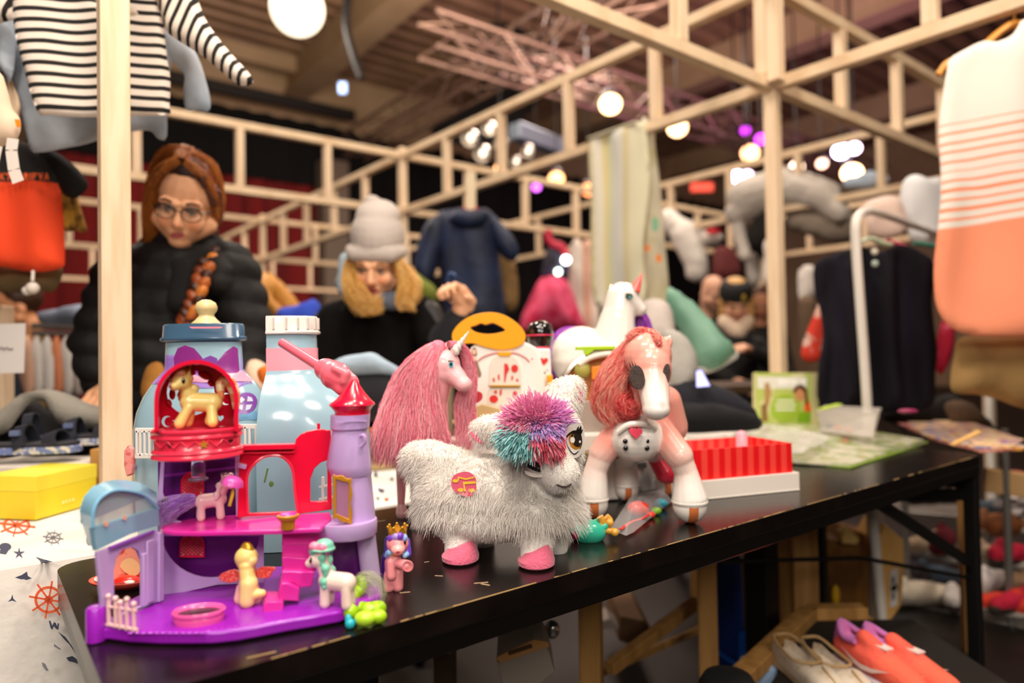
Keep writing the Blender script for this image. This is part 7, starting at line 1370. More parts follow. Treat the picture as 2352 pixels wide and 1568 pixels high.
sheet('olive_trousers', [(-60, 600), (60, 612), (138, 610), (138, 640), (120, 670), (90, 668), (70, 680), (40, 672), (0, 670), (-60, 670)], P(50, 640, 1.84), (0.1, -1, 0), mat('olive_cloth', '#6e5838', .9, noise_=(8, '#4a3a24', .4, .7)), None, .02, .04, .016, (.008, 16), solo=('olive brown trousers hanging below the orange red shirt', 'trousers'))
mb = MB(); mb.tube([P(76, 622, 1.76), P(75, 645, 1.75)], .004, 6); mb.ell(P(75, 662, 1.75), .016); mb.ell(P(62, 668, 1.75), .012); mb.build('white_toggle', mat('toggle_white', '#d8cec4', .5), None, 40, 0, ('small white drawstring toggle below the orange red shirt', 'toggle'))
# coral and white top, right foreground
zt = lambda y: PL(2280, y, P(2280, 400, 2.1), V((0, -1, 0))).z
stops = []; yb = 470; cw, cc_ = '#e9ded2', '#f3926a'
lo_, hi_ = zt(780), zt(40)
sl_ = [(zt(780), '#f4946e'), (zt(508), '#f59c78'), (zt(505), cw)]
y = 492
while y > 268: sl_ += [(zt(y), cc_), (zt(y-5 if y < 400 else y-7), cw)]; y -= 22
sl_ = sl_[:30]+[(zt(40), '#e8ddd1')]
DRM = ramp_mat('coral_dip_stripes', 1, lo_, hi_, sl_, 'CONSTANT', .85, slope=-.13, warp=.012, wscale=5, bump=(160, .15))
dr_ = thing('summer_blouse', P(2280, 775, 2.1), 'white sleeveless top with coral stripes and coral lower half on a wooden hanger', 'top')
sheet('top_cloth', [(2182, 160), (2190, 130), (2225, 108), (2262, 92), (2290, 96), (2325, 80), (2360, 40), (2460, 60), (2480, 400), (2480, 760), (2400, 772), (2320, 775), (2250, 772), (2200, 760), (2165, 730), (2150, 690), (2146, 620), (2150, 560), (2157, 480), (2160, 400), (2158, 300), (2170, 220)], P(2280, 400, 2.1), (0, -1, 0), DRM, dr_, .014, .06, .020, (.012, 5), fold=(.012, 16))
mb = MB(); mb.tube(smoothline([P(x, y, 2.17) for x, y in ((2215, 150), (2262, 105), (2300, 72), (2335, 56), (2400, 80), (2470, 125))], 4), .020, 10, flat=.6); mb.tube(smoothline([P(x, y, 2.17) for x, y in ((2330, 52), (2332, 25), (2345, 10), (2350, -10), (2340, -20))], 3), .003, 6); mb.build('wooden_hanger', mat('hanger_wood', '#d8933c', .4), dr_)
mb = MB(); mb.tube(smoothline([P(x, y, 2.16) for x, y in ((2155, 172), (2170, 150), (2185, 140))], 3), .010, 8); mb.build('hanger_tip', mat('hanger_wood', '#d8933c', .4), dr_)
sheet('beige_bag', [(2205, 778), (2260, 770), (2400, 772), (2400, 930), (2340, 935), (2290, 915), (2240, 905), (2190, 900), (2186, 860), (2195, 820)], P(2290, 850, 2.25), (0, -1, 0), mat('beige_canvas', '#a2814f', .9, noise_=(4, '#6e5430', .45, .7)), None, .06, .08, .02, (.015, 8), solo=('beige canvas garment hanging below the coral top', 'clothing'))
# clothes rail with navy velvet dress
rl = thing('clothes_rail', V((P(1975, 700, 2.45).x+.1, 2.5, 0)), 'white tubular clothes rail behind the plastic tub', 'clothes rail')
a0 = P(1998, 945, 2.45); mb = MB(); mb.tube(smoothline([V((a0.x+.03, 2.45, 0)), V((a0.x, 2.45, .5)), P(1990, 900, 2.45), P(1976, 700, 2.45), P(1966, 560, 2.45), P(1966, 510, 2.45), P(1980, 488, 2.5), P(2000, 484, 2.56)], 4), .0165, 12); mb.build('upright', WHITE_METAL, rl)
mb = MB(); mb.tube([P(2000, 484, 2.56), P(2050, 500, 2.7), P(2160, 540, 3.0), P(2260, 570, 3.3)], .014, 10); mb.build('rail_bar', WHITE_METAL, rl)
mb = MB(); e = P(2260, 570, 3.3); mb.tube([e, V((e.x, e.y, 0))], .016, 10); mb.build('upright', WHITE_METAL, rl)
nd = thing('velvet_dress', P(2020, 940, 2.62), 'dark navy velvet sleeveless dress hanging on the white clothes rail', 'dress')
sheet('dress_body', [(1870, 610), (1900, 588), (1950, 572), (1985, 562), (2010, 580), (2040, 572), (2075, 560), (2110, 580), (2140, 600), (2148, 640), (2142, 680), (2150, 740), (2158, 800), (2150, 860), (2140, 935), (2060, 945), (1960, 942), (1884, 930), (1880, 850), (1892, 780), (1890, 720), (1874, 670)], P(2010, 750, 2.62), (0, -1, 0), mat('navy_velvet', '#0a0710', .85, spec=.3, noise_=(3, '#1a1326', .45, .8), stretch=(6, 1, .5)), nd, .02, .06, .014, (.016, 7), fold=(.032, 40))
mb = MB(); [mb.ell(P(x, y, 2.545), (.013, .008, .013)) for x, y in ((2010, 605),)]; mb.build('button', mat('pearl_button', '#9fb0a4', .3), nd)
mb = MB(); mb.ell(P(2009, 578, 2.56), (.013, .008, .013)); mb.build('button', mat('pearl_button2', '#c8c4b4', .3), nd)
mb = MB(); mb.tube(smoothline([P(x, y, 2.60) for x, y in ((1975, 556), (2000, 548), (2030, 560), (2046, 562))], 3), .018, 10, flat=.5); mb.build('green_hanger', mat('mint_hanger', '#c4d2b4', .4), nd)
for nm, pts, c_, lab in (('pink_hanger', ((2038, 552), (2075, 565), (2110, 582), (2145, 610)), '#e8607c', 'pink plastic hanger sticking out above the navy dress shoulder'), ('teal_hanger', ((2100, 558), (2130, 562), (2150, 566)), '#3a9a84', 'teal plastic hanger behind the navy dress')):
    mb = MB(); mb.tube(smoothline([P(x, y, 2.72) for x, y in pts], 3), .014, 8, flat=.6); mb.build(nm, mat('pl_'+c_[1:], c_, .4), None, 40, 0, (lab, 'hanger'))
sheet('white_blouse', [(2075, 420), (2100, 400), (2130, 410), (2165, 420), (2170, 560), (2100, 555), (2085, 520), (2068, 470)], P(2110, 480, 3.0), (0, -1, 0), mat('white_cotton', '#dfe0e2', .85), None, .03, .05, .02, (.01, 12), solo=('white blouse hanging between the clothes rail and the coral top', 'blouse'))
sheet('blush_top', [(1985, 470), (2010, 455), (2050, 450), (2075, 470), (2085, 520), (2060, 545), (2010, 545), (1990, 520)], P(2030, 500, 2.95), (0, -1, 0), mat('blush_cotton', '#e4cabc', .85, noise_=(9, '#c8a898', .5, .7)), None, .02, .05, .02, (.01, 12), solo=('blush pink top hanging on the clothes rail above the navy dress', 'top'))
sheet('red_white_top', [(1842, 800), (1862, 740), (1880, 690), (1895, 660), (1900, 720), (1892, 800), (1875, 830), (1846, 826)], P(1870, 750, 3.0), (0, -1, 0), mat('red_white_cloth', '#e0402e', .85, noise_=(9, '#ecc0b0', .5, .52)), None, .02, .04, .02, (.01, 12), solo=('red and white patterned garment left of the navy dress', 'garment'))
sheet('magenta_top', [(2160, 740), (2190, 745), (2185, 820), (2165, 860), (2150, 830)], P(2170, 800, 2.75), (0, -1, 0), mat('magenta_cloth', '#b8183c', .85, noise_=(12, '#d8607a', .55, .6)), None, .02, .04, .02, (.01, 12), solo=('crimson garment showing between the navy dress and the coral top', 'garment'))
# striped towel over the middle frame
tn = V((-.7726, -.635, 0)); 
to = gR+gV*2.977-V((gV.x, gV.y, 0))*0; pt_ = V((.56, 3.45, 2.18))+tn*.05
u0_ = None
TWM = ramp_mat('towel_stripes', 0, -.45, .45, [(-.45, '#e8b49a'), (-.20, '#e9ddc4'), (-.17, '#e6d690'), (-.13, '#ded6bc'), (-.09, '#e9e2d2'), (-.06, '#e5d592'), (-.02, '#d3d6b8'), (.02, '#d8d6cc'), (.07, '#d4d2c8'), (.10, '#c8b98a'), (.13, '#d2ccb0'), (.2, '#d6d0b2'), (.4, '#cfc890')], 'LINEAR', .9)
tw = thing('striped_towel', P(1440, 690, 3.45), 'long pale striped towel draped over the timber frame in the middle', 'towel')
sheet('towel_front', [(1356, 322), (1400, 304), (1474, 278), (1482, 300), (1490, 400), (1478, 560), (1480, 690), (1430, 705), (1365, 700), (1358, 560), (1356, 440)], pt_, tn, TWM, tw, .006, .03, .03, (.008, 5), fold=(.014, 20))
sheet('towel_side', [(1472, 280), (1500, 296), (1506, 350), (1520, 460), (1528, 560), (1535, 690), (1500, 700), (1478, 690), (1476, 500)], pt_-tn*.05, (tn+V((.5, 0, 0))).normalized(), mat('towel_back', '#d4cbb2', .9, noise_=(8, '#bfb48e', .5, .7)), tw, .01, .03, .03, (.008, 6))
mb = MB(); 
for x, y, r, ci in ((1513, 593, 10, 0), (1487, 570, 9, 0)): mb = MB(); decal(mb, circ(x, y, r*.7, r, 10), lambda u, v: PL(u, v, pt_+tn*.04, tn), 6); mb.build('orange_motif', mat('orange_motif', '#e8823a', .8), tw, fix=False)
mb = MB(); cT = V((.56, 3.45, 2.19)); mb.bar(cT-gV*.16, cT+gV*.16, .012, .13, V((1, .8, 0))); mb.build('towel_fold', mat('towel_back', '#d4cbb2', .9), tw, 0, .004)
mb = MB(); decal(mb, circ(1505, 515, 9, 18, 12), lambda u, v: PL(u, v, pt_+tn*.04, tn), 6); mb.build('green_motif', mat('green_motif', '#8fbf9c', .8), tw, fix=False)
# navy snowsuit
sn = thing('snowsuit', P(1070, 745, 4.1), 'navy blue child snowsuit hanging from the frame above the raised fist', 'snowsuit')
NVY = mat('navy_shell', '#1a2848', .6, bump=(18, .6), noise_=(5, '#0d1426', .4, .7)); o_ = P(1070, 600, 4.1)
sheet('suit_body', [(1000, 500), (1045, 478), (1080, 485), (1115, 478), (1140, 510), (1148, 600), (1160, 745), (1100, 750), (1030, 748), (1012, 640)], o_, (0, -1, 0), NVY, sn, .09, .12, .035, (.02, 6))
sheet('sleeve', [(1015, 495), (1030, 540), (1010, 590), (1000, 630), (990, 655), (955, 645), (952, 590), (965, 540), (985, 505)], o_+V((0, -.03, 0)), (0, -1, 0), NVY, sn, .07, .1, .035, (.02, 6))
sheet('sleeve', [(1125, 490), (1150, 510), (1180, 545), (1192, 580), (1178, 600), (1155, 590), (1135, 560)], o_+V((0, -.03, 0)), (0, -1, 0), NVY, sn, .06, .1, .035, (.02, 6))
sheet('hood', [(1030, 495), (1050, 475), (1080, 482), (1110, 478), (1125, 500), (1100, 520), (1060, 522), (1035, 512)], o_+V((0, -.12, 0)), (0, -1, 0), NVY, sn, .05, .06, .03, (.02, 8))
mb = MB(); mb.tube(smoothline([P(x, y, 4.02) for x, y in ((1062, 478), (1080, 488), (1099, 478))], 3), .012, 8); mb.build('red_collar', mat('red_trim', '#b8222a', .8), sn)
mb = MB(); mb.bar(P(1082, 395, 4.05), P(1082, 482, 4.05), .055, .012, V((0, -1, 0))); mb.build('hanging_strip', mat('pale_strip', '#e2cfae', .6), sn, 0)
sheet('tan_jacket', [(1145, 580), (1160, 575), (1185, 610), (1190, 700), (1165, 712), (1152, 650)], P(1168, 640, 4.5), (0, -1, 0), mat('tan_cloth', '#8a6a40', .9), None, .04, .06, .03, solo=('tan garment with shiny buttons behind the navy snowsuit', 'garment'))
sheet('moss_garment', [(945, 620), (975, 640), (1000, 660), (1005, 690), (960, 695), (940, 660)], P(970, 660, 3.6), (0, -1, 0), mat('moss_cloth', '#6a7428', .9), None, .04, .06, .03, solo=('moss green garment between the beanie woman and the snowsuit', 'garment'))
# pink tulle costume with lights
tu = thing('tulle_costume', P(1265, 770, 5.9), 'pink tulle costume with lilac bodice hanging beyond the black dome', 'costume')
sheet('skirt', [(1245, 635), (1290, 632), (1310, 660), (1330, 710), (1345, 755), (1320, 770), (1260, 765), (1200, 770), (1196, 735), (1215, 690)], P(1265, 700, 5.9), (0, -1, 0), mat('pink_tulle', '#e0567a', .9, noise_=(9, '#c01c48', .45, .62)), tu, .24, .27, .045, (.03, 12))
sheet('bodice', [(1258, 570), (1275, 556), (1300, 565), (1310, 600), (1300, 640), (1248, 638), (1248, 600)], P(1280, 600, 5.88), (0, -1, 0), mat('lilac_satin', '#4a4468', .6, noise_=(8, '#1a1420', .45, .6)), tu, .09, .12, .045)
mb = MB(); mb.tube(smoothline([P(x, y, 5.8) for x, y in ((1262, 528), (1258, 545), (1270, 560), (1290, 566), (1300, 585))], 4), .034, 8); mb.build('red_ribbon', mat('red_satin', '#c8304a', .5), tu)
for x, y, r, c_ in ((1300, 597, .036, '#ffffff'), (1282, 624, .027, '#d8ffe0')):
    mb = MB(); mb.ell(P(x, y, 5.7), r); mb.build('fairy_light', mat('glow'+c_[1:], c_, .3, emit=c_, es=9), tu)
for i, (x, w_, c_) in enumerate(((1325, 26, '#ddcfc2'), (1348, 20, '#d8a890'), (1362, 20, '#e6d4c4'))):
    sheet('hung_garment', [(x-w_/2, 560), (x+w_/2, 562), (x+w_*.6, 660), (x+w_*.6, 760), (x-w_*.5, 765), (x-w_*.7, 660)], P(x, 660, 6.05), (0, -1, 0), mat('hung_'+c_[1:], c_, .9), None, .03, .05, .04, (.015, 8), solo=(['white', 'salmon', 'cream'][i]+' garment hanging between the tulle costume and the towel', 'garment', 'garments beside the towel'))
# plush animals on the right frame
PLW = mat('white_plush', '#ded6cc', .95, bump=(60, .4)); PLG = mat('grey_plush', '#b5aca2', .95, bump=(50, .5))
def B_(x, y, d, r): p = P(x, y, d); return (p, r*d/FPX)
def plush(nm, lab, parts, m, cat='plush toy', vox=.012):
    pr = [('c', tuple(P(x0, y0, d0)), tuple(P(x1, y1, d1)), r0*d0/FPX, r1*d1/FPX, '#d8d0c6') for x0, y0, d0, r0, x1, y1, d1, r1 in parts]
    return blob(nm, pr, vox, m, None, 4, (), (lab, cat), (.008, 14))
plush('plush_dog', 'white long limbed plush animal draped over the right frame beside the towel', [(1530, 505, 6.05, 24, 1590, 540, 5.98, 26), (1575, 540, 5.98, 36, 1598, 600, 5.92, 28), (1598, 600, 5.92, 26, 1600, 622, 5.92, 26), (1625, 546, 5.92, 17, 1645, 548, 5.92, 15), (1560, 520, 5.98, 20, 1535, 500, 6.05, 22)], PLW)
mb = MB(); mb.ell(P(1640, 532, 5.75), (.066, .03, .03)); mb.build('red_bow', mat('red_bow', '#d8303c', .7), None, 40, 0, ('small red bow on the hanging white plush paw', 'bow'))
plush('plush_pillow_bear', 'big pale grey plush animal lying on top of the right frame', [(1720, 455, 5.46, 50, 1800, 430, 5.34, 48), (1800, 430, 5.34, 48, 1890, 452, 5.1, 40), (1890, 452, 5.1, 38, 1930, 490, 4.95, 22), (1715, 470, 5.46, 46, 1690, 490, 5.46, 26), (1695, 520, 5.46, 16, 1712, 590, 5.34, 14)], PLG)
plush('plush_black_cat', 'black plush animal hanging below the big grey plush', [(1770, 500, 5.4, 30, 1745, 545, 5.4, 36), (1745, 545, 5.4, 34, 1760, 570, 5.4, 26)], mat('black_plush', '#17130f', .95, bump=(50, .5)))
plush('grey_cushion', 'grey patterned cushion behind the middle post on the right frame', [(1840, 500, 5.3, 34, 1930, 520, 5.1, 40)], mat('taupe_plush', '#8d8072', .95, bump=(50, .4)))
plush('blue_hat', 'light blue round hat lying on the right frame beside the lamp', [(1950, 420, 4.9, 14, 2025, 415, 4.8, 16), (1985, 412, 4.85, 16, 2000, 410, 4.85, 18)], mat('pale_blue_felt', '#a8b8cc', .9), 'hat')
plush('white_plush_strip', 'white cloth animal hanging against the middle post', [(1775, 560, 4.0, 20, 1770, 640, 4.0, 18), (1770, 640, 4.0, 18, 1790, 670, 4.0, 14)], PLW)
pile('maroon_cloth', [(1640, 575), (1670, 566), (1695, 590), (1705, 625), (1690, 640), (1640, 640)], 5.4, '#5c2020', 'maroon garment hanging above the bald man')
pile('white_hung_cloth', [(1715, 590), (1745, 588), (1745, 650), (1720, 650)], 5.6, '#b8b0a8', 'pale grey cloth hanging beside the maroon garment')
pile('white_bundle', [(1835, 620), (1870, 615), (1872, 680), (1838, 690)], 4.6, '#d4ccc4', 'white garment bundle right of the middle post')
pile('brown_bundle', [(1836, 690), (1870, 690), (1872, 790), (1838, 800)], 4.4, '#6a5440', 'brown garment bundle right of the middle post', n=(0, -1, 0))
# left background rail with pale children's clothes
rr = thing('clothes_rail', V((-2.0, 2.75, 0)), 'silver clothes rail with white and orange children clothes at the far left', 'clothes rail')
mb = MB(); mb.tube([P(76, 748, 2.7), P(206, 752, 2.7)], .012, 8); mb.tube([P(76, 764, 2.7), P(206, 768, 2.7)], .010, 8); mb.build('rail_bar', mat('chrome', '#c8c2ba', .2, metal=.8), rr)
for x in (92,): mb = MB(); p = P(x, 760, 2.72); mb.tube([p, V((p.x, p.y, 0))], .020, 10); mb.build('upright', mat('brass_post', '#a08a5c', .35, metal=.5), rr)
p = P(203, 760, 2.72); mb = MB(); mb.tube([p, V((p.x, p.y, 0))], .016, 10); mb.build('upright', mat('chrome', '#c8c2ba', .2, metal=.8), rr)
for i, (x, w_, c_) in enumerate(((62, 22, '#e0b094'), (84, 20, '#e8e0d8'), (108, 22, '#ece6de'), (130, 20, '#e89468'), (152, 22, '#e9e2da'), (176, 22, '#dcd0c8'), (198, 18, '#d88a60'))):
    sheet('small_garment', [(x-w_*.4, 776), (x+w_*.4, 776), (x+w_*.75, 830), (x+w_*.6, 905), (x-w_*.6, 905), (x-w_*.75, 830)], P(x, 840, 2.7), (-.5, -1, 0), mat('sm_'+c_[1:], c_, .9), None, .015, .03, .03, (.008, 14), solo=('%s child garment on the silver rail, %s from the left' % (['peach', 'white', 'white', 'orange', 'white', 'pale pink', 'rust'][i], ['first', 'second', 'third', 'fourth', 'fifth', 'sixth', 'seventh'][i]), 'garment', 'garments on the silver rail'))
pile('folded_shirts', [(85, 730), (110, 712), (150, 708), (195, 700), (205, 730), (190, 742), (110, 745)], 2.72, '#8a94a8', 'folded shirts lying on top of the silver rail')
t = thing('chrome_rack', P(610, 780, 3.0)*1, 'chrome display rack seen between the two bottle halves', 'rack'); t.location.z = 0
mb = MB(); mb.bar(P(575, 755, 3.0), P(640, 752, 3.0), .05, .03); mb.tube([P(600, 755, 3.0), V((P(600, 755, 3.0).x, 3.0, 0))], .03, 10); mb.bar(P(590, 812, 3.0), P(636, 800, 3.0), .05, .04); mb.build('rack_frame', mat('chrome', '#c8c2ba', .2, metal=.8), t, 30)
pile('brown_case', [(338, 842), (375, 836), (380, 880), (340, 920), (320, 900)], 1.75, '#a8712e', 'brown cardboard flap behind the left bottle', puff=.01)
# red toy behind the gate
t = thing('red_toy_dish', G(285, 1350, TZ), 'red and white toy dish with a printed cardboard arch, seen through the lilac gate', 'toy')
c = G(288, 1338, TZ+.006); mb = MB(); mb.lathe([(.0, .0), (.030, .0), (.046, .009), (.048, .012), (.043, .012), (.028, .004), (0, .004)], (c.x, c.y, TZ+.002), None, 32, sy=.72); mb.build('dish', mat('red_white_dish', '#e05040', .3, coat=.2), t)
mb = MB(); mb.lathe([(.034, .0095), (.041, .0135), (.034, .0098)], (c.x, c.y, TZ+.002), None, 32, sy=.72, caps=False); mb.build('white_ring', mat('dish_white', '#f0d8cc', .4), t)
mb = MB(); mb.slab([P(x, y, c.y+.012) for x, y in [(254, 1330), (255, 1290)]+[(290+36*math.cos(R(a)), 1290+34*math.sin(R(a))) for a in range(190, 351, 16)]+[(326, 1290), (326, 1326)]], (0, .003, 0)); ar_ = mb.build('printed_arch', mat('arch_print', '#ee9a84', .4, noise_=(40, '#d8402e', .5, .55)), t, 0)
mb = MB()
decal(mb, [(275, 1300), (290, 1282), (308, 1284), (322, 1300), (318, 1318), (300, 1322)], lambda x, y: P(x, y, c.y+.010), 6, 2); mb.build('print_cream', mat('print_cream', '#ecc890', .4), ar_, fix=False)
mb = MB(); mb.ell(P(290, 1335, c.y-.012), (.018, .014, .008)); mb.build('red_lump', mat('red_lump', '#d8281c', .3, coat=.3), t)
mb = MB(); mb.ell(P(298, 1337, c.y-.026), (.007, .004, .003)); mb.build('white_knob', WHITEP, t)
# ================================================================= UNDER THE TABLE AND THE LOW RIGHT
def post_(x, y0, y1, d, w, lab, m=None):
    a = P(x, y0, d); b = P(x, y1, d); mb = MB(); mb.bar((a.x, a.y, 0.0), (a.x, a.y, a.z), w, w, V((.3, 1, 0))); mb.build('timber_prop', m or WOOD_D, None, 0, .003, (lab, 'post', 'posts under the table'))
post_(1355, 1345, 1568, 1.62, .05, 'worn pine post under the table, nearest the plush', None)
post_(1622, 1250, 1568, 1.85, .05, 'worn pine post under the table, below the robot pony wheel')
post_(1845, 1180, 1460, 2.25, .075, 'thick pine post under the table beside the black steel leg')
post_(2222, 1090, 1568, 2.42, .055, 'pine post just left of the far black table leg')
post_(1022, 1490, 1568, 1.5, .04, 'dim pine post low under the table front', mat('shaded_pine', '#4a3822', .7))  # darker copy of the pine, shade under the table put into its colour
mb = MB(); mb.bar(P(1400, 1535, 1.75), P(1600, 1382, 2.05), .03, .03); mb.build('wooden_strut', WOOD_D, None, 0, .002, ('slanting pine strut between the two posts under the table', 'strut'))
mb = MB(); mb.bar(P(1380, 1545, 1.85), P(1640, 1430, 2.2), .012, .02); mb.build('wooden_strut', WOOD_D, None, 0, .002, ('thin pine lath below the slanting strut', 'strut'))
sh = thing('shoe_shelf', V((.95, 1.95, 0)), 'low pine shelf rack on the floor holding the shoe pairs', 'shelf')
r0, r1 = P(1640, 1568, 1.78), P(1800, 1478, 2.12); r2 = P(1905, 1480, 2.2); r3 = P(2350, 1620, 2.0)
zs = .30
def Gz(x, y): return G(x, y, zs)
mb = MB(); A_, B_2, C_, D_ = V((.42, 1.50, zs)), V((.86, 2.02, zs)), V((1.02, 2.02, zs)), V((1.02, 1.40, zs))
mb.bar(A_, B_2, .05, .035); mb.build('rail', WOOD_D, sh, 0, .003); mb = MB(); mb.bar(B_2, C_, .05, .035); mb.build('rail', WOOD_D, sh, 0, .003)
mb = MB(); mb.slab([V((.47, 1.45, zs-.025)), V((1.14, 1.35, zs-.025)), V((1.14, 1.99, zs-.025)), V((.86, 1.99, zs-.025))], (0, 0, .012)); mb.build('shelf_board', mat('shelf_board', '#1a130d', .8), sh, 0)
for p in (A_, B_2, C_): mb = MB(); mb.bar((p.x, p.y, 0), (p.x, p.y, zs-.018), .045, .045, V((0, 1, 0))); mb.build('leg', WOOD_D, sh, 0, .002)
def shoe(x, y, d, yaw, lab, kind, s=1.0, grp=None):
    g = P(x, y, d); g.z = zs-.0125; Mz = Matrix.Rotation(R(yaw), 3, 'Z'); t = thing('shoe', g, lab, 'shoe', grp); Q = lambda p: tuple(g+Mz @ (V(p)*s))
    o = [(-.12, 0), (-.11, .03), (-.05, .032), (.03, .038), (.09, .04), (.13, .015), (.132, -.01), (.09, -.036), (.02, -.036), (-.05, -.03), (-.11, -.028)]
    mb = MB(); sm = smoothline([V((a, b, 0)) for a, b in o], 3, True); mb.slab([V(Q((p.x, p.y, 0))) for p in sm], (0, 0, .018*s)); 
    if kind == 'slip':
        mb.build('sole', mat('rope_sole', '#c0a988', .8), t, 40, .002); c1, c2 = '#d3c5b2', '#b59c7c'
        # upper: shell with an open collar
        rings = []
        for i, (xx, w, h) in enumerate(((-.118, .020, .058), (-.10, .030, .062), (-.05, .031, .052), (0, .034, .048), (.04, .038, .058), (.08, .037, .048), (.115, .026, .034), (.13, .008, .022))):
            op = 1 if xx < .03 else 0; r = []
            for k in range(15):
                a = PI*k/14; yy = w*math.cos(a); zz = .016+(h-.016)*math.sin(a)**.6
                if op and .25 < k/14 < .75: zz = .03; yy *= .95
                r.append(V(Q((xx, yy, zz))))
            rings.append(r)
        mb = MB(); n = 15; vs = [p for r in rings for p in r]; mb.add(vs, [(j*n+i, j*n+i+1, (j+1)*n+i+1, (j+1)*n+i) for j in range(len(rings)-1) for i in range(n-1)]); mb.build('upper', mat('cream_leather', c1, .45, noise_=(30, c2, .5, .75)), t, 60)
        mb = MB(); mb.tube(smoothline([V(Q(p)) for p in ((.03, 0, .058), (.0, .030, .050), (-.06, .030, .055), (-.105, .022, .064), (-.118, 0, .062), (-.105, -.022, .064), (-.06, -.030, .055), (.0, -.030, .050), (.03, 0, .058))], 4), .0035*s, 6); mb.build('collar', mat('tan_binding', '#a98a5e', .7), t)
        mb = MB(); mb.tube([V(Q((.05, 0, .060))), V(Q((.128, 0, .030)))], .002, 6); mb.build('toe_seam', mat('tan_binding', '#a98a5e', .7), t)
    else:
        mb.build('sole', mat('white_sole', '#d8d2dc', .5), t, 40, .003)
        blob('upper', [('c', Q((-.085, 0, .045)), Q((.02, 0, .045)), .032*s, .036*s, '#f2614e'), ('c', Q((.02, 0, .045)), Q((.09, 0, .032)), .036*s, .030*s, '#f4684f'), ('c', Q((.09, 0, .03)), Q((.108, 0, .028)), .028*s, .022*s, '#f4684f'), ('c', Q((-.095, 0, .05)), Q((-.10, 0, .085)), .026*s, .016*s, '#c86aa8'), ('c', Q((.03, .0, .06)), Q((-.035, 0, .085)), .022*s, .018*s, '#f2614e')], .004, VC_CLOTH, t, 4, [(Q((-.06, 0, .085)), (.03, .022, .02), '#c878b8')])
        mb = MB(); mb.tube(smoothline([V(Q(p)) for p in ((-.035, .026, .08), (-.07, .026, .078), (-.105, 0, .098), (-.07, -.026, .078), (-.035, -.026, .08))], 4), .007*s, 8); mb.build('heel_collar', mat('orchid_padding', '#c372b4', .8), t)
        mb = MB()
        for sd in (-1, 1):
            y_ = .0375*sd; ol = [(-.07, .062), (-.03, .036), (-.01, .030), (.02, .034), (.07, .056), (.02, .044), (-.01, .042), (-.03, .046)]
            mb.add([V(Q((a, y_*(1.0), b))) for a, b in ol], [tuple(range(8))])
        mb.build('side_mark', mat('mark_white', '#f2d8d0', .5), t, 0, fix=False)
        mb = MB(); mb.box(Q((.02, 0, .085)), (.03*s, .022*s, .004), Mz); mb.build('tongue_label', mat('mark_white', '#f2d8d0', .5), t, 0)
shoe(1858, 1548, 1.62, -80, 'left cream slip-on shoe on the low shelf', 'slip', 1.05); shoe(1925, 1552, 1.60, -82, 'right cream slip-on shoe beside the coral trainers', 'slip', 1.05)
shoe(2015, 1540, 1.62, -72, 'left coral trainer with orchid heel on the low shelf', 'run', 1.05); shoe(2085, 1545, 1.60, -68, 'right coral trainer with orchid heel, nearest the bent grey tube', 'run', 1.05)
mb = MB(); mb.slab([P(x, y, 1.7) for x, y in ((1715, 1520), (1790, 1535), (1780, 1600), (1690, 1600))], (0, .05, 0)); mb.build('pale_blue_cloth', mat('sky_cloth', '#8fa9c8', .8, noise_=(9, '#5a7aa8', .5, .7)), None, 0, .01, ('pale blue cloth on the low shelf left of the cream shoes', 'cloth'))
mb = MB(); c = P(1672, 1572, 1.5); mb.lathe([(0, -.06), (.05, -.05), (.062, 0), (.05, .02), (.02, .028), (0, .03)], c, None, 24); mb.build('round_hat', mat('black_felt', '#0a0909', .9), None, 50, 0, ('round black hat cut by the bottom edge below the blue bag', 'hat'))
# blue bag, boxes and bits in the dark
bb = thing('blue_bag', V((P(1668, 1400, 2.3).x, 2.36, 0)), 'tall dark blue bag standing under the table between two pine posts', 'bag')
mb = MB(); x0, x1 = P(1640, 1400, 2.3).x, P(1712, 1400, 2.3).x; mb.slab([V((x0, 2.3, .0)), V((x1, 2.3, .0)), V((x1-.01, 2.3, P(0, 1290, 2.3).z)), V((x0+.02, 2.3, P(0, 1262, 2.3).z)), V((x0, 2.3, P(0, 1275, 2.3).z))], (0, .12, 0)); mb.build('bag_body', mat('blue_ripstop', '#123a8c', .5, noise_=(6, '#0a1c4c', .4, .7)), bb, 0, .008)
mb = MB(); mb.bar(P(1706, 1450, 2.28), P(1708, 1520, 2.28), .03, .012, V((0, -1, 0))); mb.tube(smoothline([P(x, y, 2.28) for x, y in ((1648, 1495), (1665, 1510), (1690, 1525))], 3), .006, 6); mb.build('bag_strap', mat('bright_blue', '#1f6ad8', .5), bb, 0)
def carton(nm, pts, d, dep, c, lab, m2=None):
    t = thing(nm, P(sum(p[0] for p in pts)/len(pts), max(p[1] for p in pts), d), lab, 'box'); mb = MB(); mb.slab([P(x, y, d) for x, y in pts], (0, dep, 0)); mb.build('carton_body', mat('carton'+c[1:], c, .7), t, 0, .003); return t

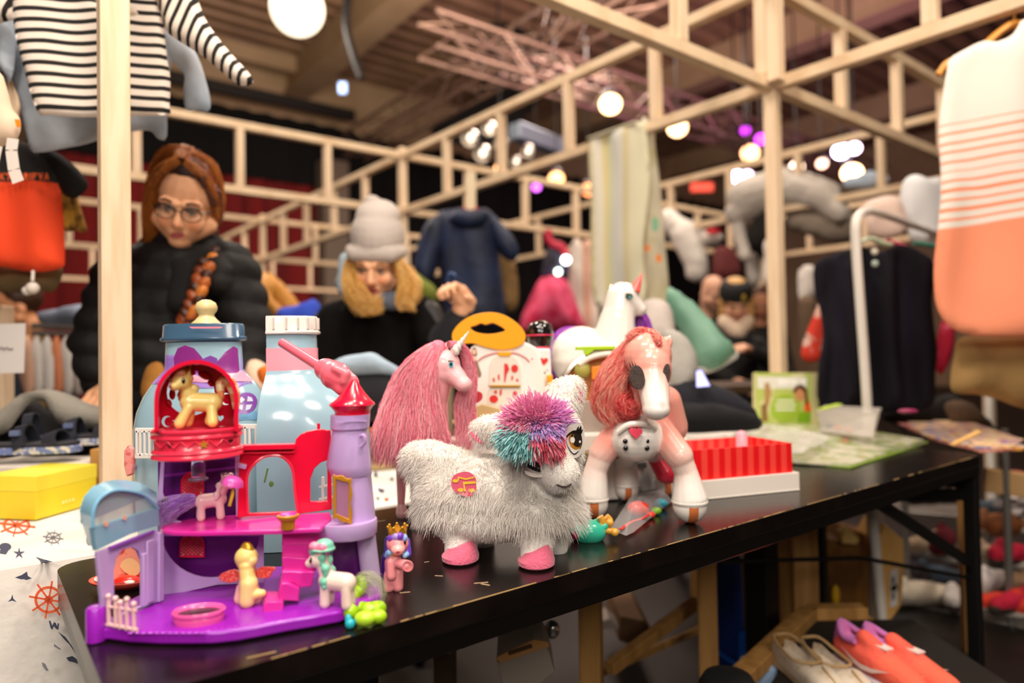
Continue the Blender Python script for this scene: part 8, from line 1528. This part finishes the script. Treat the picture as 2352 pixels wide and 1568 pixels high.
t = carton('kraft_box', [(1140, 1512), (1155, 1500), (1225, 1468), (1248, 1470), (1262, 1500), (1275, 1545), (1200, 1600), (1160, 1600)], 1.35, .12, '#8f8478', 'open pale cardboard carton in the dark under the table front')
mb = MB(); mb.slab([P(x, y, 1.347) for x, y in ((1138, 1508), (1225, 1467), (1258, 1472), (1262, 1482), (1150, 1520))], (0, -.004, .0)); mb.build('box_flap', mat('kraft_top', '#b07f48', .7), t, 0); mb = MB(); mb.bar(P(1168, 1500, 1.340), P(1222, 1482, 1.340), .008, .001, V((0, -1, 0))); mb.build('slot', mat('slot_brown', '#4a3018', .8), t, 0)
mb = MB(); mb.ell(P(1268, 1445, 1.5), (.017, .017, .020)); mb.build('glass_bauble', mat('steel_ball', '#b8b4b0', .08, metal=.9), None, 40, 0, ('shiny silver ball ornament in the dark under the table', 'ornament'))
t = carton('white_carton', [(1378, 1428), (1400, 1420), (1422, 1438), (1420, 1445), (1376, 1445)], 2.2, .1, '#d8ccc0', 'small white card box behind the nearest pine post')
carton('brown_carton', [(1425, 1415), (1480, 1425), (1500, 1450), (1470, 1490), (1420, 1470)], 2.3, .3, '#7a5a3c', 'brown carton lying in the dark behind the pine posts')
carton('dark_carton', [(1705, 1280), (1810, 1240), (1818, 1450), (1712, 1450)], 2.7, .3, '#4a3626', 'tall dim brown carton between the blue bag and the thick pine post')
carton('orange_carton', [(1045, 1475), (1065, 1455), (1085, 1470), (1060, 1490)], 1.9, .1, '#8a4420', 'tiny orange brown carton in the dark under the table')
# paper carrier bags
def paper_bag(pts, d, c, c2, lab, dep=.15):
    t = thing('paper_bag', P(sum(p[0] for p in pts)/len(pts), max(p[1] for p in pts), d), lab, 'paper bag', 'paper carrier bags'); mb = MB(); mb.slab([P(x, y, d) for x, y in pts], (0, dep, 0)); mb.build('bag_body', mat('kraft'+c[1:], c, .65, noise_=(7, c2, .45, .7)), t, 0, .003); return t
paper_bag([(1895, 1240), (1930, 1240), (1950, 1215), (2010, 1230), (2012, 1450), (1898, 1440)], 2.55, '#6b4218', '#a8742a', 'dark golden paper bag behind the thick steel leg')
tb3 = paper_bag([(2015, 1240), (2035, 1205), (2075, 1240), (2078, 1300), (2070, 1390), (2022, 1460), (2014, 1300)], 2.45, '#d8a860', '#c08c44', 'light kraft paper bag with white printed windows under the table')
mb = MB(); 
for y in (1310, 1345): mb.slab([P(x, y_, 2.445) for x, y_ in ((2046, y), (2062, y-6), (2060, y+44), (2044, y+50))], (0, -.002, 0)); 
mb.build('white_print', mat('bag_white', '#d8d4d0', .6), tb3, 0)
for y in (1325, 1362): mb = MB(); mb.slab([P(x, y_, 2.441) for x, y_ in ((2050, y), (2055, y-2), (2054, y+14), (2049, y+16))], (0, -.001, 0)); mb.build('window_print', EYE_D, tb3, 0)
paper_bag([(1935, 1225), (1950, 1210), (1975, 1240), (1968, 1250), (1935, 1248)], 2.5, '#e8c070', '#f0d8a0', 'small pale yellow bag top under the table', .05)
mb = MB(); mb.ell(P(1920, 1365, 2.5), (.014, .01, .035)); mb.build('yellow_tag', mat('bright_yellow', '#e8b41a', .5), None, 40, 0, ('small bright yellow tag in front of the dark golden paper bag', 'tag'))
mb = MB(); mb.bar(P(2008, 1165, 2.5), P(2018, 1460, 2.5), .05, .03, V((0, -1, 0))); mb.build('white_upright', mat('grey_white_upright', '#a8a29a', .5), None, 0, .003, ('pale grey upright between the two paper bags', 'post'))
# grey tube rack with shoes at the far right
gr_ = thing('shoe_rack', V((P(2200, 1400, 2.7).x, 2.7, 0)), 'grey metal rack crowded with second hand shoes at the lower right', 'rack')
mb = MB(); mb.tube(smoothline([P(1895, 1425, 2.6), P(1990, 1455, 2.5), P(2100, 1490, 2.4), P(2170, 1505, 2.35), P(2205, 1530, 2.3), P(2210, 1600, 2.3)], 5), .018, 10); mb.build('bent_tube', GREY_METAL, gr_)
shz = []
for nm, y0, x0, x1, d in (('shelf', 1393, 2060, 2420, 2.9), ('shelf', 1275, 2060, 2420, 3.2), ('shelf', 1180, 2060, 2420, 3.4)):
    a, b = P(x0, y0, d), P(x1, y0+45, d-.35); b.z = a.z; mb = MB(); c = (a+b)/2; mb.slab([a, b, b+V((0, .35, 0)), a+V((0, .35, 0))], (0, 0, .02)); mb.build(nm, GREY_METAL, gr_, 0, .003); shz.append(a.z)
for x, d in ((2085, 2.9), (2320, 2.65)):
    p = P(x, 1400, d); mb = MB(); mb.tube([V((p.x, p.y, 0)), V((p.x, p.y, .75))], .014, 8); mb.build('upright', GREY_METAL, gr_)
cols = ['#e0d2bc', '#2a2228', '#c8b090', '#7a1c2c', '#e0402c', '#d8d0cc', '#3a2a24', '#8a5a38', '#b8a088', '#c41c3c', '#e8e0d8', '#44505e', '#d8703c', '#a88a6a']
names = ['cream', 'black', 'sand', 'wine red', 'bright red', 'white', 'dark brown', 'tan', 'beige', 'crimson', 'ivory', 'slate', 'orange', 'camel']
spots = [(2125, 1378, 2.85, 0, 'upper left of the grey rack, the big furry one'), (2190, 1382, 2.8, 10, 'beside the cream shoe on the rack'), (2290, 1400, 2.65, 4, 'at the front of the middle rack shelf'), (2335, 1395, 2.62, 9, 'middle rack shelf at the photo edge'), (2110, 1330, 2.95, 1, 'behind the furry cream shoe'), (2165, 1335, 2.95, 11, 'just left of the pine post on the rack'), (2280, 1345, 2.8, 5, 'behind the black steel leg'), (2330, 1350, 2.78, 13, 'second row at the right edge'), (2115, 1265, 3.1, 2, 'upper rack shelf at its left end'), (2160, 1255, 3.1, 3, 'upper rack shelf under the black brace'), (2290, 1290, 2.95, 8, 'upper shelf right of the steel leg'), (2335, 1285, 2.9, 9, 'upper shelf at the photo edge'), (2125, 1470, 2.8, 6, 'low in the rack behind the bent tube'), (2170, 1490, 2.75, 5, 'low in the rack next to the pine post'), (2300, 1470, 2.7, 10, 'low right in the rack beyond the steel leg'), (2335, 1490, 2.7, 8, 'lowest shoe at the right photo edge'), (2300, 1215, 3.1, 7, 'topmost tan shoe right of the steel leg'), (2335, 1180, 3.1, 5, 'top shelf at the right photo edge'), (2280, 1180, 3.2, 11, 'top shelf right beside the steel leg'), (2140, 1150, 3.2, 6, 'top shelf under the table brace'), (2200, 1140, 3.2, 8, 'top shelf left of the pine post')]
for i, (x, y, d, ci, where) in enumerate(spots):
    g = P(x, y, d); yaw = R((i*67) % 360); a = V((math.cos(yaw)*.095, math.sin(yaw)*.06, 0)); c_ = cols[ci]; k = 1.25 if i == 0 else 1
    blob('old_shoe', [('c', tuple(g-a*k+V((0, 0, .035))), tuple(g+V((0, 0, .035))), .036*k, .036*k, c_), ('c', tuple(g+V((0, 0, .03))), tuple(g+a*k+V((0, 0, .024))), .036*k, .026*k, c_), ('c', tuple(g-a*k+V((0, 0, .03))), tuple(g-a*.8*k+V((0, 0, .075))), .03*k, .022*k, c_), ('c', tuple(g-a*1.1*k+V((0, 0, .006))), tuple(g+a*1.1*k+V((0, 0, .006))), .026, .024, '#3a302a' if i % 2 else '#c8c0b4')], .008, VC_CLOTH, None, 3, (), (names[ci]+' shoe, '+where, 'shoe', 'second hand shoes on the grey rack'), (.004, 30))
mb = MB(); mb.bar(P(2262, 1100, 2.7), P(2420, 1125, 2.6), .06, .09); mb.build('pine_shelf_edge', mat('light_pine', '#c8a06a', .6), None, 0, .004, ('pale pine board edge right of the far table leg', 'board'))
pile('salmon_shoes', [(2290, 1088), (2320, 1080), (2352, 1085), (2360, 1100), (2295, 1102)], 2.75, '#c8605c', 'salmon pink baby shoes on the pine board at the right edge', 'shoes', puff=.03)
pile('silver_shoes', [(2285, 1150), (2352, 1145), (2360, 1165), (2290, 1168)], 2.8, '#b8b0b0', 'pale silver shoes below the pine board at the right edge', 'shoes', puff=.03)
pile('brown_leather_bag', [(2262, 1190), (2300, 1178), (2335, 1185), (2340, 1225), (2290, 1232), (2262, 1215)], 2.85, '#8a4f28', 'brown leather bag on the rack right of the far table leg', 'bag', puff=.05)
pile('wine_bag', [(2140, 1225), (2175, 1210), (2195, 1235), (2175, 1275), (2135, 1265)], 2.75, '#6a1a28', 'wine red pouch on the rack under the table brace', 'bag', puff=.05)
pile('dark_backpack', [(2030, 940), (2180, 905), (2200, 945), (2260, 970), (2300, 1000), (2200, 1000), (2060, 975)], 2.9, '#15110f', 'black bags heaped behind the magazine pile', 'bag', puff=.08)
pile('brown_fur_bag', [(2170, 930), (2210, 920), (2260, 960), (2270, 985), (2200, 985)], 2.75, '#5a4634', 'brown furry bag behind the magazines', 'bag', puff=.06)
# ================================================================= ROOF: trusses, stage lamps, globe lamp
ALU = mat('aluminium', '#7c6458', .4, metal=.6)
def truss(a, b, lab, w=.3, n=14):
    a, b = V(a), V(b); t = thing('lighting_truss', (a+b)/2, lab, 'truss'); d = (b-a).normalized(); x = d.cross(V((0, 0, 1))).normalized(); z = V((0, 0, 1)); cs_ = [x*sx*w/2+z*sz*w/2 for sx, sz in ((-1, -1), (1, -1), (1, 1), (-1, 1))]
    mb = MB()
    for c in cs_: mb.tube([a+c, b+c], .026, 8)
    mb.build('chord_tubes', ALU, t) if False else None
    for c in cs_: m1 = MB(); m1.tube([a+c, b+c], .026, 8); m1.build('chord_tube', ALU, t)
    mb = MB(); L = (b-a).length
    for k in range(n):
        for i in range(4):
            p = a+d*(L*k/n)+cs_[i if k % 2 else (i+1) % 4]; q_2 = a+d*(L*(k+1)/n)+cs_[(i+1) % 4 if k % 2 else i]; mb.tube([p, q_2], .013, 6, False)
    mb.build('lacing', ALU, t); return t
ta = G(905, 285, 4.9); tdir = V((.613, -.79, 0)); truss(V((ta.x, ta.y, 4.9))-tdir*1.5, V((ta.x, ta.y, 4.9))+tdir*8.5, 'aluminium lighting truss slanting up from above the snowsuit', .42, 16)
tc = G(1560, 262, 4.35); tdv = V((.79, .613, 0)); truss(V((tc.x, tc.y, 4.35))-tdv*4, V((tc.x, tc.y, 4.35))+tdv*6, 'aluminium lighting truss carrying the row of warm stage lamps', .36, 24)
td = G(1700, 300, 5.0); truss(V((td.x, td.y, 5.0))-tdv*6, V((td.x, td.y, 5.0))+tdv*4, 'second aluminium truss deeper in the hall above the lamps', .36, 16)
te = G(1180, 320, 4.0); mb = MB(); mb.bar(P(1180, 300, 9), P(1300, 345, 9.8), .22, .22); mb.build('lamp_bar', mat('blue_grey_metal', '#8a98a8', .3, metal=.5), None, 0, .02, ('pale blue metal lamp bar beyond the middle frame', 'lamp bar'))
def spot(x, y, z, r, col, es, lab, cat='stage lamp', hous='#151214'):
    p = G(x, y, z); t = thing('stage_lamp', p, lab, cat, 'stage lamps'); dv = (CAM-p).normalized(); M = (dv*.9+V((0, 0, -.45))).normalized().to_track_quat('Z', 'Y').to_matrix()
    mb = MB(); mb.lathe([(r*.7, -r*2.4), (r*1.08, -r*1.2), (r*1.1, .0), (r*1.02, .0), (r*1.0, -r*.2)], p, M, 20, caps=False); mb.lathe([(0, -r*2.4), (r*.7, -r*2.4)], p, M, 20, caps=False); mb.build('housing', mat('lamp_housing', hous, .5), t, 50)
    mb = MB(); mb.lathe([(0, -.1*r), (r, -.12*r)], p, M, 20, caps=False); mb.build('lens', mat('lens_'+col[1:]+str(es), col, .3, emit=col, es=es), t, 0)
    mb = MB(); mb.tube([p+V((0, 0, r)), V((p.x, p.y, CZ+.02))], .012, 6); mb.build('hook', BLACK_METAL, t)
for i, (x, y, z, r, c_, es) in enumerate(((1402, 240, 4.0, .125, '#ffc890', 9), (1556, 294, 4.0, .125, '#ffc890', 8), (1723, 352, 3.9, .12, '#ffb880', 7), (1278, 411, 3.4, .10, '#ffb070', 6), (1352, 436, 3.4, .10, '#ff9a60', 4), (1150, 388, 3.2, .07, '#ffb070', 5), (1690, 409, 3.7, .12, '#f0e0ff', 14), (1716, 404, 3.3, .07, '#ffd8ff', 10), (1932, 348, 3.8, .11, '#f4e4ff', 14), (1962, 341, 3.35, .07, '#ffe4ff', 10), (1830, 384, 3.6, .09, '#ffd8b8', 8), (1957, 398, 3.4, .13, '#ffc890', 12), (1748, 320, 4.0, .08, '#c040e0', 5), (1712, 300, 4.0, .06, '#b030d0', 4), (1232, 430, 3.4, .06, '#d060e8', 5), (1888, 376, 3.6, .07, '#ffd0b0', 5))):
    spot(x, y, z, r, c_, es, ['warm glowing stage lamp nearest the towel top', 'warm stage lamp right of the towel top', 'warm stage lamp left of the middle post', 'small warm lamp above the snowsuit', 'dim orange lamp at the towel edge', 'small warm lamp near the corner post', 'white violet lamp over the grey plush', 'smaller white lamp beside the violet one', 'bright white violet lamp right of the middle post', 'second white lamp of the right pair', 'small warm lamp against the middle post', 'big warm lamp above the blue hat', 'purple stage lamp above the warm lamp', 'small purple stage lamp high up', 'small magenta lamp left of the towel', 'faint warm lamp right of the post'][i])
for i, (x, y, r) in enumerate(((1078, 318, .11), (1106, 354, .11), (1150, 332, .09), (1212, 348, .08), (1184, 372, .07), (1122, 296, .09))):
    p = P(x, y, 8.5); t = thing('par_can', p, ['leftmost', 'lower left', 'centre', 'right', 'lower right', 'upper'][i]+' silver lamp can of the cluster behind the middle frame', 'stage lamp', 'silver lamp cluster')
    M = V((-.3, -.8, -.5)).normalized().to_track_quat('Z', 'Y').to_matrix(); mb = MB(); mb.lathe([(r*.5, -r*1.6), (r, -r*.6), (r, 0), (r*.9, 0), (r*.85, -r*.5), (0, -r*.7)], p, M, 20); mb.build('can', mat('chrome', '#c8c2ba', .2, metal=.8), t, 50)
    mb = MB(); mb.ell(p+M @ V((0, 0, -.4*r)), r*.35); mb.build('glint_ball', mat('glint_white', '#fff4e0', .3, emit='#fff0dc', es=2.5), t)  # glowing ball added in each can for the white glints on chrome
gl = thing('globe_lamp', P(683, 20, 5.0), 'large round glowing globe lamp hanging at the top left', 'lamp')
mb = MB(); c = P(683, 20, 5.0); mb.ell(c, 61*5.0/FPX, None, 36, 24); mb.build('glass_globe', mat('globe_glow', '#fff2d8', .3, emit='#ffeccc', es=2.6), gl)
mb = MB(); mb.tube([c+V((0, 0, .19)), V((c.x, c.y, CZ+.05))], .012, 8); mb.lathe([(.05, .17), (.05, .23), (.015, .25)], c, None, 16); mb.build('cord', BLACK_METAL, gl)
mb = MB(); mb.tube(smoothline([P(x, y, 8) for x, y in ((800, -20), (795, 60), (812, 130), (830, 180))], 4), .05, 8); mb.build('cable_bundle', BLACK_METAL, None, 40, 0, ('black cable bundle hanging beside the roof beam', 'cable'))
mb = MB(); p = P(787, 202, 9); mb.box(p, (.10, .05, .14)); mb.build('signal_light', mat('blue_signal', '#9cc0ff', .3, emit='#a8ccff', es=2.0), None, 0, .01, ('small pale blue light on the dark wall rail', 'light'))
mb = MB(); p = P(1612, 430, 13); mb.box(p, (.42, .08, .16)); mb.build('exit_sign', mat('red_glow_sign', '#e8604a', .4, emit='#ff5a40', es=1.0), None, 0, .01, ('dim red glowing oblong sign far in the dark hall', 'sign'))
# pink stage wash on the trusses
area((4.2, 7.2, 3.4), (3.6, 11, 6), .8, 70, (1, .4, .6)); area((5.5, 8.0, 3.2), (5, 11, 6.5), .8, 80, (.9, .3, .8))
